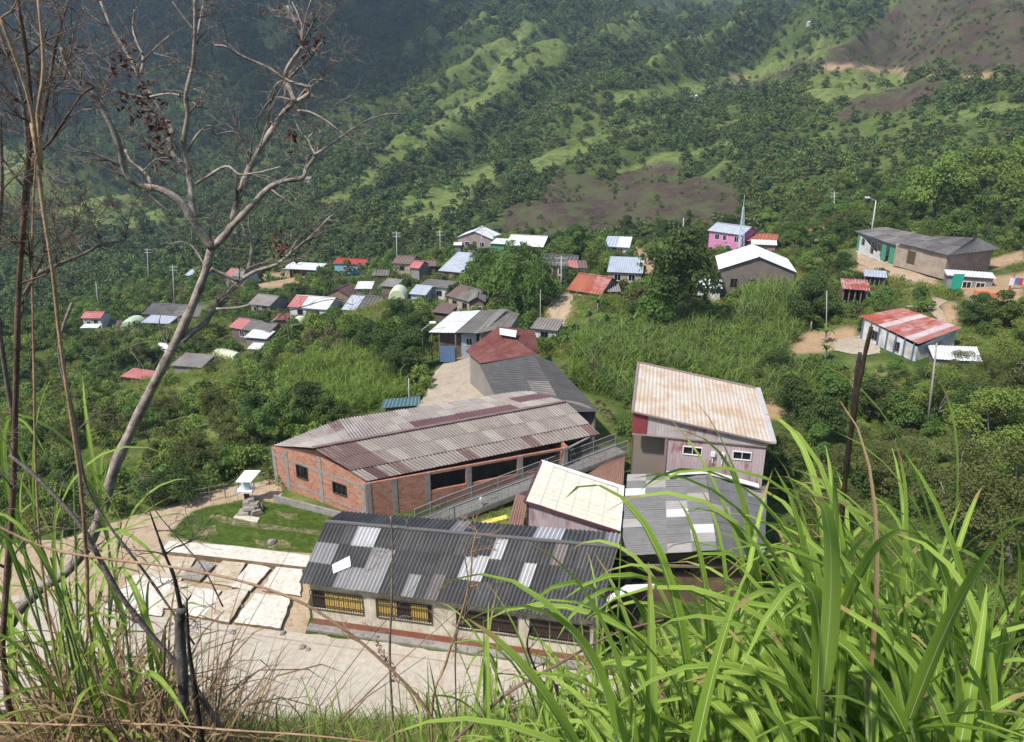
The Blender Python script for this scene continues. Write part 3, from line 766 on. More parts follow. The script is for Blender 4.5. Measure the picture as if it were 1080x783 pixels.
def roof_patch(mb, E0, E1, T1, T0, pitch=.25, amp=.028, rows=1, colw=3.0, pick=None, jit=.012, th=True):
    """corrugated sheets between the eave E0-E1 and the top edge T0-T1; pick(i, j, s, t) -> slot"""
    E0, E1, T1, T0 = [np.array(k, float) for k in (E0, E1, T1, T0)]
    Lx = np.linalg.norm(E1-E0); Ly = max(np.linalg.norm(T0-E0), np.linalg.norm(T1-E1))
    n = unit(np.cross(E1-E0, T0-E0))
    if n[2] < 0: n = -n
    nc = max(1, int(round(Lx/colw)))
    def pt(s, t): return (E0*(1-s)+E1*s)*(1-t)+(T0*(1-s)+T1*s)*t
    for j in range(rows):
        for i in range(nc):
            s0, s1 = i/nc, (i+1)/nc
            t0, t1 = j/rows, (j+1)/rows+(.03 if j < rows-1 else 0)
            slot = pick(i, j, nc, rows) if pick else 0
            k = random.random()*jit
            t0 -= random.random()*.012 if (j or jit > .02) else 0
            nw = max(1, int(round((s1-s0)*Lx/pitch))); m = nw*4
            lift0, lift1 = .03*(rows-j)*0+.022+k, k
            i0 = len(mb.v)
            for a in range(m+1):
                s = s0+(s1-s0)*a/m
                h = amp*math.cos(2*PI*a/4.0)
                for b, (t, lf) in enumerate(((t0, lift0), (t1, lift1))):
                    p = pt(s, t)+n*(h+lf); mb.vert(p)
            for a in range(m):
                q = i0+a*2
                mb.ph[len(mb.f)] = [a/4, (a+1)/4, (a+1)/4, a/4]; mb.f.append([q, q+2, q+3, q+1])
                mb.uv.append([((s0+(s1-s0)*a/m)*Lx+j*3.7, t0*Ly+slot*9), ((s0+(s1-s0)*(a+1)/m)*Lx+j*3.7, t0*Ly+slot*9),
                              ((s0+(s1-s0)*(a+1)/m)*Lx+j*3.7, t1*Ly+slot*9), ((s0+(s1-s0)*a/m)*Lx+j*3.7, t1*Ly+slot*9)])
                mb.mi.append(slot)
def plane_z(a, b, c):
    a, b, c = [np.array(k, float) for k in (a, b, c)]
    n = np.cross(b-a, c-a)
    return lambda x, y: a[2]-(n[0]*(x-a[0])+n[1]*(y-a[1]))/n[2]

def house(s):
    a, b = s['a'].copy(), s['b'].copy()
    if s['Y'][0] > 300:
        dz = float(Hh(s['m'][0], s['m'][1]))-s['m'][2]; a[2] += dz; b[2] += dz
    zav = (a[2]+b[2])/2; a[2] = b[2] = zav
    d = b-a; L = np.linalg.norm(d[:2]); e = np.array([d[0], d[1], 0])/L; n = np.array([-e[1], e[0], 0])
    if n[1] < 0: n = -n
    D, rise, h, ov = s['D'], s['rise'], s['h'], s['over']
    zb = min(float(Hh(a[0], a[1])), float(Hh(b[0], b[1])), zav-h)-.7
    up = np.array([0, 0, 1.])
    floor = zav-h
    far = s['Y'][0] > 118
    pit, am = (.55, .03) if far else (.33, .028)
    base = (a+b)/2+n*D/2; base[2] = floor
    root = empty(s['name'], tuple(base), s['label'], s['cat'], s['group'])
    mats = s['roofs']; rb = MB()
    nm = len(mats)
    if s['rt'] == 'gable':
        m1, m0 = b+n*D/2+up*rise, a+n*D/2+up*rise
        B1, B0 = b+n*D, a+n*D
        pk = lambda i, j, nc, nr: min(nm-1, int((i+.5)/nc*nm))
        roof_patch(rb, a, b, m1, m0, pit, am, 1, max(1.2, L/6), pk)
        roof_patch(rb, B1, B0, m0, m1, pit, am, 1, max(1.2, L/6), lambda i, j, nc, nr: pk(nc-1-i, j, nc, nr))
        zf, zk = plane_z(a, b, m0), plane_z(B0, B1, m0)
        top = lambda x, y: min(zf(x, y), zk(x, y))-.07
        rb.bar(m0+up*.06, m1+up*.06, .30, .05, nm-1)
    elif s['rt'] == 'front':
        mid = (a+b)/2+up*rise; mb_ = mid+n*D; B1, B0 = b+n*D, a+n*D
        roof_patch(rb, B0, a, mid, mb_, pit, am, 1, max(1.2, D/4))
        roof_patch(rb, b, B1, mb_, mid, pit, am, 1, max(1.2, D/4))
        zf, zk = plane_z(a, mid, mb_), plane_z(b, mid, mb_)
        top = lambda x, y: min(zf(x, y), zk(x, y))-.07
        rb.bar(mid+up*.06, mb_+up*.06, .30, .05)
    else:
        T1, T0 = b+n*D+up*rise, a+n*D+up*rise
        pk = lambda i, j, nc, nr: min(nm-1, int((i+.5)/nc*nm))
        roof_patch(rb, a, b, T1, T0, pit, am, 1, max(1.2, L/5), pk)
        zf = plane_z(a, b, T0); top = lambda x, y: zf(x, y)-.07
    rb.build('roof', mats, root)
    wb = MB()
    o1 = ov; o2 = .25
    f0, f1 = a+n*o1+e*o2, b+n*o1-e*o2
    k1, k0 = b+n*(D-.25)-e*o2, a+n*(D-.25)+e*o2
    th = .14
    def tp(p, q): return lambda t: top(p[0]+(q[0]-p[0])*t, p[1]+(q[1]-p[1])*t)
    Lf = np.linalg.norm((f1-f0)[:2])
    if s['open_front']:
        for k in range(5):
            c = f0+(f1-f0)*(k/4); pb_ = MB(); pb_.bar((c[0], c[1], zb), (c[0], c[1], top(c[0], c[1])), .12, .12); pb_.build('post', WOOD, root)
        wall(wb, k0, k1, zb, tp(k0, k1), th, nside=-n[:2])
        wall(wb, f0+n*D*.45, k0, zb, tp(f0+n*D*.45, k0), th, nside=e[:2])
        wall(wb, f1+n*D*.45, k1, zb, tp(f1+n*D*.45, k1), th, nside=-e[:2])
        wb.build('wall', s['wall'], root)
        return root
    ops = []
    for w in s['wins']:
        hw = w[1]/Lf/2; ops.append((max(.02, w[0]-hw), min(.98, w[0]+hw), floor+w[2], floor+w[3]))
    dr = None
    if s['door'] is not None:
        hw = .42/Lf; dr = (s['door']-hw, s['door']+hw, floor+.02, floor+1.95); ops.append(dr)
    wall(wb, f0, f1, zb, tp(f0, f1), th, ops, nside=n[:2])
    wall(wb, f1+n*th, k1-n*th, zb, tp(f1, k1), th, nside=-e[:2])
    wall(wb, k1, k0, zb, tp(k1, k0), th, nside=-n[:2])
    wall(wb, k0-n*th, f0+n*th, zb, tp(k0, f0), th, nside=e[:2])
    wb.build('wall', s['wall'], root)
    for w in ops[:len(s['wins'])]:
        window(root, f0, f1, th, w[0], w[1], w[2], w[3], -n[:2], WHITE_PAINT if (len(s['label']) % 2) else WOOD)
    if dr:
        db = MB(); p = f0[:2]+(f1-f0)[:2]*dr[0]+n[:2]*.05; q = f0[:2]+(f1-f0)[:2]*dr[1]+n[:2]*.05
        db.hexa([(*p, dr[2]), (*q, dr[2]), (*(q+n[:2]*.05), dr[2]), (*(p+n[:2]*.05), dr[2])], [(*p, dr[3]), (*q, dr[3]), (*(q+n[:2]*.05), dr[3]), (*(p+n[:2]*.05), dr[3])])
        db.build('door', DKWOOD if not s['label'].startswith('corner') else GREENW, root)
    return root

def tube_thing(name, pts, rr, mat, label, cat, group=None, n=7):
    mb = MB(); mb.tube(pts, rr, n); o = mb.build(name, mat, None, smooth=True, base=np.array(pts[0], float))
    return setp(o, label, cat, group)
def slab_poly(mb, poly, z0, z1, mi=0, side=0, jag=0.0):
    """extruded polygon; z1 may be a list"""
    n = len(poly); zt = z1 if hasattr(z1, '__len__') else [z1]*n
    mb.face([(p[0], p[1], zt[i]) for i, p in enumerate(poly)], mi=mi)
    for i in range(n):
        j = (i+1) % n; a, b = poly[i], poly[j]
        mb.face([(b[0], b[1], z0), (a[0], a[1], z0), (a[0], a[1], zt[i]), (b[0], b[1], zt[j])][::-1], mi=side)
# ------------------------------------------------------------------ ground surfaces
PA, BU, EA = build_terrain()
ROADM = ground_mat('dusty_concrete_road', (.50, .44, .355), (.56, .50, .41), (.46, .39, .30), .35, .9, .2, .01)
DIRTM = ground_mat('pale_dirt', (.44, .32, .205), (.52, .41, .285), (.30, .205, .125), 1.0, .95, .5, .03)
PATCHM = ground_mat('light_concrete', (.42, .35, .26), (.49, .42, .325), (.34, .27, .19), .4, .9, .05, .01)
LAWNM = ground_mat('lawn_turf', (.09, .15, .025), (.13, .19, .035), (.26, .22, .10), 1.4, .95, .6, .04)
road = W([(-160, 610), (60, 632), (120, 645), (205, 655), (320, 668), (640, 712), (760, 740), (760, 800), (420, 765), (200, 760), (-160, 740)])
dirt = W([(-140, 560), (60, 565), (130, 545), (200, 522), (290, 505), (300, 525), (345, 545), (330, 600), (322, 672), (200, 662), (60, 640), (-140, 620)])
lawn = W([(178, 566), (192, 549), (207, 538), (262, 527), (300, 533), (352, 546), (352, 562), (332, 584), (250, 578)])
drape('dirt_yard', dirt, DIRTM, .02, .3, .6)
drape('road', road, ROADM, .035, .4, .25)
drape('lawn', lawn, LAWNM, .05, .25, .25)
court = W([(437, 432), (450, 405), (458, 388), (476, 372), (497, 366), (505, 384), (511, 402), (523, 424), (520, 440)])
strip = W([(222, 543), (250, 549), (300, 556), (342, 562), (345, 567), (300, 561), (245, 555), (220, 547)])
drape('worn_strip', strip, DIRTM, .065, .15, .3)
for k, w_ in enumerate([[(265, 572), (300, 570), (318, 578), (290, 580)], [(205, 560), (225, 556), (232, 566), (212, 570)], [(290, 540), (312, 541), (318, 550), (300, 549)]]): drape('bare_patch', W(w_), DIRTM, .062, .15, .5)
drape('concrete_courtyard', court, PATCHM, .04, .3, .3)
lane = [hit(u, v)[:2] for u, v in [(573, 352), (574, 335), (582, 318), (596, 309), (606, 312), (600, 330), (590, 350)]]
drape('earth_lane', lane, DIRTM, .06, .35, .4)
patio = [hit(u, v)[:2] for u, v in [(905, 263), (930, 266), (960, 280), (988, 292), (984, 300), (955, 297), (925, 287), (904, 278)]]
drape('earth_patio', patio, DIRTM, .06, .35, .3)
patio2 = [hit(u, v)[:2] for u, v in [(876, 362), (900, 356), (918, 352), (930, 374), (912, 376), (880, 371)]]
drape('concrete_patio', patio2, PATCHM, .08, .3, .3)
path3 = [hit(u, v)[:2] for u, v in [(955, 324), (985, 314), (1000, 318), (990, 324), (1000, 344), (992, 342), (975, 326)]]
drape('footpath', path3, DIRTM, .06, .3, .3)
field_path = [hit(u, v)[:2] for u, v in [(247, 432), (262, 417), (285, 400), (288, 402), (266, 421), (252, 435)]]
drape('field_path', field_path, DIRTM, .04, .25, .3)
for p in (road, dirt, lawn, court, lane, patio, patio2, path3): CLEARPOLY.append([tuple(q) for q in p])
# faint pale edge line along the road
eb = MB(); pts = [P(u, v, z=.045) for u, v in [(60, 640), (120, 651), (205, 661), (320, 677), (480, 699), (640, 722)]]
for a, b in zip(pts[:-1], pts[1:]):
    d = unit(b-a); nn = np.array([-d[1], d[0], 0])*.05; eb.face([a-nn, b-nn, b+nn, a+nn])
setp(eb.build('road_edge_line', PATCHM), kind='structure')

for s in H: house(s)

# ------------------------------------------------------------------ the school
def roots(name, base, label, cat, group=None): return empty(name, tuple(base), label, cat, group)
ZE, ZR = 2.95, 4.45
EL, ER = P(316, 615, z=ZE), P(629, 656, z=ZE)
RL, RR_ = P(344, 551, z=ZR), P(652, 578, z=ZR)
BL, BR = P(362, 540, z=3.1), P(655, 563, z=3.1)
sroot = roots('school_building', (EL+ER)/2*np.array([1, 1, 0]), 'long cream school classroom block with patched grey corrugated roof and barred windows', 'school')
fr = unit(RL-EL)
rb = MB()
LIGHTS = {(0, 0): 1, (1, 0): 3, (0, 1): 2, (2, 0): 2, (3, 0): 1, (2, 1): 2, (0, 2): 1, (1, 2): 0, (2, 2): 3}
pal = {}
def sch_pick(i, j, nc, nr):
    # photographed patchwork: pale, light and brown sheets among the dark ones
    fx = (i+.5)/nc
    key = (round(fx*26), j)
    P_ = {0: {(5, 6, 7, 8, 9): 2, (12, 13, 14, 15): 2, (1, 2): 1, (10,): 1}, 1: {(0, 1): 2, (6, 7): 2, (24,): 1, (17, 18): 3}, 2: {(2, 3, 4): 3, (16, 17): 3, (8,): 0, (21,): 4}}
    if j == 0: r = 2 if (.13 < fx < .30 or .34 < fx < .42 or .02 < fx < .06) else (4 if .42 < fx < .49 else None)
    elif j == 1: r = 2 if (fx < .09 or .20 < fx < .27) else (3 if (.70 < fx < .765 or .535 < fx < .585) else None)
    else: r = 3 if (.105 < fx < .20 or .585 < fx < .645) else (4 if .80 < fx < .835 else None)
    if r is not None: return r
    return 1 if ((i*7+j*13) % 5 == 0) else 0
SM = [SCH_DARK, SCH_MID, SCH_LIGHT, SCH_PALE, SCH_BROWN]
roof_patch(rb, EL, ER, RR_, RL, .235, .046, 3, .62, sch_pick, .03)
roof_patch(rb, BR, BL, RL, RR_, .235, .046, 1, .8, lambda i, j, nc, nr: 3 if i in (4, 5) else (2 if i == 0 or i == 11 else (1 if i % 4 == 1 else 0)), .02)
rb.build('roof', SM, sroot)
cb = MB(); nseg = 14
for k in range(nseg):
    a = RL+(RR_-RL)*k/nseg; b = RL+(RR_-RL)*(k+1.04)/nseg
    cb.tube([a+np.array([0, 0, .05+.01*(k % 2)]), b+np.array([0, 0, .06])], [.11, .12], 8)
cb.build('ridge_cap', SCH_MID, sroot)
zf, zk = plane_z(EL, ER, RL), plane_z(BL, BR, RL)
stop = lambda x, y: min(zf(x, y), zk(x, y))-.09
ex = unit((ER-EL)*np.array([1, 1, 0])); ny_ = np.array([-ex[1], ex[0], 0])
F0 = EL+ny_*.45+ex*.3; F1 = ER+ny_*.45-ex*.15
K1 = BR-ny_*.3-ex*.3; K0 = BL-ny_*.3+ex*.3
for q in (F0, F1, K1, K0): q[2] = 0
WLn = np.linalg.norm(F1-F0)
def fr_at(u, zz=1.9):
    """position along the front wall seen at photo column u"""
    best = 0
    for s in np.linspace(0, 1, 400):
        q = F0+(F1-F0)*s; uu, vv = proj(q[0], q[1], zz)
        if uu <= u: best = s
    return best
wsp = [(321, 383), (397, 456), (482, 546), (559, 624)]
ops = [(fr_at(a), min(.985, fr_at(b)), 1.12, 2.28) for a, b in wsp]
wb = MB()
wall(wb, F0, F1, -.4, lambda t: stop(*(F0+(F1-F0)*t)[:2]), .15, ops, nside=ny_[:2])
wall(wb, F1+ny_*.15, K1, -.4, lambda t: stop(*(F1+(K1-F1)*t)[:2])-.3, .15, nside=-ex[:2])
wall(wb, K1, K0, -.4, lambda t: stop(*(K1+(K0-K1)*t)[:2]), .15, nside=-ny_[:2])
wall(wb, K0, F0+ny_*.15, -.4, lambda t: stop(*(K0+(F0-K0)*t)[:2]), .15, nside=ex[:2])
wb.build('wall', CREAM, sroot)
pb = MB(); r0, r1 = F0-ny_*.012, F1-ny_*.012+ex*.01
REDBAND = wall_mat((.30, .075, .05), .5)
pb.hexa([(*(r0-ny_*.0)[:2], -.3), (*(r1)[:2], -.3), (*(r1+ny_*.01)[:2], -.3), (*(r0+ny_*.01)[:2], -.3)], [(*(r0)[:2], .48), (*(r1)[:2], .48), (*(r1+ny_*.01)[:2], .48), (*(r0+ny_*.01)[:2], .48)])
l0, l1 = F0-ex*.012, K0-ex*.012
pb.hexa([(*l0[:2], -.3), (*(l0+ex*.01)[:2], -.3), (*(l1+ex*.01)[:2], -.3), (*l1[:2], -.3)], [(*l0[:2], .48), (*(l0+ex*.01)[:2], .48), (*(l1+ex*.01)[:2], .48), (*l1[:2], .48)])
pb.build('painted_plinth', REDBAND, sroot)
kb = MB(); g0, g1 = F0-ny_*.5-ex*.2, F1-ny_*.5
kb.hexa([(*g0[:2], -.2), (*g1[:2], -.2), (*(F1-ny_*.02)[:2], -.2), (*(F0-ny_*.02-ex*.2)[:2], -.2)], [(*g0[:2], .12), (*g1[:2], .12), (*(F1-ny_*.02)[:2], .12), (*(F0-ny_*.02-ex*.2)[:2], .12)])
kb.build('plinth_step', CONC, sroot)
ib = MB()   # dark sheets close behind the windows stand in for the unlit room; curtains
IRON = plain_mat('window_iron', (.035, .03, .028), .6)
CURT = plain_mat('yellow_curtain', (.52, .36, .10), .9)
ROOM_DARK = plain_mat('dark_interior', (.05, .028, .02), .9)
for k, (s0, s1, z0, z1) in enumerate(ops):
    p, d = F0, F1-F0
    def pt(s, z, dep): r = p+d*s-ny_*dep; return (r[0], r[1], z)
    mb = MB(); w = .05
    for a, b in [((s0, z0), (s1, z0)), ((s0, z1), (s1, z1)), ((s0, z0), (s0, z1)), ((s1, z0), (s1, z1)), ((s0, z0+.3), (s1, z0+.3)), ((s0, z1-.3), (s1, z1-.3))]:
        mb.bar(pt(a[0], a[1], .05), pt(b[0], b[1], .05), w*.7, w*.7)
    nb = int((s1-s0)*WLn/.13)
    for i in range(1, nb):
        s = s0+(s1-s0)*i/nb; mb.bar(pt(s, z0, .05), pt(s, z1, .05), .022, .022)
    f = mb.build('window_grille', IRON, sroot)
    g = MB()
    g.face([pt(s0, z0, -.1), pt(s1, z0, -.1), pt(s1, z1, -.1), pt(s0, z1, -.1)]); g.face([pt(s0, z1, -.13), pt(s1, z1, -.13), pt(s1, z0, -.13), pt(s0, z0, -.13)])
    g.build('pane', ROOM_DARK, f)
    if k < 2:
        c = MB(); spans = [(.27, 1.0)] if k == 0 else [(.0, .36), (.62, .92)]
        for a, b in spans:
            m = 24; q = [pt(s0+(s1-s0)*(a+(b-a)*i/m), 0, -.06+.018*math.sin(i*1.9)) for i in range(m+1)]
            for i in range(m):
                c.face([(q[i][0], q[i][1], z0+.03), (q[i+1][0], q[i+1][1], z0+.03), (q[i+1][0], q[i+1][1], z1-.03), (q[i][0], q[i][1], z1-.03)])
        c.build('curtain', CURT, f)
# loose white sheet on the roof
lb = MB(); c0 = [P(u, v, z=3.62) for u, v in [(350, 594), (351, 600), (370, 596), (369, 589)]]
for q in c0: q[2] = zf(q[0], q[1])+.09
lb.hexa(c0, [q+np.array([0, 0, .02]) for q in c0]); o = lb.build('roof_sheet', WHITE_SHEET, None, base=c0[0])
setp(o, 'small loose white sheet lying on the left part of the school roof', 'roof sheet')
# bent white gutter sheet at the right end
gb = MB(); gp = [P(622, 652, z=2.75), P(640, 634, z=3.1), P(660, 622, z=3.2), P(690, 618, z=3.15)]; gw = [.05, .25, .3, .12]
for i in range(3):
    a, b = gp[i], gp[i+1]; n1 = np.array([.15, .9, .2])
    gb.hexa([a-n1*gw[i], b-n1*gw[i+1], b+n1*gw[i+1], a+n1*gw[i]], [a-n1*gw[i]+[0, 0, .03], b-n1*gw[i+1]+[0, 0, .03], b+n1*gw[i+1]+[0, 0, .03], a+n1*gw[i]+[0, 0, .03]])
setp(gb.build('bent_gutter', WHITE_SHEET, None, base=gp[0]), 'bent white metal gutter jutting from the right end of the school roof', 'gutter')

# ------------------------------------------------------------------ the roof monitor / small hall behind the school
def wmet(c, d, st): return wall_sheet(c, d, st)
def wall_sheet(c1, c2, stain, key):
    if key in _mc: return _mc[key]
    m, nt, out = newmat('metal_wall_sheet'); N = NT(nt)
    uv = N.uvr()
    wv = nt.nodes.new('ShaderNodeTexWave'); wv.inputs['Scale'].default_value = 1.6; wv.inputs['Distortion'].default_value = 0; N.l(uv, wv.inputs['Vector'])
    c = N.mix(N.ramp(N.noise(N.mapping(uv, (1.2, .3, 1)), 1, 3), [(.4, 0.), (.6, 1.)]), c1, c2)
    st = N.noise(N.mapping(uv, (3, .5, 1)), 1, 5, .65); p = N.noise(uv, .6, 4)
    c = N.mix(N.ramp(N.math('ADD', N.math('MULTIPLY', st, .5), N.math('MULTIPLY', p, .5)), [(.54, 0.), (.64, .85)]), c, stain)
    N.l(N.bsdf(c, .7, .25, N.bump(wv.outputs[1], .5, .02)), out.inputs[0])
    _mc[key] = m; return m
MWALL = wall_sheet((.42, .36, .37), (.36, .28, .29), (.24, .15, .15), 'mwall')
CWALL = wall_sheet((.43, .35, .35), (.36, .27, .27), (.20, .05, .05), 'cwall')
FASC = wall_sheet((.42, .38, .37), (.36, .31, .30), (.24, .06, .06), 'fasc')
TRIM = plain_mat('dark_red_trim', (.10, .035, .035), .6)
za, zc = 3.95, 2.85
mA, mB = P(553, 529, z=za), P(651, 560, z=zc)        # front top left / right
mD, mC = P(571, 487, z=za), P(655, 514, z=zc)        # back
mroot = roots('small_hall', (mA+mC)/2*np.array([1, 1, 0]), 'small hall with cream lopsided roof rising just behind the school roof', 'hall')
rb = MB()
NB = 6
def prof(s): return za+(zc-za)*(s if s > .25 else s*.45+.55*s*s/.25)
for k in range(NB):
    s0, s1 = k/NB, (k+1)/NB
    def edge(s, A, B): q = A+(B-A)*s; q = q.copy(); q[2] = prof(s); return q
    roof_patch(rb, edge(s1, mA, mB), edge(s1, mD, mC), edge(s0, mD, mC), edge(s0, mA, mB), .5, .006, 1, 9, None, 0)
rb.build('roof', CREAM_SHEET, mroot)
wb = MB(); exx = unit((mB-mA)*[1, 1, 0]); eyy = unit((mD-mA)*[1, 1, 0])
a0, a1, c1, c0 = mA+exx*.15+eyy*.2, mB-exx*.15+eyy*.2, mC-exx*.15-eyy*.2, mD+exx*.15-eyy*.2
def tp2(p, q):
    def f(t):
        r = p+(q-p)*t; s = np.dot((r-mA)[:2], exx[:2])/np.linalg.norm((mB-mA)[:2]); return prof(min(1, max(0, s)))-.05
    return f
wall(wb, a0, a1, -.3, tp2(a0, a1), .1, nside=eyy[:2]); wall(wb, a1, c1, -.3, tp2(a1, c1), .1, nside=-exx[:2])
wall(wb, c1, c0, -.3, tp2(c1, c0), .1, nside=-eyy[:2]); wall(wb, c0, a0, -.3, tp2(c0, a0), .1, nside=exx[:2])
wb.build('wall', MWALL, mroot)
tb = MB()
for k in range(NB):
    A = edge(k/NB, mA, mB); B = edge((k+1)/NB, mA, mB); tb.bar(A+[0, 0, -.04], B+[0, 0, -.04], .06, .16)
tb.bar(edge(0, mA, mB), edge(0, mD, mC), .12, .1); tb.bar(a0+[0, 0, -1.7], a0+[0, 0, -.1], .1, .1)
tb.build('fascia_trim', TRIM, mroot)
gb = MB(); gb.bar(mB+[.1, 0, .05], mC+[.1, 0, .05], .22, .14); gb.bar(mD+[0, .05, .04], mC+[0, .05, .04], .12, .1); gb.build('gutter', WHITE_PAINT, mroot)
BRN = roof_mat((.36, .21, .16), (.29, .16, .12), (.16, .09, .07), .5)
lb = MB(); roof_patch(lb, P(536, 556, z=2.2), P(551, 560, z=2.2), P(556, 524, z=2.3), P(546, 521, z=2.2), .2, .02, 1, 2)
lr = roots('lean_to', P(545, 545, z=0), 'narrow rusty brown lean-to roof on the left side of the small hall', 'lean-to')
lb.build('roof', BRN, lr)
lb = MB(); q = P(540, 556, z=2.1); wall(lb, P(537, 556, z=2.1), P(550, 560, z=2.1), -.2, lambda t: 2.1, .1); wall(lb, P(537, 556, z=2.1), P(546, 521, z=2.1), -.2, lambda t: 2.1, .1); lb.build('wall', BROWNW, lr)
lr = roots('lean_to', P(638, 500, z=0), 'rusty brown sheet roof between the concrete ramp and the tall church wall', 'lean-to')
lb = MB(); roof_patch(lb, P(618, 502, z=1.0), P(657, 517, z=1.0), P(659, 482, z=1.5), P(640, 487, z=1.4), .2, .02, 1, 2); lb.build('roof', BRN, lr)
lb = MB(); wall(lb, P(619, 503, z=.9), P(656, 517, z=.9), -.2, lambda t: .93, .1); lb.build('wall', BROWNW, lr)

# ------------------------------------------------------------------ church-like tall hall
croot_base = P(740, 520, z=0)
croot = roots('church', croot_base, 'tall church-like hall of pinkish metal sheet with pale sloping roof and two small white windows', 'church')
zl, zr_ = 7.7, 6.45
cA, cB = P(667, 434, z=zl), P(813, 467, z=zr_)
cD, cC = P(673, 383, z=zl), P(797, 410, z=zr_)
rb = MB(); roof_patch(rb, cA, cB, cC, cD, .3, .014, 1, 1.1, None, .01)
rb.build('roof', CHURCH_SHEET, croot)
cx = unit((cB-cA)*[1, 1, 0]); cy_ = unit((cD-cA)*[1, 1, 0])
cpl = plane_z(cA, cB, cD)
ctop = lambda x, y: cpl(x, y)-.06
g0, g1 = cA+cx*.05+cy_*.25, cB-cx*.2+cy_*.25
k1, k0 = cC-cx*.2-cy_*.2, cD+cx*.05-cy_*.2
Lc = np.linalg.norm((g1-g0)[:2])
ZFB = 6.05
wb = MB()
cops = []
def along(u, p, q, z):
    best = 0
    for s in np.linspace(0, 1, 500):
        r = p+(q-p)*s; uu, vv = proj(r[0], r[1], z)
        if uu <= u: best = s
    return best
for ua, ub in ((720.5, 740), (773, 792)):
    cops.append((along(ua, g0, g1, 5.1), along(ub, g0, g1, 5.1), 4.98, 5.52))
sA = along(702, g0, g1, 5.0)
pL = g0+(g1-g0)*sA
# main front wall right of the recess, with the two windows
def rs(s): return (s-sA)/(1-sA)
wall(wb, pL, g1, -.6, lambda t: ZFB-.003, .12, [(rs(a), rs(b), z0, z1) for a, b, z0, z1 in cops], nside=cy_[:2])
wall(wb, g1+cy_*.12, k1, -.6, lambda t: ctop(*(g1+(k1-g1)*t)[:2]), .12, nside=-cx[:2])
wall(wb, k1, k0, -.6, lambda t: ctop(*(k1+(k0-k1)*t)[:2]), .12, nside=-cy_[:2])
wb.build('wall', CWALL, croot)
wb = MB(); r0 = g0+cy_*.9; r1 = pL+cy_*.9
wall(wb, r0, r1, -.6, lambda t: ZFB+.5, .12, nside=cy_[:2]); wall(wb, k0, r0, -.6, lambda t: ctop(*(k0+(r0-k0)*t)[:2]), .12, nside=cx[:2])
wall(wb, pL+cy_*.13, r1, -.6, lambda t: ZFB-.003, .1, nside=cx[:2])
o = wb.build('recessed_wall', wall_mat((.24, .20, .175), .5), croot)
wb = MB(); h0, h1 = g0-cy_*.03, g1-cy_*.03
wall(wb, h0, h1, ZFB, lambda t: ctop(*(h0+(h1-h0)*t)[:2])-.0, .14, nside=cy_[:2]); wb.build('fascia', FASC, croot)
wb = MB(); e0 = h0-cx*.004-cy_*.02; e1 = h0+(h1-h0)*.115-cy_*.02
wall(wb, e0, e1, ZFB-.01, lambda t: ctop(*(e0+(e1-e0)*t)[:2])-.12, .02, nside=cy_[:2]); wb.build('red_panel', plain_mat('dark_red_sheet', (.20, .035, .04), .6), croot)
for a, b, z0, z1 in cops: window(croot, g0, g1, .12, a, b, z0, z1, -cy_[:2], WHITE_PAINT, 2, proud=.03)
gb = MB(); gb.bar(cB+cx*.16+[0, 0, .02], cC+cx*.16+[0, 0, .02], .34, .16); gb.build('gutter', PALE_GREY if False else plain_mat('grey_gutter', (.42, .40, .38), .6), croot)
tb = MB(); tb.bar(cD+[0, 0, .04], cC+[0, 0, .04], .18, .14); tb.bar(cA+[0, 0, .03], cD+[0, 0, .03], .14, .1); tb.bar(cA+[0, 0, -.02], cB+[0, 0, -.02], .08, .1)
tb.bar((*(pL-cy_*.05)[:2], 3.4), (*(pL-cy_*.05)[:2], ZFB), .14, .1); tb.bar((*(h0-cy_*.05)[:2], ZFB), (*(h1-cy_*.05)[:2], ZFB), .08, .08)
tb.build('edge_trim', plain_mat('brown_trim', (.24, .18, .16), .7), croot)
for s in (.62, .69):   # little lamps between the windows
    q = g0+(g1-g0)*s-cy_*.12; mb = MB(); mb.box((q[0], q[1], 5.2), .12, .1, .14); mb.bar((q[0], q[1], 5.1), (q[0], q[1], 4.6), .05, .05); mb.build('wall_lamp', WHITE_PAINT, croot)

# lower hall with the striped roof in front of the church
z3, z4 = 3.05, 4.15
hA, hB = P(655, 588, z=z3), P(662, 502, z=z3)          # left eave front / back
hR0, hR1 = P(757, 582, z=z4), P(744, 499, z=z4)        # ridge front / back
hC0, hC1 = P(806, 592, z=z3), P(808, 513, z=z3)        # right eave
hroot = roots('lower_hall', (hA+hC1)/2*np.array([1, 1, 0]), 'low hall with wide weathered grey sheet roof in front of the tall church wall', 'hall')
rb = MB()
def hp(i, j, nc, nr):
    return 1 if (i, j) in ((0, 0), (1, 1), (6, 0), (3, 3), (9, 2), (4, 2), (8, 3), (0, 2)) else (2 if (i, j) in ((2, 0), (5, 2), (7, 3)) else 0)
roof_patch(rb, hB, hA, hR0, hR1, .27, .06, 4, 1.0, hp, .03)
roof_patch(rb, hC0, hC1, hR1, hR0, .27, .06, 3, 1.0, lambda i, j, nc, nr: 1 if (i*3+j) % 7 == 0 else 0, .03)
rb.build('roof', [HALL_A, HALL_B, SCH_PALE], hroot)
fb = MB()
for a, b in ((P(703, 501, z=4.0), hR1), (hR1, P(800, 514, z=3.6))):
    fb.bar(a+[0, -.05, .12], b+[0, -.05, .12], .5, .04)
fb.build('flashing', WHITE_SHEET, hroot)
ha = unit((hR0-hA)*[1, 1, 0]); hb = unit((hB-hA)*[1, 1, 0])
z1p, z2p = plane_z(hA, hB, hR0), plane_z(hC0, hC1, hR0)
htop = lambda x, y: min(z1p(x, y), z2p(x, y))-.08
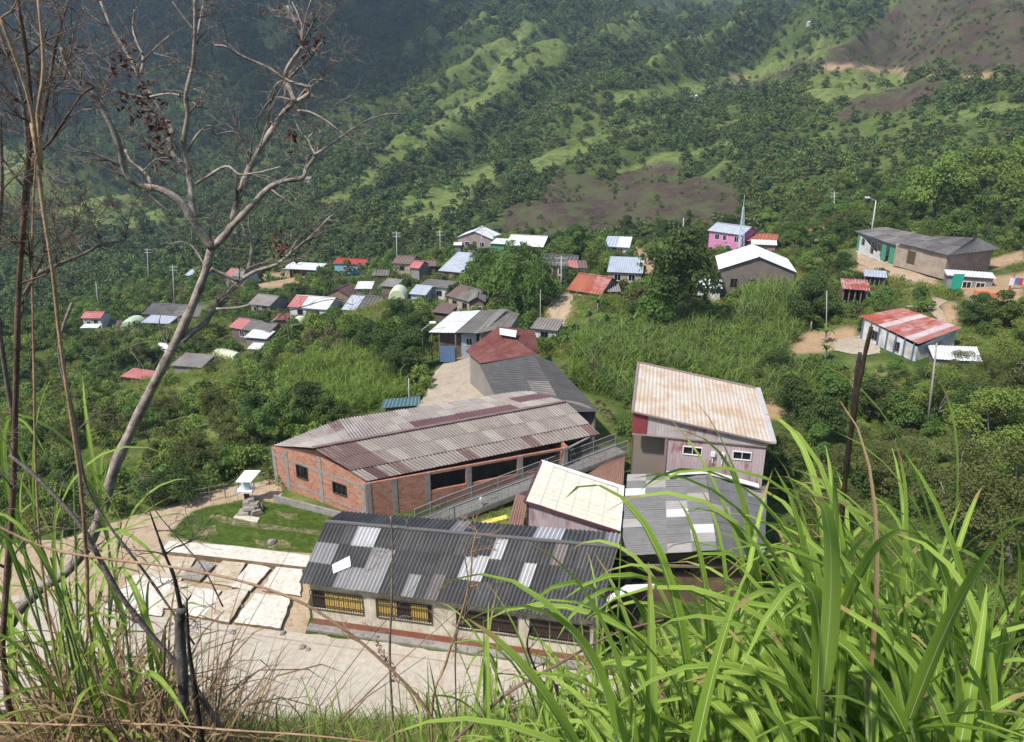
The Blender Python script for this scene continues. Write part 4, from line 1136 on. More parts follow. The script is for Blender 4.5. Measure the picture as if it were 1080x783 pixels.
w0, w1, w2, w3 = hA+ha*.3+hb*.4, hC0-ha*.3+hb*.4, hC1-ha*.3-hb*.1, hB+ha*.3-hb*.1
wb = MB()
wall(wb, w0, w1, -.8, lambda t: htop(*(w0+(w1-w0)*t)[:2]), .15, [(.05, .22, 1.2, 2.6), (.3, .5, 1.9, 2.7)], nside=hb[:2])
wall(wb, w1, w2, -.8, lambda t: htop(*(w1+(w2-w1)*t)[:2]), .15, nside=-ha[:2]); wall(wb, w3, w0+hb*.15, -.8, lambda t: htop(*(w3+(w0-w3)*t)[:2]), .15, nside=ha[:2])
wb.build('wall', wall_mat((.24, .145, .10), .7, (.09, .075, .05)), hroot)
window(hroot, w0, w1, .15, .05, .22, 1.2, 2.6, -hb[:2], DKWOOD); window(hroot, w0, w1, .15, .3, .5, 1.9, 2.7, -hb[:2], DKWOOD, 3)
lb = MB(); lb.bar(w0-hb*.4+[0, 0, 2.6-w0[2]], w1-hb*.4+[0, 0, 2.6-w1[2]], .1, .14); lb.build('beam', WOOD, hroot)

# ------------------------------------------------------------------ brick building
b0, b1 = P(291, 512, z=0), P(388, 548, z=0)
eF0, eF1 = P(386, 508, z=2.72), P(632, 458, z=2.75)
rF0, rF1 = P(329, 473, z=4.5), P(596, 424, z=4.5)
eB0, eB1 = P(287, 471, z=3.1), P(554, 412, z=3.1)
eBm = P(356, 443.5, z=3.15)
broot = roots('brick_building', b1, 'long unfinished red brick building with patched pink grey corrugated roof and an open upper band', 'building')
rb = MB()
def bp1(i, j, nc, nr):
    fx = (i+.5)/nc
    if j == 0: return 2 if (.03 < fx < .075) else (3 if i % 5 == 0 else 0)
    if fx < .13: return 1 if j > 0 else 0
    return 2*0 if j == 0 else (2 if False else (0 if (i*5+j) % 4 else 4))
def bp2(i, j, nc, nr):
    fx = (i+.5)/nc
    if .42 < fx < .68 and j == 1: return 1
    if .30 < fx < .42 and j >= 1: return 1
    if fx > .82 and j == 0: return 1
    return 0 if (i*3+j) % 5 else 4
def lerp(a, b, t): return a+(b-a)*t
# front slope in two sections like the photograph: upper wide, lower narrow with a slight break
mid0, mid1 = lerp(eF0, rF0, .30), lerp(eF1, rF1, .30); mid0 = mid0+[0, 0, .05]; mid1 = mid1+[0, 0, .05]
BM = [BRICK_ROOF_A, BRICK_ROOF_B, BRICK_ROOF_D, BRICK_ROOF_A, BRICK_ROOF_C]
roof_patch(rb, mid0, mid1, rF1, rF0, .24, .040, 2, .85, lambda i, j, nc, nr: (1 if (i+.5)/nc < .15 else (0 if (i*5+j) % 4 else 4)), .02)
roof_patch(rb, eF0, eF1, lerp(eF1, rF1, .33), lerp(eF0, rF0, .33), .24, .040, 1, .8, lambda i, j, nc, nr: 2 if i == 1 else (0 if i % 3 else 1 if i % 2 else 0), .03)
roof_patch(rb, eB1, eBm, lerp(rF0, rF1, .14), rF1, .24, .040, 3, .9, lambda i, j, nc, nr: (2 if (.34 < (i+.5)/nc < .8 and j == 2 and (i % 9 != 4)) or (.2 < (i+.5)/nc < .4 and j == 2) or (i < 3 and j == 1) else (0 if (i*3+j) % 4 else 4)), .03)
roof_patch(rb, eBm, eB0, rF0, lerp(rF0, rF1, .14), .24, .040, 2, .9, lambda i, j, nc, nr: 4 if j == 1 else 1 if i == 0 else 0, .03)
rb.build('roof', BM, broot)
cb = MB()
for k in range(16):
    a = lerp(rF0, rF1, k/16); b = lerp(rF0, rF1, (k+1.05)/16); cb.bar(a+[0, 0, .06+.01*(k % 2)], b+[0, 0, .06+.01*(k % 2)], .3, .05)
cb.build('ridge_cap', BRICK_ROOF_B, broot)
p1z, p2z = plane_z(eF0, eF1, rF0), plane_z(eBm, eB1, rF1)
p3z = plane_z(eB0, eBm, rF0)
btop = lambda x, y: min(p1z(x, y), max(p3z(x, y), p2z(x, y)))-.08
bd = unit((P(632, 500, z=0)-b1)*[1, 1, 0])
bfar = b1+bd*14.8
bn = np.array([-bd[1], bd[0], 0])
gd = unit(b1-b0); gn = np.array([-gd[1], gd[0], 0]);  gn = gn if gn[1] > 0 else -gn
gl = np.linalg.norm(b1-b0)
wb = MB()
gops = [(.27, .39, 1.35, 2.35), (.66, .80, 1.15, 2.0)]
def gtop(t):
    r = b0+(b1-b0)*t; return min(2.68+(3.95-2.68)*(1-t)/.5 if t > .5 else 3.1+(3.95-3.1)*t/.5, 4)
wall(wb, b0, b1, -.4, gtop, .16, gops, nside=gn[:2])
lops = [(.30, .47, 1.25, 2.48), (.50, .73, 1.25, 2.5), (.76, .985, 1.2, 2.5)]
wall(wb, b1+bn*.0+bd*.0, bfar, -.4, lambda t: 2.66, .16, lops, nside=bn[:2])
back0 = b0+gn*.2
wall(wb, b0+gn*.16, b0+gn*.16+bd*3.2+bn*1.8, -.4, lambda t: 3.0, .15, nside=bd[:2])
q0 = b0+gn*.16+bd*3.2+bn*1.8; q1 = bfar+bn*7.4
wall(wb, q0, q1, -.4, lambda t: 3.0, .15, nside=-bn[:2])
wall(wb, bfar, q1, -.4, lambda t: 2.7+.0*t, .15, nside=-bd[:2])
wb.build('wall', BRICK, broot)
kb = MB(); BC = CONC
def col_at(base, d, t, L, z1, n, w=.34, pr=.03):
    c = base+d*(t*L)-n*pr; a = c-d*w/2; b = c+d*w/2; m = n*(.22)
    kk = MB(); kk.hexa([(*a[:2], -.4), (*b[:2], -.4), (*(b+m)[:2], -.4), (*(a+m)[:2], -.4)], [(*a[:2], z1), (*b[:2], z1), (*(b+m)[:2], z1), (*(a+m)[:2], z1)]); kk.build('column', BC, broot)
for t, z1 in ((.02, 2.98), (.16, 3.2), (.53, 3.6), (.975, 2.6)): col_at(b0, gd, t, gl, z1, gn)
kb.hexa([(*(b0-gn*.02)[:2], 2.45), (*(b1-gn*.02)[:2], 2.3), (*(b1+gn*.1)[:2], 2.3), (*(b0+gn*.1)[:2], 2.45)], [(*(b0-gn*.02)[:2], 2.62), (*(b1-gn*.02)[:2], 2.48), (*(b1+gn*.1)[:2], 2.48), (*(b0+gn*.1)[:2], 2.62)])
kb.hexa([(*(b0-gn*.022)[:2], .55), (*(b1-gn*.022)[:2], .35), (*(b1+gn*.1)[:2], .35), (*(b0+gn*.1)[:2], .55)], [(*(b0-gn*.022)[:2], .68), (*(b1-gn*.022)[:2], .48), (*(b1+gn*.1)[:2], .48), (*(b0+gn*.1)[:2], .68)])
for t in (.012, .13, .285, .485, .745, .985): col_at(b1, bd, t, 14.8, 2.65, bn)
kk = MB(); kk.bar(b1+bd*14.8+[0, 0, 2.6], eF1-bd*.2+bn*.3+[0, 0, -.15], .15, .12); kk.build('beam', BC, broot)
q = eF1-bd*.5+bn*.35; kk = MB(); kk.bar((q[0], q[1], -.2), (q[0], q[1], 2.65), .16, .16); kk.build('porch_post', BC, broot)
kb.build('concrete_band', BC, broot)
for k, g in enumerate(gops):
    window(broot, b0, b1, .16, g[0], g[1], g[2], g[3], -gn[:2], IRON, 3)
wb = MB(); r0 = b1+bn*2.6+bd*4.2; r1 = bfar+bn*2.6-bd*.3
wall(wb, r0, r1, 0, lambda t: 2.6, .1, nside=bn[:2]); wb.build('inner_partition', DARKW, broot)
# low kerb wall at the foot of the gable
kb = MB(); a = P(289, 530, z=0); b = P(388, 556, z=0)
wall(kb, a, b, -.2, lambda t: .55, .14, nside=(0, 1)); setp(kb.build('low_wall', CONC, None, base=a), 'low grey concrete kerb wall at the foot of the brick gable', 'low wall')

# ------------------------------------------------------------------ ramp
r_ = [P(448, 563, z=.1), P(480, 549, z=.25), P(662, 478.5, z=1.55)]
rn = unit(np.array([-(r_[2]-r_[1])[1], (r_[2]-r_[1])[0], 0])); RW = 1.55
rroot = roots('footbridge_ramp', r_[1]*np.array([1, 1, 0]), 'narrow concrete ramp with mesh railings rising along the brick building', 'ramp')
mb = MB()
for a, b in zip(r_[:-1], r_[1:]):
    A, B, C, D_ = a, b, b+rn*RW, a+rn*RW
    mb.hexa([p-[0, 0, .22] for p in (A, B, C, D_)], [A, B, C, D_])
for k in range(6):
    c = lerp(r_[1], r_[2], (k+.5)/6)+rn*RW/2; mb.bar((c[0], c[1], -.3), (c[0], c[1], c[2]-.24), .22, .5)
mb.build('deck', CONC, rroot)
mb = MB()
for side in (0.06, RW-.06):
    for a, b in zip(r_[:-1], r_[1:]):
        mb.bar(a+rn*side+[0, 0, .07], b+rn*side+[0, 0, .07], .1, .14)
mb.build('kerb', CONC, rroot)
MESHM = None
def mesh_mat():
    m, nt, out = newmat('wire_mesh'); N = NT(nt)
    N.l(N.bsdf((.13, .13, .115), .7, .3, metal=.1), out.inputs[0]); return m
MESHM = mesh_mat()
for side in (.06, RW-.06):
    mb = MB(); wm = MB()
    for si, (a, b) in enumerate(zip(r_[:-1], r_[1:])):
        L = np.linalg.norm(b-a); nn = max(2, int(L/1.9))
        A, B = a+rn*side, b+rn*side
        for k in range(nn+1):
            c = lerp(A, B, k/nn); mb.tube([c+[0, 0, .1], c+[0, 0, 1.05]], [.03, .03], 6)
        for hh in (1.05, .62, .22): mb.tube([A+[0, 0, hh], B+[0, 0, hh]], [.024, .024], 6)
        m = int(L/.11)
        for k in range(m):
            c = lerp(A, B, (k+.5)/m); wm.bar(c+[0, 0, .22], c+[0, 0, 1.03], .02, .02)
        for k in range(1, 8): wm.bar(A+[0, 0, .22+.1*k], B+[0, 0, .22+.1*k], .018, .018)
    rl = mb.build('railing', METAL, rroot); wm.build('wire_mesh', MESHM, rl)
# white bust on post and yellow plank on the small lawn
q = P(508, 541, z=.0); mb = MB(); mb.tube([q, q+[0, 0, .9]], [.05, .05], 8); mb.box(q+[0, 0, .98], .14, .14, .12); mb.tube([q+[0, 0, 1.08], q+[0, 0, 1.16], q+[0, 0, 1.22]], [.10, .12, .03], 8)
setp(mb.build('bust_post', WHITE_PAINT, None, base=q), 'small white bust on a post beside the ramp railing', 'post')
q = [P(u, v, z=.15) for u, v in [(508, 550), (512, 553), (538, 546), (533, 543)]]
mb = MB(); mb.hexa([p-[0, 0, .12] for p in q], q); setp(mb.build('plank', plain_mat('yellow_board', (.66, .55, .12)), None, base=q[0]), 'pale yellow board lying on the strip of grass by the ramp', 'board')

# ------------------------------------------------------------------ roofs beyond
def shell_house(name, label, cat, A, B, C, D_, mats, wallm, pick=None, ground=0., rows=2, colw=1.2, inset=.3, pitch=.3, amp=.028, wall_z=None, C2=None, D2=None, ops=None, jit=.02, rmat2=None):
    """A-B eave nearest, C-D top edge (or ridge); optional C2-D2 back eave"""
    A, B, C, D_ = [np.array(k, float) for k in (A, B, C, D_)]
    root = roots(name, (A+C)/2*np.array([1, 1, 0])+np.array([0, 0, ground]), label, cat)
    rb = MB(); roof_patch(rb, A, B, C, D_, pitch, amp, rows, colw, pick, jit)
    if C2 is not None: roof_patch(rb, C2, D2, D_, C, pitch, amp, 1, colw, pick, jit)
    rb.build('roof', mats, root)
    z1 = plane_z(A, B, D_); z2 = plane_z(C2, D2, D_) if C2 is not None else None
    z5, z6 = plane_z(A, B, C), plane_z(C, D_, A)
    top = lambda x, y: min(z1(x, y), z5(x, y), z6(x, y), z2(x, y) if z2 else 1e9)-.08
    E, G = (C2, D2) if C2 is not None else (C, D_)
    c = (A+B+np.array(E)+np.array(G))/4
    def ins(p): d = c-p; d[2] = 0; return p+unit(d)*inset*1.4
    q = [ins(A), ins(B), ins(np.array(E)), ins(np.array(G))]
    wb = MB()
    for i in range(4):
        a, b = q[i], q[(i+1) % 4]; e = unit((b-a)*[1, 1, 0]); n = np.array([-e[1], e[0], 0]); n = n if np.dot(n, c-a) > 0 else -n
        oo = (ops or {}).get(i, ())
        wall(wb, a+e*.15*(i % 2), b-e*.15*(i % 2), ground-.6, lambda t, a=a, b=b: top(*(a+(b-a)*t)[:2]), .14, oo, nside=n[:2])
        for o_ in oo: window(root, a, b, .14, *o_, -n[:2], WOOD)
    wb.build('wall', wallm, root)
    return root
# dark grey long roof
gA, gB = P(522, 420, z=2.6), P(506, 385.5, z=3.2)
gridge0, gridge1 = P(618, 436, z=3.5), P(563, 374.5, z=4.3)
gE0, gE1 = P(633, 437, z=3.2), P(584, 383, z=3.7)
GR2 = roof_mat((.135, .13, .128), (.095, .092, .09), (.05, .047, .045), .6)
gA = P(552, 430, z=2.45)
shell_house('warehouse', 'long dark grey roofed shed running away behind the brick building', 'building', gB, P(522, 418, z=2.75), gridge0+np.array([-1.5, .6, -.2]), gridge1, [GR2, MID_GREY], GREYW,
            lambda i, j, nc, nr: 1 if (i, j) == (2, 2) else 0, rows=3, colw=1.6, C2=gE0+np.array([-.0, .4, 0]), D2=gE1)
# rusty red roof
shell_house('red_roofed_house', 'house with dark red rusty roof and one white sheet, at the end of the courtyard', 'house', P(491, 371, z=3.3), P(507, 384, z=3.3), P(566, 374, z=3.6), P(526, 344.5, z=4.4), [RUST_RED, WHITE_SHEET], GREYW,
            lambda i, j, nc, nr: 0, rows=2, colw=1.2, C2=P(566, 374, z=3.3)+np.array([.2, 0, 0]), D2=P(564, 349, z=3.4))
wp = MB(); q = [P(527, 346.5, z=4.55), P(527, 353, z=4.4), P(544, 356, z=4.35), P(545, 349, z=4.5)]; wp.hexa(q, [p+[0, 0, .03] for p in q]); setp(wp.build('roof_sheet', WHITE_SHEET, None, base=q[0]), 'white sheet laid over the ridge of the dark red roof', 'roof sheet')
# white and grey roof house with blue wall
A, B, C, D_ = P(452, 351, z=2.7), P(508, 352, z=2.7), P(536, 326, z=3.9), P(478, 329, z=3.9)
wr = shell_house('porch_house', 'house with half white half grey roof and a blue porch wall facing the courtyard', 'house', A, B, C, D_, [WHITE_SHEET, MID_GREY, PALE_GREY], DARKW,
            lambda i, j, nc, nr: 0 if (i+.5)/nc < .42 else (1 if (i+.5)/nc < .78 else 2), rows=2, colw=1.0, inset=.9)
mb = MB(); a = P(464, 380, z=0); b = P(480, 380, z=0); wall(mb, a, b, -.2, lambda t: 1.5, .12); mb.build('porch_wall', DKBLUEW, wr)
for u in (456, 464, 481):
    p = P(u, 379, z=0); mb = MB(); mb.bar((p[0], p[1], -.2), (p[0], p[1], 2.7), .13, .13); mb.build('porch_post', WOOD, wr)
mb = MB(); a = P(487, 375, z=0); b = P(503, 374, z=0); wall(mb, a, b, -.2, lambda t: 2.4, .12, [(.3, .7, 1.1, 1.9)]); mb.build('window_wall', PALEBLUEW, wr)
window(wr, a, b, .12, .3, .7, 1.1, 1.9, (0, -1), WHITE_PAINT)
A, B, C, D_ = P(504, 352, z=2.75), P(539, 345, z=2.8), P(548, 331, z=3.2), P(528, 325.5, z=3.9)
shell_house('grey_roofed_annex', 'brownish grey roofed annex between the half white roof and the dark red roof', 'house', A, B, C, D_, [PALE_GREY, MID_GREY], GREYW, rows=1, colw=1.4)
# blue tarp shed
A, B, C, D_ = P(401, 431, z=1.8), P(442, 428, z=1.8), P(443, 418, z=2.3), P(405, 421.5, z=2.3)
TEAL = roof_mat((.13, .24, .26), (.09, .18, .20), (.04, .07, .08), .5)
shell_house('tarp_shed', 'low shed under a teal blue sheet roof at the edge of the courtyard', 'shed', A, B, C, D_, [TEAL], DARKW, rows=1, colw=2)
# red and white roofed house on the right
A, B = P(907, 334, z=3.5), P(969, 363.5, z=3.25); C, D_ = P(1015, 346, z=4.3), P(952, 325, z=4.5)
rh = shell_house('rust_roofed_house', 'white and blue house under a patched pink and rust red roof', 'house', A, B, C, D_, [RUST_PINK, roof_mat((.36, .10, .07), (.30, .07, .05), (.6, .4, .36), .5), roof_mat((.66, .60, .60), (.6, .5, .5), (.4, .18, .15), .5)], WHITEW,
            lambda i, j, nc, nr: [0, 2, 0, 1, 0, 1, 2, 0, 1, 0, 0, 2, 1][(i*2+j*5) % 13], ground=.9, rows=2, colw=1.0, pitch=.3, ops={0: ((.2, .32, 1.6, 2.6), (.62, .72, 1.5, 2.5))})
mb = MB(); a = lerp(A, B, .04)+[0, 0, -.3]; e = unit((B-A)*[1, 1, 0]); nrm = np.array([e[1], -e[0], 0]); nrm = nrm if nrm[1] < 0 else -nrm
for k in range(7):
    c = lerp(A, B, .08+.86*k/6)+np.array([0, .1, 0]); mb.bar((c[0], c[1], .6), (c[0], c[1], c[2]-.1), .1, .1)
mb.build('porch_post', DKBLUEW, rh)
mb = MB(); a, b = lerp(A, B, .03), lerp(A, B, .97); a = a-nrm*.40; b = b-nrm*.40; wall(mb, a, b, .3, lambda t: 1.7, .06, nside=(nrm[0], nrm[1])); mb.build('blue_dado', DKBLUEW, rh)
A, B, C, D_ = P(984, 379, z=2.4), P(1036, 382, z=2.4), P(1030, 366, z=2.9), P(978, 364, z=2.9)
shell_house('side_annex', 'low annex with a bright white sheet roof beside the pink and rust red roof', 'shed', A, B, C, D_, [WHITE_SHEET, BLUE_SHEET], GREENW if False else GREYW, lambda i, j, nc, nr: 1 if i > 2 else 0, ground=1., rows=1, colw=1.5)
# green and white house
A, B = P(901, 245, Y=126), P(947, 259, Y=113); A[2] = B[2] = (A[2]+B[2])/2
C, D_ = P(988, 251, z=A[2]+1.1), P(934, 239.5, z=A[2]+1.3)
gz = A[2]-2.6
gh = shell_house('green_white_house', 'long white and green house with grey roof along the earth patio', 'house', A, B, C, D_, [GREY_SHEET, MID_GREY], wall_mat((.70, .72, .70), .25), lambda i, j, nc, nr: (i+j) % 2, ground=gz, rows=2, colw=2.4, inset=.7,
                 ops={0: ((.12, .2, gz+.9, gz+1.9), (.38, .46, gz+.1, gz+2), (.55, .62, gz+.9, gz+1.9))})
e = unit((B-A)*[1, 1, 0]); nrm = np.array([e[1], -e[0], 0]); nrm = -nrm if nrm[1] > 0 else nrm
c = (A+B+C+D_)/4; ia = A+unit((c-A)*[1, 1, 0])*.98; ib = B+unit((c-B)*[1, 1, 0])*.98
for s0, s1 in ((0, .06), (.66, .78), (.86, .99)):
    mb = MB(); a, b = lerp(ia, ib, s0)+nrm*.04, lerp(ia, ib, s1)+nrm*.04; wall(mb, a, b, gz-.3, lambda t: A[2]-.25, .03, nside=-nrm[:2]); mb.build('green_panel', GREENW, gh)
A2, B2 = P(946, 259, Y=112), P(1001, 267, Y=103); A2[2] = B2[2] = (A2[2]+B2[2])/2; B3 = P(1054, 263, z=B2[2]); R1 = P(1029, 251, z=B2[2]+1.2); R0_ = P(987, 249.5, z=B2[2]+1.2)
b2 = roots('brick_house', (A2+B3)/2*np.array([1, 1, 0])+[0, 0, gz], 'raw brick house with sagging dark grey roof right of the green and white house', 'house')
rb = MB(); roof_patch(rb, A2, B2, R1, R0_, .5, .04, 2, 2.5, lambda i, j, nc, nr: (i+j) % 2, .05); roof_patch(rb, B2, B3, R1+[.3, 0, 0], R1, .5, .04, 1, 2.5, None, .05); rb.build('roof', [GREY_SHEET, MID_GREY], b2)
wb = MB(); gz2 = B2[2]-2.9
sa = np.array([.25, .6, 0]); wall(wb, A2+sa, B2+sa, gz2-.5, lambda t: A2[2]-.1, .15, [(.25, .42, gz2+.3, gz2+2.2)], nside=(0, 1))
wb.build('wall', TANW, b2)
wb = MB(); wall(wb, B2+sa+[.1, 0, 0], B3+np.array([-.6, .5, 0]), gz2-1.5, lambda t: B2[2]-.1, .15, nside=(0, 1)); wb.build('brick_wall', wall_mat((.42, .22, .15), .4, (.5, .4, .34)), b2)
mb = MB(); a, b = lerp(A2+sa, B2+sa, .25), lerp(A2+sa, B2+sa, .42); wall(mb, a+[0, .1, 0], b+[0, .1, 0], gz2+.3, lambda t: gz2+2.2, .04, nside=(0, 1)); mb.build('door', DKWOOD, b2)
# pieces right of it
q = hit(1006, 309)
mb = MB(); mb.hexa([q+[-.6, 0, -.3], q+[.6, -.1, -.3], q+[.6, 0, -.3], q+[-.6, .1, -.3]], [q+[-.4, 0, 2.4], q+[.9, -.1, 2.4], q+[.9, 0, 2.4], q+[-.4, .1, 2.4]])
setp(mb.build('green_tarpaulin', plain_mat('green_tarp', (.02, .30, .20), .5), None, base=q), 'bright green tarpaulin hanging at the corner of the stall', 'tarpaulin')
for k, (u, v, lab) in enumerate([(1037, 312, 'left stack of orange hollow bricks beside the stall'), (1052, 314, 'right stack of orange hollow bricks beside the stall')]):
    q = hit(u, v); mb = MB()
    for i in range(4):
        for j in range(3):
            mb.box((q[0]-.8+i*.5, q[1], q[2]+.1+j*.22), .23, .5, .095, .05*math.sin(i+j*3))
    setp(mb.build('brick_stack', plain_mat('orange_brick', (.50, .19, .10), .9), None, base=q), lab, 'bricks')
q = hit(1064, 306); mb = MB(); mb.bar(q, q+[.3, 0, 2.0], .12, .12); setp(mb.build('red_post', plain_mat('red_paint', (.5, .05, .05)), None, base=q), 'red post at the right edge beside the brick stacks', 'post')
q = hit(1074, 305); mb = MB()
for i in range(5):
    mb.box((q[0]-1.0+i*.55, q[1]-.1*(i % 2), q[2]+.9+.12*(i % 2)), .25, .04, .45, .1*i, i % 3)
mb.bar(q+[-1.5, 0, 1.5], q+[1.9, 0, 1.45], .03, .03, 0)
setp(mb.build('laundry_line', [plain_mat('white_cloth', (.7, .7, .72)), plain_mat('blue_cloth', (.12, .2, .4)), plain_mat('red_cloth', (.5, .1, .1))], None, base=q), 'line of white and blue laundry at the right edge', 'laundry')
SUNAZ, EXPO, HAZE = 229.0, 0.84, 0.00019
# ------------------------------------------------------------------ foliage meshes
LEAF_DARK = leaf_mat('leaves_dark', (0.037, 0.075, 0.011), (0.110, 0.176, 0.027))
LEAF_MID = leaf_mat('leaves_mid', (0.059, 0.116, 0.013), (0.177, 0.264, 0.032))
LEAF_LIGHT = leaf_mat('leaves_light', (0.110, 0.182, 0.016), (0.299, 0.369, 0.044))
LEAF_OLIVE = leaf_mat('leaves_olive', (0.073, 0.099, 0.017), (0.201, 0.220, 0.048))
LEAF_FAR = leaf_mat('leaves_far', (0.027, 0.059, 0.009), (0.116, 0.171, 0.027), .2, .6, nscale=.02)
LEAF_DRY = leaf_mat('leaves_dry', (.10, .06, .035), (.24, .16, .09))
BARK = bark_mat('bark_brown', (.05, .04, .03), (.14, .115, .09))
BARK_PALE = bark_mat('bark_pale', (.20, .18, .15), (.36, .33, .29))
CANE = blade_mat('cane_blades', (0.091, 0.165, 0.019), (0.244, 0.341, 0.057), (.2, .28, .1))
CANE2 = blade_mat('cane_blades_blue', (0.098, 0.154, 0.043), (0.244, 0.319, 0.104), (.2, .27, .12))
TUFT = blade_mat('grass_blades', (0.091, 0.143, 0.015), (0.256, 0.297, 0.052), (.12, .17, .04))
STRAW = blade_mat('straw_blades', (.20, .135, .06), (.46, .34, .18), (.4, .3, .16), .25)

def leaf_quads(C, Nn, L, Wd, rng):
    n = len(C)
    a = np.cross(Nn, rng.normal(size=(n, 3))); a /= np.linalg.norm(a, axis=1)[:, None]+1e-9
    b = np.cross(Nn, a); b /= np.linalg.norm(b, axis=1)[:, None]+1e-9
    s = rng.uniform(.65, 1.3, (n, 1))
    fold = Nn/(np.linalg.norm(Nn, axis=1)[:, None]+1e-9)*Wd*.25*s
    V = np.stack([C-a*L*.5*s, C-b*Wd*.5*s+fold, C+a*L*.5*s, C+b*Wd*.5*s+fold], 1).reshape(-1, 3)
    return V, np.arange(4*n).reshape(n, 4)
def blob_leaves(blobs, n, L, Wd, rng, lowcut=-.35, shell=.32):
    bl = np.array(blobs, float)
    w = (bl[:, 3]*bl[:, 4]+bl[:, 4]*bl[:, 5]+bl[:, 3]*bl[:, 5]); w /= w.sum()
    k = rng.choice(len(bl), n, p=w)
    d = rng.normal(size=(n, 3)); d /= np.linalg.norm(d, axis=1)[:, None]
    fl = (d[:, 2] < lowcut) & (rng.random(n) < .8); d[fl, 2] *= -1
    r = 1-np.abs(rng.normal(size=n))*shell*.6
    C = bl[k, :3]+d*bl[k, 3:6]*r[:, None]
    Nn = d*.8+rng.normal(size=(n, 3))*.55+np.array([0, 0, .35])
    return leaf_quads(C, Nn, L, Wd, rng)
def rand_blobs(seed, R, H, z0, nb, br, squash=.75, spread=1.0, top=1.0):
    rng = np.random.default_rng(seed); out = []
    for i in range(nb):
        th = rng.uniform(0, 2*PI); q = math.sqrt(rng.random())*spread
        zz = z0+(H-z0)*(rng.uniform(.15, .95) if q < .8 else rng.uniform(.15, .6))*top
        lim = 1-max(0, (zz-z0)/(H-z0)-.45)*.9
        r = br*rng.uniform(.65, 1.25)
        out.append((R*.78*q*lim*math.cos(th), R*.78*q*lim*math.sin(th), min(zz, H-r*.5), r, r*rng.uniform(.8, 1.1), r*squash))
    return out
def crown_mesh(name, blobs, n, L, Wd, mat, seed, **kw):
    V, Q = blob_leaves(blobs, n, L, Wd, np.random.default_rng(seed), **kw)
    return quad_mesh(name, V, Q, mat)
def trunk_mesh(name, H, z0, r, blobs, mat, nl=5, seed=0, n=6):
    mb = MB(); rng = random.Random(seed)
    pts = [np.array([0, 0, -.6])]+[np.array([rng.uniform(-.12, .12)*k, rng.uniform(-.12, .12)*k, z0*k/2.2]) for k in (1, 2)]
    top = pts[-1]
    mb.tube(pts, [r*1.3, r, r*.8], n)
    for b in blobs[:nl]:
        e = np.array(b[:3]); m = (top+e)/2+np.array([0, 0, -.1*H*.3]); mb.tube([top, m, e], [r*.65, r*.4, r*.12], 5)
    o = mb
    me_o = o.build(name, mat, None, smooth=True); me = me_o.data; bpy.data.objects.remove(me_o); return me

SPEC = {}
def spec(key, R, H, z0, nb, br, nleaf, L, Wd, lm, bm, tr, seeds=(1, 2), squash=.75, **kw):
    out = []
    for s in seeds:
        bl = rand_blobs(s*17+len(key), R, H, z0, nb, br, squash)
        out.append((crown_mesh('crown', bl, nleaf, L, Wd, lm, s*31, **kw), trunk_mesh('trunk', H, z0+.4, tr, bl, bm, seed=s), R, H))
    SPEC[key] = out
spec('broad_dark', 3.2, 6.5, 1.6, 16, 1.25, 3600, .34, .20, LEAF_DARK, BARK, .17, (1, 2, 3))
spec('broad_mid', 2.8, 5.5, 1.3, 15, 1.1, 3200, .32, .19, LEAF_MID, BARK, .15, (4, 5, 6))
spec('light', 2.6, 5.5, 1.3, 18, .9, 4600, .25, .14, LEAF_LIGHT, BARK, .13, (7, 8, 9))
spec('airy', 2.7, 5.0, 1.8, 16, .75, 4200, .20, .12, LEAF_OLIVE, BARK, .08, (10, 11), shell=.6)
spec('umbrella', 4.2, 6.5, 4.2, 18, 1.1, 3000, .30, .18, LEAF_MID, BARK, .20, (12, 13), squash=.4)
spec('slim', 1.5, 7.0, 1.6, 10, .8, 1800, .30, .18, LEAF_DARK, BARK, .12, (14, 15), squash=1.1)
spec('dry', 2.2, 4.0, 1.0, 14, .7, 900, .22, .12, LEAF_DRY, BARK_PALE, .08, (16,), shell=.7)
spec('fine', 2.8, 6.0, 1.0, 26, .75, 7000, .15, .09, LEAF_OLIVE, BARK_PALE, .10, (17, 18), shell=.55)
spec('fine_light', 2.8, 5.5, 1.0, 24, .8, 7000, .16, .10, LEAF_LIGHT, BARK_PALE, .10, (19,), shell=.5)
# feathery bamboo-like great tree
def feather_mesh(seed, R, H, mat, nf=70):
    rng = np.random.default_rng(seed); Cs = []; Ns = []
    for i in range(nf):
        th = rng.uniform(0, 2*PI); q = rng.random()**.6*R*.8; z = H*rng.uniform(.45, .95)*(1-.25*(q/R))
        for k in range(70):
            t = k/70; out_ = q+R*.35*t; zz = z+.6*t-2.6*t*t+rng.normal()*.15
            Cs.append((out_*math.cos(th)+rng.normal()*.25, out_*math.sin(th)+rng.normal()*.25, zz)); Ns.append((math.cos(th)*.6+rng.normal()*.5, math.sin(th)*.6+rng.normal()*.5, .6))
    V, Q = leaf_quads(np.array(Cs), np.array(Ns), .42, .15, rng)
    return quad_mesh('crown', V, Q, mat)
_fb = rand_blobs(5, 3.5, 9, 3, 8, 1)
SPEC['feather'] = [(feather_mesh(3, 5.2, 10.5, LEAF_MID, 90), trunk_mesh('trunk', 10, 4, .3, _fb, BARK, 7), 5.2, 10.5)]

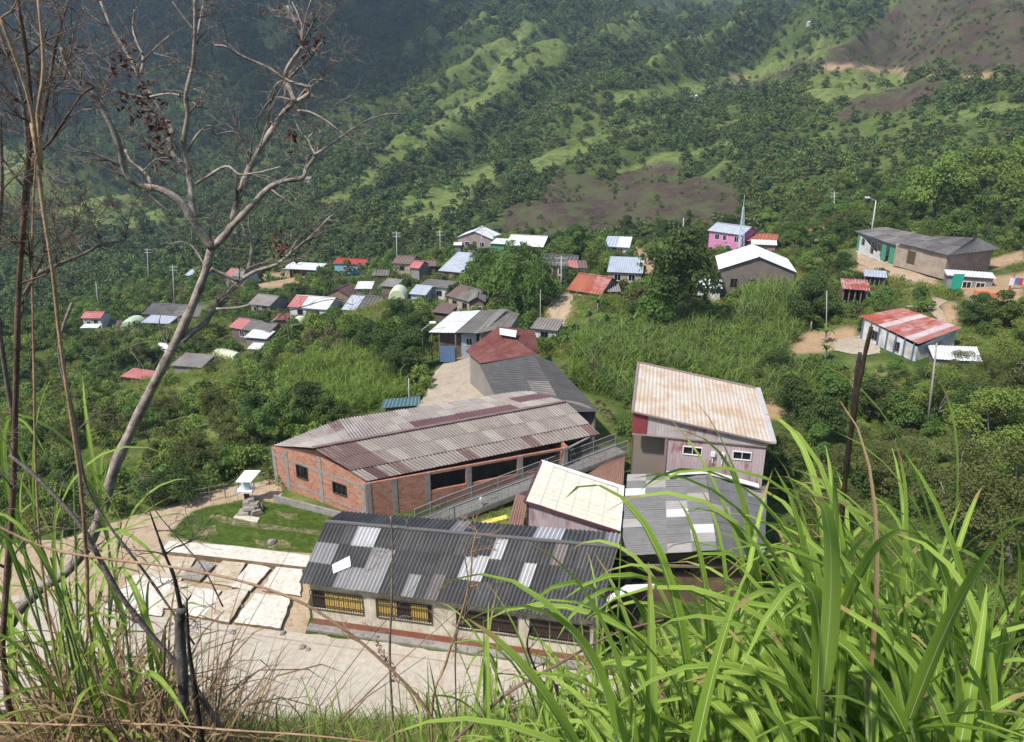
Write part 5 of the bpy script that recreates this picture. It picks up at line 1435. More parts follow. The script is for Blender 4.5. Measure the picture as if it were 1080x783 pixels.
def blades(specs, nseg=6, fold=.25, seed=0):
    """specs: rows base(3) dir(3) length width droop -> V, Q, UV ; each blade 3 verts across"""
    sp_ = np.asarray(specs, float); n = len(sp_)
    base, d, L, Wd, dr = sp_[:, :3], sp_[:, 3:6], sp_[:, 6], sp_[:, 7], sp_[:, 8]
    d = d/(np.linalg.norm(d, axis=1)[:, None]+1e-9)
    side = np.cross(d, np.array([0, 0, 1.])); side /= np.linalg.norm(side, axis=1)[:, None]+1e-6
    t = np.linspace(0, 1, nseg+1)
    rows = []; uvs = []
    p = base.copy(); cur = d.copy()
    tw = np.random.default_rng(seed).normal(size=n)*.5
    for k in range(nseg+1):
        if k:
            cur = cur+np.array([0, 0, -1.])*(dr/nseg*(.35+1.3*t[k]))[:, None]
            cur /= np.linalg.norm(cur, axis=1)[:, None]
            p = p+cur*(L/nseg)[:, None]
        prof = (.55+.45*min(1, t[k]*4))*(1-t[k])**.55 if t[k] < 1 else .0
        nn = np.cross(side, cur)
        s2 = side*np.cos(tw*t[k])[:, None]+nn*np.sin(tw*t[k])[:, None]
        hw = (Wd*.5*prof)[:, None]
        up = nn*hw*fold*2
        rows += [p-s2*hw+up, p, p+s2*hw+up]
        for x in (0, .5, 1): uvs.append(np.tile([x, t[k]], (n, 1)))
    V = np.stack(rows, 1); UV = np.stack(uvs, 1)
    m = V.shape[1]
    q = []
    for k in range(nseg):
        a = k*3
        q += [[a, a+1, a+4, a+3], [a+1, a+2, a+5, a+4]]
    Q = (np.array(q)[None]+(np.arange(n)*m)[:, None, None]).reshape(-1, 4)
    return V.reshape(-1, 3), Q, UV.reshape(-1, 2)
def blade_mesh(name, specs, mat, **kw):
    V, Q, UV = blades(specs, **kw); return quad_mesh(name, V, Q, mat, uv=UV, smooth=True)
def cane_clump(seed, n, R, H, w, mat, droop=1.6, name='cane_clump', nseg=5):
    rng = np.random.default_rng(seed); sp_ = []
    for i in range(n):
        th = rng.uniform(0, 2*PI); r = R*math.sqrt(rng.random()); th2 = rng.uniform(0, 2*PI)
        z = H*rng.uniform(0, .5); lean = rng.uniform(.15, .75)
        sp_.append((r*math.cos(th), r*math.sin(th), z, math.cos(th2)*lean, math.sin(th2)*lean, 1, H*rng.uniform(.4, .75), w, droop*rng.uniform(.4, 1.5)))
    return blade_mesh(name, sp_, mat, nseg=nseg, seed=seed)
def banana_mesh(seed, H=3.2):
    rng = random.Random(seed); sp_ = []
    for i in range(9):
        th = 2*PI*i/9+rng.uniform(-.3, .3); lean = rng.uniform(.35, 1.0)
        sp_.append((0, 0, H*.5, math.cos(th)*lean, math.sin(th)*lean, 1, rng.uniform(1.5, 2.2), .55, rng.uniform(1.2, 2.2)))
    return blade_mesh('leaves', sp_, blade_mat('banana_leaf', (.06, .13, .025), (.13, .22, .05), (.25, .33, .12), .35, .08), nseg=7, fold=.2, seed=seed)
BAN = [banana_mesh(1), banana_mesh(2)]
def stem_mesh(H, r, mat):
    mb = MB(); mb.tube([(0, 0, -.4), (.03, .02, H*.5), (.05, .03, H)], [r*1.2, r, r*.8], 7); o = mb.build('stem', mat, None, smooth=True); me = o.data; bpy.data.objects.remove(o); return me
BSTEM = stem_mesh(1.8, .11, BARK_PALE)

# ------------------------------------------------------------------ where nothing may stand or hide things
BOXES = []     # (u0, v0, u1, v1, distance)
def clear_box(u0, v0, u1, v1, Y): BOXES.append((u0, v0, u1, v1, Y))
FOOT = []
for s in H:
    a, b = s['a'], s['b']; k = (.8 if s['label'].startswith('two storey') else .42) if s['Y'][0] < 300 else 0
    u0, v0 = proj(*a); u1, v1 = proj(*b); ub, vb = proj(a[0], a[1], a[2]-s['h']*k)
    if s['Y'][0] < 300:
        if not s['label'].startswith(('scrap', 'tiny white roof among', 'faint')): clear_box(float(u0)+1, min(float(v0), float(v1))-(s['D']*.2+s['rise'])*816/s['Y'][0]*.8, float(u1)-1, float(vb), s['Y'][0])
        m = s['m']; FOOT.append((m[0], m[1]+s['D']/2, max(np.linalg.norm((b-a)[:2])*.5, s['D']*.5)+.4))
for q in [(287, 412, 632, 548, 44), (316, 540, 660, 700, 30), (655, 383, 815, 600, 36), (440, 455, 662, 560, 44), (506, 374, 632, 440, 55), (490, 345, 566, 385, 65), (452, 326, 546, 378, 75),
          (900, 240, 1054, 292, 100), (907, 325, 1036, 382, 72), (402, 418, 443, 431, 63), (440, 375, 505, 432, 62), (150, 535, 345, 700, 30), (905, 262, 985, 300, 100), (878, 358, 929, 374, 76),
          (574, 314, 600, 345, 93), (0, 600, 330, 740, 28), (235, 485, 290, 550, 44), (994, 285, 1060, 305, 95), (1010, 288, 1080, 318, 90), (270, 512, 330, 540, 46),
          (155, 322, 210, 340, 140), (130, 325, 151, 341, 145), (225, 361, 257, 380, 112), (307, 330, 323, 348, 125), (425, 280, 441, 292, 138), (411, 301, 429, 314, 124), (398, 325, 408, 335, 118), (245, 288, 300, 303, 160)]:
    clear_box(*q)
for x, y, r in [(-3, 36, 8.5), (-10, 36, 4), (3.5, 34, 4), (3.5, 42, 4), (10.5, 40, 7), (12, 48, 6.5), (11.5, 52, 4), (-10, 50, 6), (-3, 53, 6.5), (3, 56, 5.5), (4, 62, 6), (0, 66, 5), (1, 74, 5), (-2, 80, 5), (-6, 78, 4), (-12, 63, 3),
                (35, 79, 5), (38, 77, 4.5), (42, 71, 3), (55, 120, 8), (58, 112, 8), (62, 107, 8)]:
    FOOT.append((x, y, r))
FT = np.array(FOOT)
def free(x, y, h=0., r=0., margin=0., hide=True):
    """arrays -> mask of places where a plant of height h, radius r may stand"""
    x = np.atleast_1d(np.asarray(x, float)); y = np.atleast_1d(np.asarray(y, float))
    h = np.broadcast_to(h, x.shape); r = np.broadcast_to(r, x.shape)
    ok = np.ones(len(x), bool)
    for fx, fy, fr_ in FT: ok &= (x-fx)**2+(y-fy)**2 > (fr_+r*.6+margin)**2
    for p in CLEARPOLY: ok &= ~inpoly(p, x, y)
    if hide:
        z = Hh(x, y)
        u, v = proj(x, y, z); ut, vt = proj(x, y, z+h); pr = r*F/np.maximum(y, 1)
        for u0, v0, u1, v1, Yb in BOXES:
            ok &= ~((y < Yb+2) & (u+pr*.8 > u0) & (u-pr*.8 < u1) & (vt < v1-1) & (v > v0))
    return ok

# ------------------------------------------------------------------ instancing of what nobody could count
def scatter(name, label, cat, pts, meshes, tilt=0.12):
    """pts: rows x y z rot scale pick ; one 'stuff' object, copies by geometry nodes"""
    pts = np.asarray(pts, float)
    me = bpy.data.meshes.new(name); me.vertices.add(len(pts)); me.vertices.foreach_set('co', pts[:, :3].astype(np.float32).ravel())
    rot = np.stack([RNG.normal(size=len(pts))*tilt, RNG.normal(size=len(pts))*tilt, pts[:, 3]], 1).astype(np.float32)
    a = me.attributes.new('rot', 'FLOAT_VECTOR', 'POINT'); a.data.foreach_set('vector', rot.ravel())
    sc = pts[:, 4:5]*np.ones((1, 3)); sc[:, 2] *= RNG.uniform(.8, 1.2, len(pts))
    a = me.attributes.new('scl', 'FLOAT_VECTOR', 'POINT'); a.data.foreach_set('vector', sc.astype(np.float32).ravel())
    a = me.attributes.new('pick', 'INT', 'POINT'); a.data.foreach_set('value', pts[:, 5].astype(np.int32))
    for m in {mm for k in meshes for mm in k.materials}: me.materials.append(m)
    o = bpy.data.objects.new(name, me); COL.objects.link(o)
    setp(o, label, cat, kind='stuff')
    ng = bpy.data.node_groups.new(name, 'GeometryNodeTree')
    ng.interface.new_socket('Geometry', in_out='INPUT', socket_type='NodeSocketGeometry')
    ng.interface.new_socket('Geometry', in_out='OUTPUT', socket_type='NodeSocketGeometry')
    N = ng.nodes; gi = N.new('NodeGroupInput'); go = N.new('NodeGroupOutput'); jn = N.new('GeometryNodeJoinGeometry')
    def attr(nm, dt):
        a = N.new('GeometryNodeInputNamedAttribute'); a.data_type = dt; a.inputs['Name'].default_value = nm
        return [q for q in a.outputs if q.enabled and q.name == 'Attribute'][0]
    ra, sa, pa = attr('rot', 'FLOAT_VECTOR'), attr('scl', 'FLOAT_VECTOR'), attr('pick', 'INT')
    e2r = None
    for k, mm in enumerate(meshes):
        src = bpy.data.objects.new(name+'_source', mm)
        oi = N.new('GeometryNodeObjectInfo'); oi.inputs['Object'].default_value = src
        cmp = N.new('FunctionNodeCompare'); cmp.data_type = 'INT'; cmp.operation = 'EQUAL'
        ii = [q for q in cmp.inputs if q.enabled and q.type == 'INT']
        ng.links.new(pa, ii[0]); ii[1].default_value = k
        ip = N.new('GeometryNodeInstanceOnPoints')
        ng.links.new(gi.outputs[0], ip.inputs['Points']); ng.links.new(cmp.outputs[0], ip.inputs['Selection'])
        ng.links.new(oi.outputs['Geometry'], ip.inputs['Instance'])
        ng.links.new(ra, ip.inputs['Rotation']); ng.links.new(sa, ip.inputs['Scale'])
        ng.links.new(ip.outputs[0], jn.inputs[0])
    ng.links.new(jn.outputs[0], go.inputs[0])
    md = o.modifiers.new('scatter', 'NODES'); md.node_group = ng
    return o

# ------------------------------------------------------------------ individual trees
TREES = []
NAMES = {'broad_dark': ('broadleaf_tree', 'dark green broadleaf tree'), 'broad_mid': ('broadleaf_tree', 'mid green bushy tree'), 'light': ('leafy_tree', 'bright yellow green tree'),
         'airy': ('coffee_shade_tree', 'thin airy olive tree'), 'umbrella': ('umbrella_tree', 'flat topped spreading tree'), 'slim': ('slender_tree', 'narrow dark upright tree'),
         'dry': ('dry_shrub', 'brown half dry shrub'), 'fine': ('fine_leaved_tree', 'olive small leaved tree'), 'fine_light': ('fine_leaved_tree', 'light green small leaved tree'),
         'feather': ('feathery_tree', 'feathery bamboo-like tree'), 'banana': ('banana_plant', 'broad leaved banana plant')}
def zone(u, v):
    Z = [(0, 120, 230, 330, 'at the far left edge of the village'), (120, 240, 230, 330, 'left of the white and pink roofs'), (240, 350, 230, 345, 'around the white and pink roofs'),
         (350, 470, 230, 345, 'among the pale domes and grey roofs of the village centre'), (470, 620, 230, 330, 'around the white roofed houses on the crest'), (620, 740, 230, 330, 'below the brown slope left of the pink house'),
         (740, 900, 200, 300, 'around the pink house and its antenna mast'), (900, 1080, 100, 262, 'on the slope above the green and white house'), (900, 1080, 262, 345, 'below the earth patio at the right'),
         (0, 250, 330, 420, 'on the slope below the village'), (250, 450, 345, 420, 'between the village and the green field'), (0, 440, 400, 560, 'in the green field left of the brick building'),
         (440, 640, 320, 400, 'beside the courtyard houses'), (600, 800, 300, 400, 'on the cane slope behind the tall church roof'), (800, 940, 300, 420, 'right of the white gabled hall'), (780, 960, 400, 640, 'right of the church below the rust roofed house'),
         (940, 1090, 340, 640, 'at the right edge below the rust roofed house')]
    for u0, u1, v0, v1, t in Z:
        if u0 <= u <= u1 and v0 <= v <= v1: return t
    return 'on the valley slope far beyond the village' if v < 235 else 'on the grassy slope around the village'
PROTO = {}
def tree(kind, x, y, scale=1.0, zs=1.0, var=None, label=None, group=None):
    z = float(Hh(x, y)); u, v = proj(x, y, z)
    nm, txt = NAMES[kind]; zt = zone(float(u), float(v))
    lab = label or f'{txt} {zt}'
    grp = None if label else (group or f'{txt}s {zt}')
    rt = empty(nm, (x, y, z), lab, 'tree' if kind != 'dry' and kind != 'banana' else ('plant' if kind == 'banana' else 'shrub'), grp, random.uniform(0, 2*PI))
    rt.scale = (scale*random.uniform(.9, 1.1), scale*random.uniform(.9, 1.1), scale*zs)
    if kind == 'banana':
        link_mesh('leaves', BAN[random.randrange(2)], rt); link_mesh('stem', BSTEM, rt); TREES.append((x, y, 1.2*scale)); return rt
    opts = SPEC[kind]; c, t, R, Hh_ = opts[random.randrange(len(opts)) if var is None else var]
    link_mesh('crown', c, rt); link_mesh('trunk', t, rt)
    TREES.append((x, y, R*scale)); return rt
def tree_px(kind, u, v, hpx=None, scale=None, Y=None, **kw):
    """stand a tree where the photograph shows its foot; hpx = its height in the photograph"""
    q = hit(u, v) if Y is None else np.array([*P(u, v, Y=Y)[:2], 0])
    if q is None: return
    Ht = SPEC[kind][0][3] if kind != 'banana' else 3.4
    sc = scale if scale else hpx*q[1]/F/Ht*.98
    return tree(kind, q[0], q[1], sc, **kw)
random.seed(11)
tree_px('feather', 540, 330, 88, label='great feathery bamboo-like tree in the middle of the village')
tree_px('broad_dark', 555, 300, 44, label='dark round tree directly behind the great feathery tree')
tree_px('broad_dark', 575, 318, 30); tree_px('broad_dark', 520, 322, 34); tree_px('broad_dark', 600, 300, 20)
tree_px('broad_dark', 712, 345, 100, zs=1.05, label='great dark spreading tree left of the white gabled hall')
tree_px('broad_mid', 690, 350, 60, label='mid green tree leaning against the left side of the great dark tree'); tree_px('broad_dark', 722, 322, 34, label='dark tree between the great dark tree and the low white shed')
for u_, v_ in ((642, 446), (650, 458), (632, 436), (596, 398), (603, 410)): tree_px('dry', u_, v_, 16)
tree_px('slim', 855, 335, 62, label='dense dark conical tree right of the white gabled hall', zs=.9); tree_px('broad_dark', 850, 345, 50); tree_px('broad_dark', 866, 338, 36)
for u, v, h, k in [(838, 264, 30, 'broad_mid'), (868, 282, 34, 'broad_mid'), (882, 262, 26, 'broad_dark'), (825, 258, 20, 'broad_dark'), (890, 290, 24, 'broad_dark'),
                   (985, 238, 76, 'light'), (1030, 225, 66, 'light'), (1060, 235, 55, 'light'), (1010, 240, 50, 'broad_mid'), (962, 236, 40, 'broad_mid'), (935, 236, 34, 'broad_mid'), (1075, 215, 70, 'light'), (900, 238, 26, 'light'),
                   (1045, 245, 38, 'slim'), (870, 240, 22, 'broad_dark'), (810, 240, 20, 'light'), (660, 250, 22, 'broad_dark'), (700, 262, 30, 'broad_dark'), (685, 252, 18, 'light'),
                   (620, 262, 18, 'light'), (608, 268, 20, 'broad_mid'), (470, 255, 20, 'light'), (448, 262, 22, 'broad_mid'), (590, 262, 18, 'broad_dark')]:
    tree_px(k, u, v, h)
for u, v, h, k in [(213, 502, 60, 'airy'), (190, 515, 34, 'broad_dark'), (172, 520, 28, 'broad_dark'), (255, 480, 46, 'airy'), (275, 470, 44, 'broad_mid'), (300, 455, 48, 'broad_mid'), (270, 450, 44, 'broad_dark'),
                   (330, 445, 50, 'broad_dark'), (350, 450, 40, 'broad_mid'), (240, 462, 40, 'airy'), (160, 480, 56, 'airy'), (180, 450, 44, 'airy'), (225, 440, 30, 'airy'), (120, 470, 50, 'airy'),
                   (420, 408, 44, 'broad_dark'), (432, 395, 52, 'broad_dark'), (410, 392, 50, 'broad_dark'), (395, 378, 44, 'broad_dark'), (380, 370, 40, 'broad_mid'), (436, 368, 40, 'broad_dark'), (448, 352, 26, 'broad_mid'), (420, 350, 36, 'broad_dark'), (432, 340, 22, 'broad_mid'),
                   (352, 372, 30, 'dry'), (330, 368, 24, 'dry'), (250, 333, 22, 'dry'), (375, 360, 30, 'broad_mid'), (550, 352, 18, 'broad_dark'), (310, 360, 26, 'broad_mid')]:
    tree_px(k, u, v, h)
for u, v, h, k in [(1000, 560, 130, 'fine'), (1060, 600, 170, 'fine'), (940, 520, 90, 'fine'), (1040, 500, 110, 'fine_light'), (985, 450, 72, 'fine_light'), (1070, 470, 110, 'fine'), (900, 510, 76, 'fine'), (860, 560, 90, 'fine'),
                   (1035, 440, 76, 'fine'), (1075, 400, 70, 'fine_light'), (1010, 420, 56, 'fine'), (950, 455, 50, 'broad_mid'), (1055, 345, 40, 'broad_mid'), (1030, 340, 32, 'broad_dark'), (1075, 345, 34, 'light'),
                   (915, 445, 50, 'broad_dark'), (880, 425, 46, 'broad_mid'), (860, 470, 62, 'broad_dark'), (835, 440, 50, 'broad_dark'), (820, 395, 32, 'broad_dark'), (830, 500, 60, 'fine'), (945, 400, 26, 'broad_mid'), (975, 415, 30, 'broad_dark'), (850, 620, 110, 'fine')]:
    tree_px(k, u, v, h)
for u, v, h in [(640, 352, 30), (622, 345, 26), (655, 360, 30), (668, 350, 26), (605, 360, 28), (598, 370, 24), (630, 330, 24), (680, 368, 28), (855, 350, 26), (870, 362, 24), (845, 395, 28), (835, 410, 26), (765, 372, 26), (805, 372, 24), (590, 268, 14), (607, 262, 14), (630, 262, 12),
                (815, 248, 18), (830, 246, 16), (420, 290, 14), (395, 300, 16), (140, 315, 16), (160, 310, 16), (465, 295, 12), (340, 345, 14), (590, 252, 14), (980, 262, 12), (700, 258, 16), (915, 246, 16), (500, 275, 13), (448, 290, 13), (388, 318, 14), (345, 300, 13), (280, 335, 14), (225, 352, 14), (120, 355, 15), (700, 330, 24), (748, 345, 26), (870, 380, 24), (890, 400, 22), (955, 345, 18)]:
    tree_px('banana', u, v, h)
n_expl = len(TREES)
rg = np.random.default_rng(5)
tries = 0
while len(TREES) < 286 and tries < 30000:
    tries += 1
    y = math.sqrt(rg.uniform(52**2, 205**2)); x = rg.uniform(-.74, .74)*y*1.0
    u, v = proj(x, y, float(Hh(x, y))); u, v = float(u), float(v)
    left = x < -5
    k = rg.choice(['broad_dark', 'broad_mid', 'light', 'airy', 'slim', 'umbrella', 'dry', 'banana'], p=[.22, .30, .20, .08, .05, .04, .03, .08])
    if left and y < 95: k = rg.choice(['airy', 'broad_mid', 'broad_dark', 'light'], p=[.35, .25, .05, .35])
    if -40 < x < -8 and 58 < y < 98 and rg.random() < .9: continue
    if 560 < u < 830 and y < 100 and v > 320: continue
    sc = rg.uniform(.5, .95)*(1 if y > 90 else .7)
    if u > 880 and v < 262: sc *= 1.2
    Ht = (SPEC[k][0][3] if k != 'banana' else 3.4)*sc; R = (SPEC[k][0][2] if k != 'banana' else 1.3)*sc
    if not free([x], [y], Ht, R)[0]: continue
    if any((x-a)**2+(y-b)**2 < ((R+c)*.52)**2 for a, b, c in TREES): continue
    if float(sample_grid(EA, np.array([x]), np.array([y]))[0]) > .4 or float(sample_grid(BU, np.array([x]), np.array([y]))[0]) > .4: continue
    tree(k, x, y, sc)

# ------------------------------------------------------------------ shrubs, cane, tufts, far woods
def disc(n, y0, y1, smin=-.80, smax=.80):
    y = np.sqrt(RNG.uniform(y0**2, y1**2, n)); x = RNG.uniform(smin, smax, n)*(y+4); return x, y
def shrub(name, n, L, Wd, m, seed, R=1.1, H=1.6, nb=7):
    bl = rand_blobs(seed, R, H, 0.15, nb, .55); return crown_mesh(name, bl, n, L, Wd, m, seed)
SH = [shrub('shrub', 420, .26, .15, LEAF_DARK, 3), shrub('shrub', 420, .26, .15, LEAF_MID, 4), shrub('shrub', 360, .26, .14, LEAF_LIGHT, 5), shrub('shrub', 380, .20, .12, LEAF_OLIVE, 6), shrub('shrub', 200, .2, .1, LEAF_DRY, 7)]
x, y = disc(13000, 44, 215)
h = RNG.uniform(.5, 1.2, len(x))*np.where((y > 95) & (x < 30), 1.45, 1)
e = sample_grid(EA, x, y); b_ = sample_grid(BU, x, y)
ok = free(x, y, h*1.5, h*.9) & (e < .4) & (b_ < .5)
dens = fbm(x/9, y/9, 61, 3); ok &= dens > np.where(y > 95, .30, .36)
x, y, h = x[ok], y[ok], h[ok]
pk = RNG.choice(5, len(x), p=[.20, .36, .22, .17, .05])
lf = (x < -6) & (y < 100); pk[lf] = RNG.choice([1, 2, 3], lf.sum(), p=[.25, .5, .25])
scatter('shrub_thicket', 'tangled green shrubs and coffee bushes covering the slopes around the village', 'shrubs', np.column_stack([x, y, Hh(x, y)-.1, RNG.uniform(0, 6.28, len(x)), h, pk]), SH)
print('shrubs', len(x))
# cane patches
CN = [cane_clump(1, 46, .7, 2.6, .07, CANE), cane_clump(2, 46, .7, 2.6, .07, CANE2), cane_clump(3, 40, .7, 2.2, .08, CANE)]
def in_px(polys, x, y):
    u, v = proj(x, y, Hh(x, y)); r = np.zeros(len(x), bool)
    for p in polys: r |= inpoly(p, u, v)
    return r
CP = [[(600, 400), (610, 350), (690, 345), (760, 335), (800, 330), (850, 335), (840, 365), (790, 400), (800, 430), (740, 400), (680, 392), (665, 440), (640, 450), (625, 430)],
      [(785, 345), (782, 318), (845, 318), (850, 345)], [(240, 455), (235, 430), (290, 395), (370, 378), (425, 392), (430, 425), (350, 450), (280, 462)], [(800, 380), (860, 400), (860, 430), (815, 430)]]
x, y = disc(16000, 44, 135, -.3, .5)
ok = in_px(CP, x, y); x, y = x[ok], y[ok]; h = RNG.uniform(.55, 1.1, len(x)); u, v = proj(x, y, Hh(x, y))
tall = inpoly([(785, 348), (780, 315), (848, 315), (852, 348)], u, v); h[tall] *= 1.45
ok = free(x, y, h*2.2, h*.4)|(tall & free(x, y, 0, 0, hide=False)); x, y, h, tall = x[ok], y[ok], h[ok], tall[ok]
pk = RNG.choice(3, len(x), p=[.35, .4, .25]); pk[x < -2] = 0
scatter('cane_field', 'tall green cane and elephant grass on the slopes behind the church and left of the courtyard', 'cane', np.column_stack([x, y, Hh(x, y)-.1, RNG.uniform(0, 6.28, len(x)), h, pk]), CN)
print('cane', len(x))
TF = [cane_clump(11, 22, .35, .55, .035, TUFT, 1.8, 'grass_tuft', 3), cane_clump(12, 18, .35, .45, .03, CANE, 1.8, 'grass_tuft', 3), cane_clump(13, 16, .3, .5, .03, STRAW, 1.6, 'grass_tuft', 3)]
x, y = disc(30000, 40, 150)
ok = free(x, y, 0, 0, hide=False) & (sample_grid(EA, x, y) < .35); x, y = x[ok], y[ok]
pk = RNG.choice(3, len(x), p=[.55, .32, .13]); sc = RNG.uniform(.7, 1.5, len(x))*np.clip(y/60, 1, 1.8)
scatter('meadow_grass', 'rough grass covering the ground around the buildings', 'grass', np.column_stack([x, y, Hh(x, y)-.03, RNG.uniform(0, 6.28, len(x)), sc, pk]), TF)
# short grass on the lawn, sparse weeds at the edges of the dirt
lx = RNG.uniform(-24, -6, 26000); ly = RNG.uniform(38, 52, 26000)
lw = [tuple(q) for q in lawn]; ok = inpoly(lw, lx, ly)
lx, ly = lx[ok], ly[ok]
LT = [cane_clump(15, 14, .16, .14, .016, blade_mat('lawn_blades', (.07, .14, .016), (.17, .25, .04), (.14, .22, .04)), 1.4, 'lawn_tuft', 2)]
scatter('lawn_grass', 'short mown grass on the lawn around the rock monument', 'grass', np.column_stack([lx, ly, np.full(len(lx), .045), RNG.uniform(0, 6.28, len(lx)), RNG.uniform(.7, 1.4, len(lx)), np.zeros(len(lx))]), LT)
# long grass over the bank below the viewer and around the halls
x, y = disc(2600, 8, 38, -.85, .95)
ok = (y < 27.5)|(x > 5.2)
ok &= free(x, y, 0, .2, hide=False)
u, v = proj(x, y, Hh(x, y)); ok &= ~((y > 27) & (x < 5.2))
x, y = x[ok], y[ok]; h = RNG.uniform(.28, .6, len(x))*np.where(x > 4, 1.1, .8)
scatter('bank_grass', 'long green grass covering the steep bank and the slope right of the school', 'grass', np.column_stack([x, y, Hh(x, y)-.05, RNG.uniform(0, 6.28, len(x)), h, RNG.choice(3, len(x), p=[.5, .2, .3])]), CN)
# far woods
def far_tree(seed, R, H, m, n=130, squash=.8, L=.85):
    bl = rand_blobs(seed, R, H, .3, 7, R*.45, squash); return crown_mesh('far_tree', bl, n, L, L*.7, m, seed, lowcut=-.1, shell=.25)
FAR2 = leaf_mat('leaves_far_olive', (0.061, 0.077, 0.015), (0.159, 0.165, 0.040), .2, .6, nscale=.02)
FAR3 = leaf_mat('leaves_far_light', (0.067, 0.116, 0.015), (0.183, 0.242, 0.040), .2, .6, nscale=.02)
FT_ = [far_tree(1, 2.6, 4.2, LEAF_FAR), far_tree(2, 2.4, 5.0, LEAF_FAR), far_tree(3, 3.2, 4.4, LEAF_FAR, 170, .55), far_tree(4, 2.3, 3.6, FAR3), far_tree(5, 2.2, 3.4, FAR2), far_tree(6, 1.5, 6.0, LEAF_FAR, 120, 1.2)]
x, y = disc(112000, 190, 960, -.72, .72); x_, y_ = disc(9000, 960, 1300, -.72, .72); x, y = np.concatenate([x, x_]), np.concatenate([y, y_])
p_, b_, e_ = sample_grid(PA, x, y), sample_grid(BU, x, y), sample_grid(EA, x, y)
d1 = fbm(x/26, y/34, 71, 4); d2 = fbm(x/110, y/110, 72, 3)
pr = np.clip((d1*.75+d2*.35-.365)*6.0, .38, 1)*np.clip(1-p_*1.3, .06, 1)*np.clip(1-b_*.95, .12, 1)*(e_ < .3)
fl = (x < -.1*y)|(y > 640); pr = np.where(fl, np.clip(pr*1.3+.1, 0, 1), pr)
ok = RNG.random(len(x)) < pr; x, y = x[ok], y[ok]
sc = RNG.uniform(.35, 1.05, len(x))*np.clip(.85+y/1200, .9, 1.4); sc *= np.where(RNG.random(len(x)) < .4, .5, 1)
pk = RNG.choice(6, len(x), p=[.27, .2, .14, .17, .17, .05])
rt_ = (x > -.1*y) & (y < 620); pk[rt_] = RNG.choice(6, rt_.sum(), p=[.20, .10, .10, .28, .28, .04])
sc = np.where(sample_grid(BU, x, y) > .4, np.minimum(sc, .45), sc)
scatter('far_woods', 'dark green trees and scrub covering the far mountain slopes', 'woods', np.column_stack([x, y, Hh(x, y)-.3, RNG.uniform(0, 6.28, len(x)), sc, pk]), FT_)
print('far', len(x), 'trees', len(TREES), n_expl)
# ------------------------------------------------------------------ pale plastic domes (drying tunnels)
DOMEM = plain_mat('cream_plastic_film', (.50, .53, .34), .45, var=.15)
DOMEG = plain_mat('green_white_plastic_film', (.40, .50, .30), .45, var=.15)
def dome(u0, u1, vb, Y, lab, L=3.0, yaw=0.0, hk=1.0, mat=DOMEM):
    a, b = P(u0, vb, Y=Y), P(u1, vb, Y=Y); c = (a+b)/2; w = np.linalg.norm((b-a)[:2])/2; z = float(Hh(c[0], c[1]))
    z = min(c[2], z+.6) if abs(c[2]-z) < 3 else z
    rt = empty('plastic_dome', (c[0], c[1], z), lab, 'greenhouse', None)
    mb = MB(); n = 12; m = 6; ca, sa = math.cos(yaw), math.sin(yaw)
    def q(t, th):
        e = 1-.12*(2*abs(t-.5))**4; x = -w*math.cos(th)*e; zz = w*hk*math.sin(th)*e*1.05; yy = (t-.5)*L
        return (c[0]+x*ca-yy*sa, c[1]+x*sa+yy*ca, z+zz)
    for i in range(m):
        for j in range(n):
            mb.face([q(i/m, PI*j/n), q((i+1)/m, PI*j/n), q((i+1)/m, PI*(j+1)/n), q(i/m, PI*(j+1)/n)][::-1])
    for t in (0, 1): mb.face([q(t, PI*j/n) for j in range(n+1)][::(1 if t else -1)])
    mb.build('film', mat, rt, smooth=False)
    for i in range(m+1):
        rb = MB(); rb.tube([np.array(q(i/m, PI*j/n))+[0, 0, .02] for j in range(n+1)], [.035]*(n+1), 5); rb.build('rib', plain_mat('white_pipe', (.6, .6, .56)), rt)
    return rt
q = P(240, 371, Y=114)
dome(232, 249, 379, 112, 'long cream plastic tunnel lying left of the tiny white roofed hut', 4.3, rad(-118), 1.15)
dome(130, 151, 340, 148, 'pale green white plastic dome at the left end of the long low grey roof', 4.5, 0, 1.1, DOMEG)
dome(308, 323, 344, 126, 'small yellowish plastic dome below the patched pink and white roof', 3, 0, 1.2)
dome(425, 442, 292, 139, 'plastic dome with the small red roofed shed at its back', 4, .2, 1.1, DOMEG)
dome(411, 430, 314, 125, 'cream plastic dome beside the small grey roofed hut', 4, 0, 1.2)
dome(398, 408, 335, 119, 'smallest pale dome half hidden by the dark tree right of the grey and blue roof', 3, 0, 1.5, DOMEG)
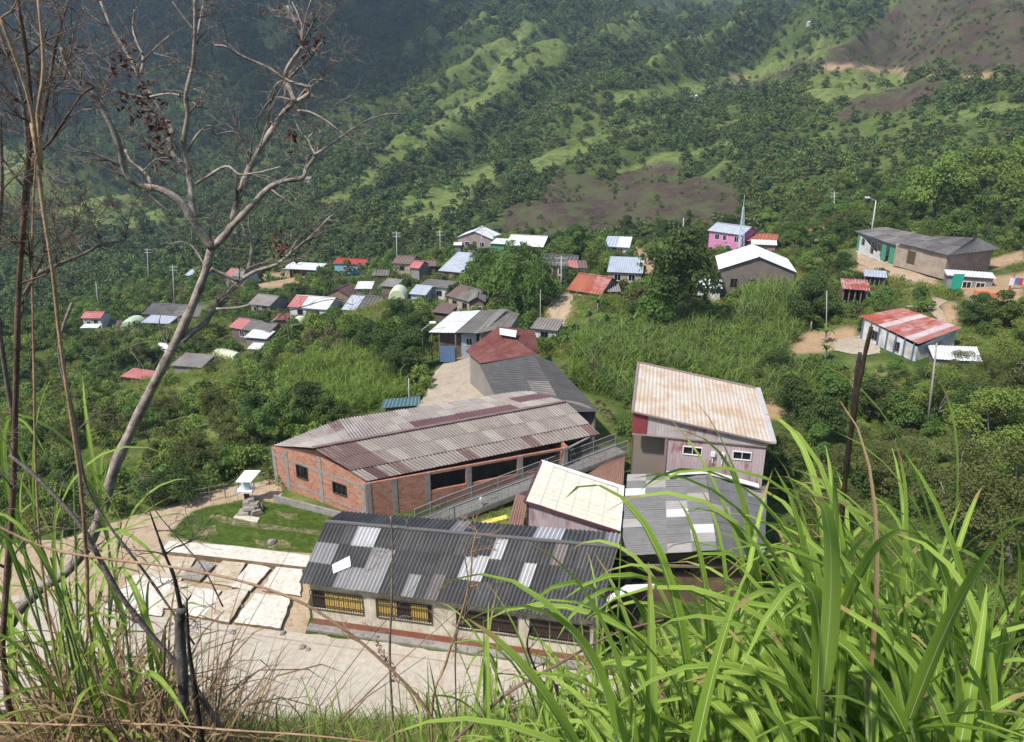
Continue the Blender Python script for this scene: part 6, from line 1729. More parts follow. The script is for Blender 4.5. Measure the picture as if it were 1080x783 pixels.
# ------------------------------------------------------------------ poles and masts
def pole(u, vb, vt, lab, Y=None, r=.11, arm=True, name='utility_pole', cat='pole', lean=0, mat=POLE_M, group=None):
    if Y is None: q = hit(u, vb)
    else:
        q = P(u, vb, Y=Y)
    t = P(u+lean, vt, Y=q[1]); zb = min(q[2], float(Hh(q[0], q[1])))
    rt = empty(name, (q[0], q[1], zb), lab, cat, group)
    mb = MB(); mb.tube([(q[0], q[1], zb-.5), (t[0], t[1], t[2])], [r*1.2, r*.8], 8); mb.build('shaft', mat, rt, smooth=True)
    if arm:
        for k in (0, .7):
            ab = MB(); ab.bar((t[0]-.8, t[1], t[2]-.35-k), (t[0]+.8, t[1], t[2]-.35-k), .09, .09); ab.build('crossarm', mat, rt)
    return rt, t
for (u, vb, vt, lab, Y, arm) in [(155, 296, 262, 'thin pale pole left of the dead tree trunk, the taller of two', 185, True), (182, 316, 280, 'thin pale pole left of the dead tree trunk, the shorter of two', 160, True), (101, 312, 298, 'short grey pole near the left edge of the village', 170, False),
          (418, 270, 244, 'pole behind the brown tiled roof and its dome', 155, True), (508, 264, 238, 'pole standing in front of the grey stone cottage', 155, True), (464, 264, 243, 'pole left of the grey stone cottage', 165, True),
          (570, 340, 306, 'pole at the mouth of the earth lane', 94, False), (592, 314, 270, 'pole in front of the right half of the long cream house', 112, True), (880, 238, 202, 'pole on the slope right of the pink house', 165, True),
          (721, 252, 230, 'pole beside the great dark tree, left of the pink house', 145, False), (872, 362, 307, 'thin pale pole above the concrete patio', 84, False), (431, 431, 399, 'short grey pole standing by the teal blue roof', 63, False)]:
    pole(u, vb, vt, lab, Y, .085 if Y > 100 else .045, arm)
rt, t = pole(445, 372, 348, 'street lamp on a grey pole left of the porch house', 77, .07, False, 'street_lamp', 'street lamp')
mb = MB(); mb.bar(t, t+[.9, -.1, .75], .07, .07); mb.build('arm', POLE_M, rt); mb = MB(); mb.box(t+np.array([1.15, -.1, .82]), .32, .16, .08); mb.build('lamp_head', WHITE_PAINT, rt)
rt, t = pole(920, 241, 212, 'street lamp on a leaning pole behind the green and white house', 128, .11, False, 'street_lamp', 'street lamp', 4)
mb = MB(); mb.bar(t, t+[-1.2, 0, .5], .09, .09); mb.build('arm', POLE_M, rt); mb = MB(); mb.box(t+np.array([-1.5, 0, .55]), .35, .16, .1); mb.build('lamp_head', WHITE_PAINT, rt)
pole(982, 438, 362, 'pale leaning post among the trees below the rust roofed house', 58, .08, False, 'post', 'post', 6, BARK_PALE)
# white lamp-roof by the porch house
# antenna mast
q = P(781, 262, Y=133); tt = P(785, 209, Y=133); zb = float(Hh(q[0], q[1]))-.5
rt = empty('antenna_mast', (q[0], q[1], zb), 'slender pale blue lattice antenna mast right of the pink house', 'mast')
for k in range(3):
    th = 2*PI*k/3; mb = MB(); mb.tube([(q[0]+.8*math.cos(th), q[1]+.8*math.sin(th), zb), (tt[0]+.12*math.cos(th), tt[1]+.12*math.sin(th), tt[2]-1.5)], [.07, .05], 5); mb.build('leg', plain_mat('pale_blue_steel', (.52, .62, .66)), rt)
mb = MB(); nn = 11
for i in range(nn):
    for k in range(3):
        def pp(t_, k_):
            th = 2*PI*k_/3; r = .8*(1-t_)+.12*t_; return np.array([q[0]*(1-t_)+tt[0]*t_+r*math.cos(th), q[1]*(1-t_)+tt[1]*t_+r*math.sin(th), zb*(1-t_)+(tt[2]-1.5)*t_])
        mb.bar(pp(i/nn, k), pp((i+1)/nn, (k+1) % 3), .04, .04); mb.bar(pp(i/nn, k), pp(i/nn, (k+1) % 3), .04, .04)
mb.bar(tt+[0, 0, -1.7], tt+[0, 0, .5], .06, .06); mb.build('lattice', plain_mat('pale_blue_steel', (.52, .62, .66)), rt)
# ------------------------------------------------------------------ concrete ledge, broken slabs
SLABM = ground_mat('whitened_concrete', (.56, .45, .30), (.74, .67, .55), (.44, .31, .18), 1.6, .9, .9, .05)
SLABW = ground_mat('white_slab_top', (.82, .79, .72), (.72, .66, .55), (.58, .46, .30), 1.6, .85, .9, .04)
SLABG = ground_mat('rubble_grey', (.34, .30, .26), (.48, .43, .37), (.22, .18, .14), 3.0, .95, .8, .05)
EARTHM = ground_mat('slab_earth_side', (.30, .22, .14), (.20, .14, .09), (.10, .08, .06), 2.0, .95, .7, .04)
ld = [P(u, v, z=.42) for u, v in [(170, 581), (178, 570.5), (250, 576), (326, 586), (330, 599), (250, 590)]]
mb = MB(); slab_poly(mb, ld, -.1, .42, 0, 1)
setp(mb.build('retaining_ledge', [SLABW, EARTHM], None, base=ld[0]), 'long white topped concrete ledge between the lawn and the broken slabs', 'ledge')
def rough_slab(poly_px, z, lab, mat, seed, tilt=(0, 0), thick=.3):
    rng = random.Random(seed); pts = [P(u, v, z=z) for u, v in poly_px]
    out = []; n = len(pts)
    for i in range(n):
        a, b = pts[i], pts[(i+1) % n]; L = np.linalg.norm(b-a); m = max(2, int(L/.28))
        d = (b-a)/L; pn = np.array([-d[1], d[0], 0])
        for k in range(m):
            amp = .02 if k == 0 else .055
            out.append(a+(b-a)*k/m+pn*rng.uniform(-amp, amp*.6)+d*rng.uniform(-.04, .04))
    c = sum(out)/len(out)
    zt = [z+tilt[0]*(p[0]-c[0])+tilt[1]*(p[1]-c[1])+rng.uniform(-.015, .015) for p in out]
    mb = MB(); m = len(out)
    # lower skirt flares slightly: crumbling edge
    top = [(p[0], p[1], zt[i]) for i, p in enumerate(out)]
    inner = [tuple(np.array(p)*.94+np.array([c[0], c[1], z])*.06+np.array([0, 0, .02])) for p in top]
    mb.face(inner, mi=0)
    for i in range(m):
        j = (i+1) % m; mb.face([top[i], top[j], inner[j], inner[i]], mi=0)
        lo_i = (out[i][0]+(c[0]-out[i][0])*.03, out[i][1]+(c[1]-out[i][1])*.03, -.15); lo_j = (out[j][0]+(c[0]-out[j][0])*.03, out[j][1]+(c[1]-out[j][1])*.03, -.15)
        mb.face([lo_i, lo_j, top[j], top[i]], mi=1)
    o = mb.build('broken_slab', [mat, EARTHM], None, base=pts[0]); setp(o, lab, 'concrete slab', 'broken concrete slabs beside the road')
SL = [([(112, 640), (130, 622), (142, 609), (180, 612), (168, 647), (140, 645)], .28, 'large pale slab at the left end beside the road edge', SLABW),
      ([(148, 606), (178, 586), (206, 588), (199, 600), (190, 612), (170, 611)], .22, 'sandy slab touching the left end of the white ledge', SLABM),
      ([(190, 608), (213, 591), (226, 596), (211, 612)], .30, 'grey slab covered with rough rubble', SLABG),
      ([(217, 612), (237, 591), (258, 594), (245, 617)], .26, 'pinkish slab in the back row, third from the ledge\'s left end', SLABM),
      ([(246, 618), (263, 594), (284, 600), (264, 622)], .32, 'bright white slab left of the wide gap in the back row', SLABW),
      ([(278, 621), (293, 598), (318, 601), (315, 627)], .26, 'white slab in the back row nearest the school corner', SLABW),
      ([(193, 646), (207, 621), (232, 624), (215, 651)], .24, 'pale slab in the middle of the front row', SLABW),
      ([(215, 650), (236, 624), (262, 622), (242, 655)], .34, 'cracked pale slab in the front row beside the white front slab', SLABM),
      ([(249, 655), (270, 627), (305, 631), (295, 661)], .38, 'big white front slab nearest the school wall', SLABW),
      ([(170, 618), (192, 614), (205, 620), (190, 642), (172, 640)], .20, 'low sandy slab between the large buff slab and the front row', SLABM)]
for k, (pp_, z, lab, m_) in enumerate(SL):
    cxy_ = np.mean(np.array(pp_), 0); pp_ = [tuple(cxy_+(np.array(q_)-cxy_)*1.10) for q_ in pp_]
    rough_slab(pp_, z*.55+.02, lab, m_, k, (random.uniform(-.02, .02), random.uniform(-.03, .03)))
rng = random.Random(3)
RST = []
def stone(x, y, r, z=0.0, mat=SLABG, seed=0, sq=.6):
    rr2 = random.Random(seed); mb = MB(); bm = bmesh.new(); bmesh.ops.create_icosphere(bm, subdivisions=2, radius=r)
    for v in bm.verts:
        k = 1+.28*math.sin(v.co.x*9/r*.3+seed)*math.cos(v.co.y*7/r*.3+seed*2)+rr2.uniform(-.1, .1); v.co *= k; v.co.z *= sq
    for f in bm.faces: mb.face([(v.co.x+x, v.co.y+y, v.co.z+z+r*sq*.55) for v in f.verts])
    bm.free(); return mb
for k in range(26):
    u = rng.uniform(170, 330); v = 640+(u-170)*.16+rng.uniform(-4, 24) if k % 2 else rng.uniform(600, 655)
    q = P(u, v, z=0); r = rng.uniform(.07, .2)
    o = stone(q[0], q[1], r, 0, SLABG, k).build('rubble_stone', SLABG, None, base=q); setp(o, 'loose lump of broken concrete lying around the slabs by the road', 'stone', 'loose lumps of rubble around the slabs')
q = P(287, 574, z=0); o = stone(q[0], q[1], .32, .03, SLABG, 5).build('stone', SLABG, None, base=q); setp(o, 'single small pale rock on the lawn just behind the white ledge', 'stone')
# rock monument and its shrine-like sign
c = P(262, 545, z=.05)
mrt = empty('rock_monument', c, 'pile of grey rocks on a white slab on the lawn', 'monument')
mb = MB(); s4 = [P(u, v, z=.14) for u, v in [(246, 546), (271, 551), (274, 546), (250, 542)]]; mb.hexa([p-[0, 0, .12] for p in s4], s4); mb.build('base_slab', SLABW, mrt)
rng = random.Random(12)
for k, (dx, dy, z, hx, hy, hz_) in enumerate([(-.3, .3, .14, .5, .4, .11), (.4, .35, .14, .42, .4, .14), (.05, .75, .3, .62, .42, .13), (.0, .45, .42, .5, .38, .10), (.25, .6, .56, .4, .3, .12), (-.25, .65, .6, .3, .3, .14), (.05, .7, .82, .26, .2, .10), (.55, .8, .14, .25, .3, .2)]):
    mb = MB(); q = np.array([c[0]+dx, c[1]+dy, z+hz_]); yw = rng.uniform(-.6, .6)
    def crn(sx, sy, sz): 
        j = rng.uniform(.72, 1.1); x_, y_ = sx*hx*j, sy*hy*rng.uniform(.75, 1.1); return (q[0]+x_*math.cos(yw)-y_*math.sin(yw), q[1]+x_*math.sin(yw)+y_*math.cos(yw), q[2]+sz*hz_*rng.uniform(.8, 1.25))
    mb.hexa([crn(-1, -1, -1), crn(1, -1, -1), crn(1, 1, -1), crn(-1, 1, -1)], [crn(-.8, -.8, 1), crn(.85, -.8, 1), crn(.8, .8, 1), crn(-.8, .85, 1)]); mb.build('rock', SLABG, mrt)
sc_ = P(261, 529, z=.0); srt = empty('shrine_sign', sc_, 'white slanted roofed shrine post standing behind the rock pile', 'shrine')
Ysh = sc_[1]
def S3(u, v, dy=0): return P(u, v, Y=Ysh+dy)
mb = MB(); mb.bar(sc_-[0, 0, .2], (sc_[0], sc_[1], S3(261, 519)[2]), .28, .28); mb.build('post', plain_mat('rusty_post', (.10, .05, .04)), srt)
pz = S3(261, 517)[2]
mb = MB(); mb.box((sc_[0], sc_[1], pz), .55, .38, .07); mb.build('shelf', WHITE_PAINT, srt)
mb = MB(); mb.hexa([(sc_[0]-.3, sc_[1]-.1, pz+.07), (sc_[0]+.3, sc_[1]-.1, pz+.07), (sc_[0]+.3, sc_[1]+.15, pz+.07), (sc_[0]-.3, sc_[1]+.15, pz+.07)], [(sc_[0]-.22, sc_[1]-.05, pz+.95), (sc_[0]+.22, sc_[1]-.05, pz+.95), (sc_[0]+.22, sc_[1]+.15, pz+.95), (sc_[0]-.22, sc_[1]+.15, pz+.95)])
mb.build('niche', plain_mat('pale_blue_panel', (.55, .66, .74)), srt)
A, B, C, D_ = S3(247, 498, -.5), S3(263.5, 500, -.5), S3(274, 489.5, .4), S3(257, 487.5, .4); A[2] = B[2] = pz+.85; C[2] = D_[2] = pz+1.25
mb = MB(); mb.hexa([A, B, C, D_], [p+[0, 0, .06] for p in (A, B, C, D_)]); mb.build('canopy', plain_mat('pale_canopy', (.74, .77, .80)), srt)
for p in (A, B): 
    mb = MB(); mb.bar((p[0], p[1], 0), (p[0], p[1], p[2]), .035, .035); mb.build('thin_support', METAL, srt)
# hedge-like bush behind the lawn
random.seed(5)
for u, v, s_, lab in [(172, 528, .85, 'dense dark rounded bush at the left end of the dirt path behind the lawn'), (194, 528, .8, 'dense dark rounded bush beside the dirt path, nearer to the shrine')]:
    q = P(u, v, z=-.1); rt = empty('round_bush', (q[0], q[1], -.1), lab, 'bush', 'dark bushes behind the lawn')
    bl = rand_blobs(int(u), 1.6, 1.9, .3, 14, .7); link_mesh('foliage', crown_mesh('foliage', bl, 3200, .17, .10, LEAF_DARK, int(u)), rt)
# wire fence behind the lawn
frt = empty('wire_fence', P(235, 520, z=0), 'thin wooden post and wire fence along the back of the dirt path', 'fence')
fp = [P(u, v, z=0) for u, v in [(205, 532), (222, 529), (238, 526), (252, 519), (268, 516), (284, 512)]]
for q in fp:
    mb = MB(); mb.tube([q-[0, 0, .2], q+[.03, 0, 1.2]], [.04, .035], 6); mb.build('post', WOOD, frt)
for hh in (.4, .75, 1.1):
    mb = MB(); mb.tube([q+[0, 0, hh] for q in fp], [.008]*len(fp), 4); mb.build('wire', METAL, frt)
# ------------------------------------------------------------------ foreground: dead tree
DEADB = bark_mat('dead_pale_bark', (.10, .075, .06), (.44, .375, .315), .8, 11)
DEADB2 = bark_mat('dead_dark_bark', (.07, .055, .045), (.26, .21, .175), .8, 7)
REDTWIG = bark_mat('dead_red_brown_twig', (.06, .035, .028), (.20, .125, .09), .8, 7)
TANCANE = bark_mat('dead_tan_cane', (.20, .115, .065), (.42, .28, .17), .7, 5)
CHAR = bark_mat('charred_wood', (.008, .007, .007), (.06, .05, .045), .7, 8)
def path3(px, Y0, dY=0.0, seed=0, wob=.0):
    """polyline seen along photo points at about distance Y0, smoothly resampled"""
    rng = random.Random(seed); pts = []
    n = len(px)
    for i, q in enumerate(px):
        pts.append(P(q[0], q[1], Y=Y0+dY*i/max(1, n-1)+(rng.uniform(-wob, wob))))
    return pts
def smooth(pts, rr, sub=3):
    out, ro = [], []
    n = len(pts)
    for i in range(n-1):
        p0, p1, p2, p3 = pts[max(i-1, 0)], pts[i], pts[i+1], pts[min(i+2, n-1)]
        for k in range(sub):
            t = k/sub
            out.append(.5*((2*p1)+(-p0+p2)*t+(2*p0-5*p1+4*p2-p3)*t*t+(-p0+3*p1-3*p2+p3)*t**3)); ro.append(rr[i]*(1-t)+rr[i+1]*t)
    out.append(pts[-1]); ro.append(rr[-1]); ro = [r*(1+.09*math.sin(i*1.7+len(pts))) for i, r in enumerate(ro)]; return out, ro
def twigs(mb, p, d, L, r, depth, rng, spread=.9):
    n = 4; pts = [p]; cur = d/np.linalg.norm(d); rr_ = [r]
    for k in range(n):
        cur = cur+np.array([rng.gauss(0, .22), rng.gauss(0, .14), rng.gauss(.03, .22)]); cur /= np.linalg.norm(cur)
        pts.append(pts[-1]+cur*L/n); rr_.append(max(.0012, r*(1-.8*(k+1)/n)))
        if depth > 0 and rng.random() < .75:
            side = cur+np.array([rng.gauss(0, spread), rng.gauss(0, .4), rng.gauss(.1, spread)])
            twigs(mb, pts[-1], side, L*rng.uniform(.4, .7), rr_[-1]*.75, depth-1, rng)
    mb.tube(pts, rr_, 5)
Yd = 6.0
pxm = Yd/F*1.07
droot_p = P(-18, 700, Y=Yd)
dt = empty('dead_tree', (droot_p[0], droot_p[1], float(Hh(droot_p[0], droot_p[1]))), 'big bare grey dead tree curving up from the lower left corner', 'tree')
TR = [(-22, 730, 16), (-18, 700, 15), (5, 665, 14), (22, 640, 13.5), (45, 618, 13), (72, 600, 12.5), (96, 568, 12), (110, 530, 11), (122, 490, 10.5), (138, 455, 10), (160, 410, 9), (178, 375, 8.5), (195, 340, 8), (208, 310, 7.5), (217, 285, 7), (223, 262, 7)]
pts = path3(TR, Yd); g0_ = np.array([pts[0][0]-.3, pts[0][1]-.1, float(Hh(pts[0][0], pts[0][1]))-.3])
pp, rr_ = smooth([g0_]+pts, [8*pxm]+[k[2]*pxm*.56 for k in TR], 3)
mb = MB(); mb.tube(pp, rr_, 12); mb.build('trunk', DEADB, dt, smooth=True)
BRS = [
 ([(222, 262), (232, 254), (244, 238), (250, 215), (262, 180), (272, 160), (285, 140), (300, 118), (311, 108)], 5, 3, .2, 1),
 ([(311, 108), (306, 95), (301, 84), (304, 70), (318, 50), (319, 40), (312, 25), (303, 6)], 3, 1.2, .1, 0),
 ([(311, 108), (325, 100), (327, 93), (318, 90), (303, 85), (285, 73), (270, 66), (252, 58), (240, 50), (226, 48)], 2.4, 1, -.3, 0),
 ([(318, 50), (328, 58), (338, 46), (350, 44)], 1.2, .5, .1, 0), ([(303, 84), (315, 72), (330, 58), (336, 42)], 1.6, .8, .2, 0), ([(319, 47), (318, 25), (308, 2)], 1.4, .6, .1, 0), ([(319, 46), (330, 25), (342, 3)], 1.2, .6, -.2, 0), ([(318, 46), (322, 20), (328, 0)], 1.0, .6, 0, 0),
 ([(308, 106), (290, 103), (278, 115), (270, 132), (266, 148)], 1.5, .7, .2, 0), ([(314, 117), (326, 118), (342, 126), (358, 138)], 1.5, .6, -.2, 0), ([(311, 108), (322, 95), (330, 85), (340, 86)], 1.6, .8, .1, 0),
 ([(243, 240), (255, 228), (270, 212), (284, 198), (300, 191), (319, 188), (323, 178), (333, 164), (338, 142)], 4, 2.2, .35, 1),
 ([(333, 164), (328, 155), (326, 145), (333, 137), (320, 128)], 1.8, .8, .1, 0), ([(333, 163), (345, 155), (362, 143), (385, 128), (412, 120), (432, 122)], 1.8, .6, .5, 0), ([(338, 142), (336, 135), (326, 131)], 1.4, .6, 0, 0),
 ([(207, 194), (220, 186), (232, 178), (242, 176), (252, 184), (268, 183), (282, 180), (296, 176)], 2, .8, -.3, 0),
 ([(224, 262), (212, 245), (203, 232), (192, 215), (172, 201), (150, 196), (138, 190), (131, 178), (126, 155), (118, 135), (107, 112), (98, 100), (84, 90), (72, 72), (64, 50)], 5.2, 2, -.5, 1),
 ([(160, 196), (156, 186), (148, 178), (138, 170), (132, 158)], 2.4, 1.2, .1, 0), ([(106, 112), (110, 95), (118, 75)], 1.4, .6, .1, 0), ([(150, 182), (165, 168), (185, 166)], 1.1, .5, .1, 0),
 ([(205, 232), (202, 215), (201, 195), (198, 180), (184, 166), (178, 150), (181, 138), (172, 120), (158, 98), (147, 82), (140, 68), (130, 50), (118, 30), (106, 2)], 4.2, 1.4, .5, 1),
 ([(201, 182), (197, 168), (194, 150), (198, 120), (196, 100), (203, 72), (205, 50), (206, 20), (205, -2)], 3.4, 1.6, -.2, 1),
 ([(205, 32), (195, 20), (182, 2)], 1.4, .7, .1, 0), ([(204, 65), (210, 28), (215, 0)], 1.8, .8, .2, 0), ([(149, 78), (151, 60), (143, 42), (140, 28), (142, 10)], 2, .8, .2, 0), ([(149, 66), (160, 55), (170, 45), (184, 34)], 1.2, .5, -.2, 0),
 ([(196, 165), (203, 150), (212, 138), (222, 133), (226, 142), (245, 139), (262, 149)], 1.8, .7, .2, 0), ([(156, 103), (178, 99), (195, 103), (212, 113), (211, 98), (204, 94)], 1.3, .6, -.2, 0), ([(156, 104), (130, 98), (105, 92)], 1.1, .5, .2, 0),
 ([(193, 360), (203, 350), (215, 342), (227, 325), (243, 307), (256, 295), (262, 283), (266, 262), (262, 250), (247, 246)], 4, 2, .4, 1),
 ([(256, 294), (270, 286), (292, 279), (310, 264), (330, 248), (345, 232), (352, 226)], 2.6, .9, .4, 1), ([(222, 283), (234, 289), (252, 297)], 3, 2, .1, 0), ([(262, 283), (276, 278), (296, 277), (312, 274), (330, 262)], 1.4, .6, .1, 0),
 ([(228, 326), (250, 325), (268, 322), (275, 335), (285, 340), (300, 330), (325, 322), (350, 316), (372, 322)], 1.7, .5, .4, 0), ([(188, 372), (176, 362), (168, 345), (170, 330)], 1.2, .5, 0, 0),
 ([(217, 283), (205, 262), (192, 255), (180, 258)], 1.4, .5, .1, 0), ([(222, 262), (221, 240), (210, 226), (214, 208)], 1.3, .5, .1, 0), ([(228, 256), (238, 262), (246, 275), (238, 285)], 1.2, .5, .1, 0)]
rng = random.Random(21)
ends = []
for k, (px, ra, rb_, dy, tw) in enumerate(BRS):
    pts = path3(px, Yd, dy*.8, k, .012); n = len(pts)
    rr_ = [(ra*(1-i/(n-1))+rb_*i/(n-1))*pxm*.84 for i in range(n)]
    a, b = smooth(pts, rr_, 3); mb = MB(); mb.tube(a, b, 8 if ra > 2 else 6)
    o = mb.build('branch', DEADB if ra > 1.7 or k % 2 else DEADB2, dt, smooth=True)
    for j in range(4+5*tw):
        i = rng.randrange(n//3, n); d = (pts[min(i, n-1)]-pts[max(0, i-1)])+np.array([rng.gauss(0, .25), rng.gauss(0, .1), rng.gauss(.05, .2)])*.6
        tb = MB(); twigs(tb, pts[i], d, rng.uniform(.12, .42), rr_[i]*.45, 2, rng); tb.build('twig', DEADB2 if rng.random() < .5 else DEADB, dt, smooth=True)
    ends.append(pts[-1])
# hanging dead leaves (dark red brown clusters)
DEADLEAF = leaf_mat('dead_leaves', (.03, .012, .010), (.16, .045, .035), .2, .5)
V_, C_ = [], []
for u, v, n in [(140, 62, 12), (155, 95, 18), (163, 130, 26), (170, 145, 22), (152, 105, 14), (137, 108, 8), (125, 64, 10), (75, 60, 22), (62, 80, 10), (300, 265, 14), (290, 258, 10), (326, 38, 10), (332, 45, 8), (310, 150, 12), (120, 175, 6), (295, 8, 6), (168, 165, 14)]:
    c = P(u, v, Y=Yd+rng.uniform(-.2, .2)); C_.append(c+np.random.default_rng(u).normal(size=(n, 3))*np.array([.045, .05, .06]))
C_ = np.concatenate(C_); rg2 = np.random.default_rng(2)
C_ = np.concatenate([C_, C_+rg2.normal(size=C_.shape)*.03]); V, Q = leaf_quads(C_, rg2.normal(size=(len(C_), 3))+np.array([0, .8, 0]), .05, .026, rg2)
me = quad_mesh('dead_leaves', V-np.array(dt.location), Q, DEADLEAF); o = link_mesh('dead_leaves', me, dt); setp(o, kind='stuff')
# ------------------------------------------------------------------ thin brown stems at the left edge
def sapling(name, lab, cat, stems, Y0, mat, tw=8, seed=0, tl=(.2, .7), down=True):
    rng = random.Random(seed); f = P(stems[0][0][0][0], stems[0][0][0][1], Y=Y0)
    rt = empty(name, (f[0], f[1], float(Hh(f[0], f[1]))), lab, cat)
    for k, (px, ra, rb_) in enumerate(stems):
        pts = path3(px, Y0, .25*((k % 3)-1), seed+k, .01); n = len(pts)
        if px[0][1] > 640 and down: pts = [np.array([pts[0][0], pts[0][1], float(Hh(pts[0][0], pts[0][1]))-.1])]+pts; n += 1
        s_ = Y0/F; rr_ = [(ra*(1-i/(n-1))+rb_*i/(n-1))*s_ for i in range(n)]
        a, b = smooth(pts, rr_, 3); mb = MB(); mb.tube(a, b, 7); mb.build('stem', mat if not isinstance(mat, list) else mat[k % len(mat)], rt, smooth=True)
        for j in range(tw):
            i = rng.randrange(max(1, n//4), n); d = np.array([rng.choice([-1, 1])*rng.uniform(.2, 1), rng.gauss(0, .3), rng.uniform(.1, 1.1)])
            tb = MB(); twigs(tb, pts[i], d, rng.uniform(*tl), max(.0025, rr_[i]*.5), 3, rng, .6); tb.build('twig', mat if not isinstance(mat, list) else mat[(k+j) % len(mat)], rt, smooth=True)
    return rt
sapling('bare_sapling', 'dark brown many stemmed bare sapling along the left edge', 'tree',
        [([(8, 740), (8, 600), (14, 520), (17, 400), (20, 300), (27, 200), (33, 130), (28, 60), (18, 0)], 4.2, 1.7), ([(24, 260), (30, 180), (24, 110), (8, 60), (-5, 20)], 3, 1.2),
         ([(27, 205), (40, 150), (50, 100), (58, 50), (72, 0)], 3.2, 1), ([(16, 450), (4, 380), (-4, 300), (2, 200), (0, 120)], 3, 1.2), ([(30, 160), (48, 155), (66, 130), (86, 100), (100, 92)], 2, .7),
         ([(18, 340), (34, 295), (60, 280), (88, 268), (108, 258), (132, 254)], 3, .8), ([(35, 290), (32, 272), (30, 255)], 2, 1)], 3.6, [REDTWIG, DEADB2], 9, 4, (.15, .55))
sapling('bare_sapling', 'tan and orange dry canes leaning beside the left edge', 'plant',
        [([(100, 700), (92, 600), (84, 500), (66, 380), (56, 290), (44, 210), (34, 120), (16, 60), (0, 20)], 2.4, 1.7), ([(34, 130), (44, 180), (40, 120), (46, 70), (40, 0)], 3, 1.2), ([(60, 700), (40, 540), (36, 400), (34, 260), (38, 160)], 1.6, 1.1)], 3.3, TANCANE, 1, 9, (.1, .3))
# ------------------------------------------------------------------ charred and dry stalks
def stalk(name, lab, cat, px, ra, rb_, Y0, mat, tw=0, seed=0, toground=True, dY=0, n=8, tl=(.08, .25)):
    pts = path3([(a, b) for a, b in px], Y0, dY, seed, .006)
    rr_ = [(ra*(1-i/(len(pts)-1))+rb_*i/(len(pts)-1))*Y0/F for i in range(len(pts))]
    if toground:
        g = float(Hh(pts[0][0], pts[0][1])); pts = [np.array([pts[0][0], pts[0][1], min(g-.1, pts[0][2]-.1)])]+pts; rr_ = [rr_[0]]+rr_
    a, b = smooth(pts, rr_, 4); rng = random.Random(seed)
    b = [r*(1+rng.uniform(-.14, .14)) for r in b]
    mb = MB(); mb.tube(a, b, n); base = a[0]
    if tw == 0: return setp(mb.build(name, mat, None, smooth=True, base=base), lab, cat)
    rt = empty(name, tuple(base), lab, cat); mb.build('stem', mat, rt, smooth=True)
    for j in range(tw):
        i = rng.randrange(len(a)//3, len(a)); d = np.array([rng.choice([-1, 1])*rng.uniform(.3, 1), rng.gauss(0, .3), rng.uniform(-.2, .8)])
        tb = MB(); twigs(tb, a[i], d, rng.uniform(*tl), b[i]*.6, 2, rng); tb.build('twig', mat, rt, smooth=True)
    return rt
CANEB = bark_mat('scorched_cane', (.010, .008, .007), (.055, .038, .022), .6, 3)
stalk('scorched_cane', 'tall scorched black and tan cane sticking up out of the green grass', 'cane', [(884, 640), (885, 580), (890, 520), (897, 460), (905, 410), (912, 375), (919, 345)], 3.4, 2.4, 3.6, CANEB, 0, 1)
stalk('scorched_cane', 'short black broken stub leaning against the tall scorched cane', 'cane', [(893, 500), (899, 440), (903, 400), (907, 372)], 2.6, 2.4, 3.65, CHAR, 0, 2, False)
stalk('charred_stump', 'thick charred grey stump standing in front of the road', 'stump', [(196, 790), (194, 740), (192, 700), (190, 665), (190, 650), (192, 642)], 7.5, 6, 3.2, bark_mat('charred_grey', (.02, .018, .017), (.17, .15, .135), .85, 9), 0, 3)
stalk('charred_stick', 'pointed black stick right of the charred stump', 'stick', [(214, 790), (206, 730), (200, 690), (198, 660), (197, 632)], 4.2, 1.0, 3.15, CHAR, 3, 4)
stalk('charred_stick', 'thin black forked stick rising from the top of the charred stump', 'stick', [(192, 650), (184, 610), (174, 585), (165, 560), (158, 540)], 2.6, .8, 3.2, CHAR, 4, 5, False)
stalk('dead_stalk', 'long black twig sweeping from the left edge down across the concrete slabs', 'stick', [(76, 320), (62, 370), (78, 440), (90, 510), (112, 550), (150, 600), (178, 640), (205, 680)], 1.8, 1.6, 3.4, DEADB2, 3, 6, False)
stalk('dead_stalk', 'dark thick stem running diagonally from the dead trunk to the bottom edge', 'stick', [(250, 800), (225, 755), (195, 712), (158, 668), (125, 625), (100, 580), (82, 550), (40, 505), (10, 480)], 4.6, 2.2, 3.3, DEADB2, 4, 7, False)
stalk('dead_stalk', 'long reddish arching stalk crossing over the slabs towards the school', 'stick', [(-20, 545), (40, 575), (100, 588), (180, 598), (250, 612), (310, 632), (350, 655), (395, 690), (440, 735), (470, 780)], 1.5, 2.2, 3.1, TANCANE, 2, 8, False)
stalk('dead_stalk', 'bare brown stalk slanting up to the right in front of the school wall', 'stick', [(470, 790), (500, 762), (540, 728), (590, 700), (640, 672), (675, 660), (700, 654)], 2.6, 1.2, 3.0, REDTWIG, 2, 9, False)
stalk('dead_stalk', 'pale horizontal stalk lying across the bottom left corner', 'stick', [(0, 762), (80, 765), (160, 764), (240, 770), (330, 776), (420, 786)], 1.6, 1.2, 3.0, TANCANE, 1, 10, False)
stalk('dead_stalk', 'thin upright dark stalk in front of the second school window', 'stick', [(412, 720), (413, 640), (414, 580), (412, 545)], 1.7, 1.0, 3.6, DEADB2, 4, 11, True, tl=(.05, .15))
stalk('dead_stalk', 'ragged dry flower stalk in front of the middle of the school', 'stalk', [(455, 760), (470, 700), (486, 650), (496, 610), (498, 580), (503, 560)], 1.8, 1.0, 3.6, TANCANE, 8, 12, True, tl=(.05, .2))
stalk('dead_stalk', 'thin black stalk at the right end of the school wall', 'stalk', [(590, 745), (572, 720), (562, 700), (556, 680), (560, 660)], 2.2, 1.0, 3.4, CHAR, 4, 13, True)
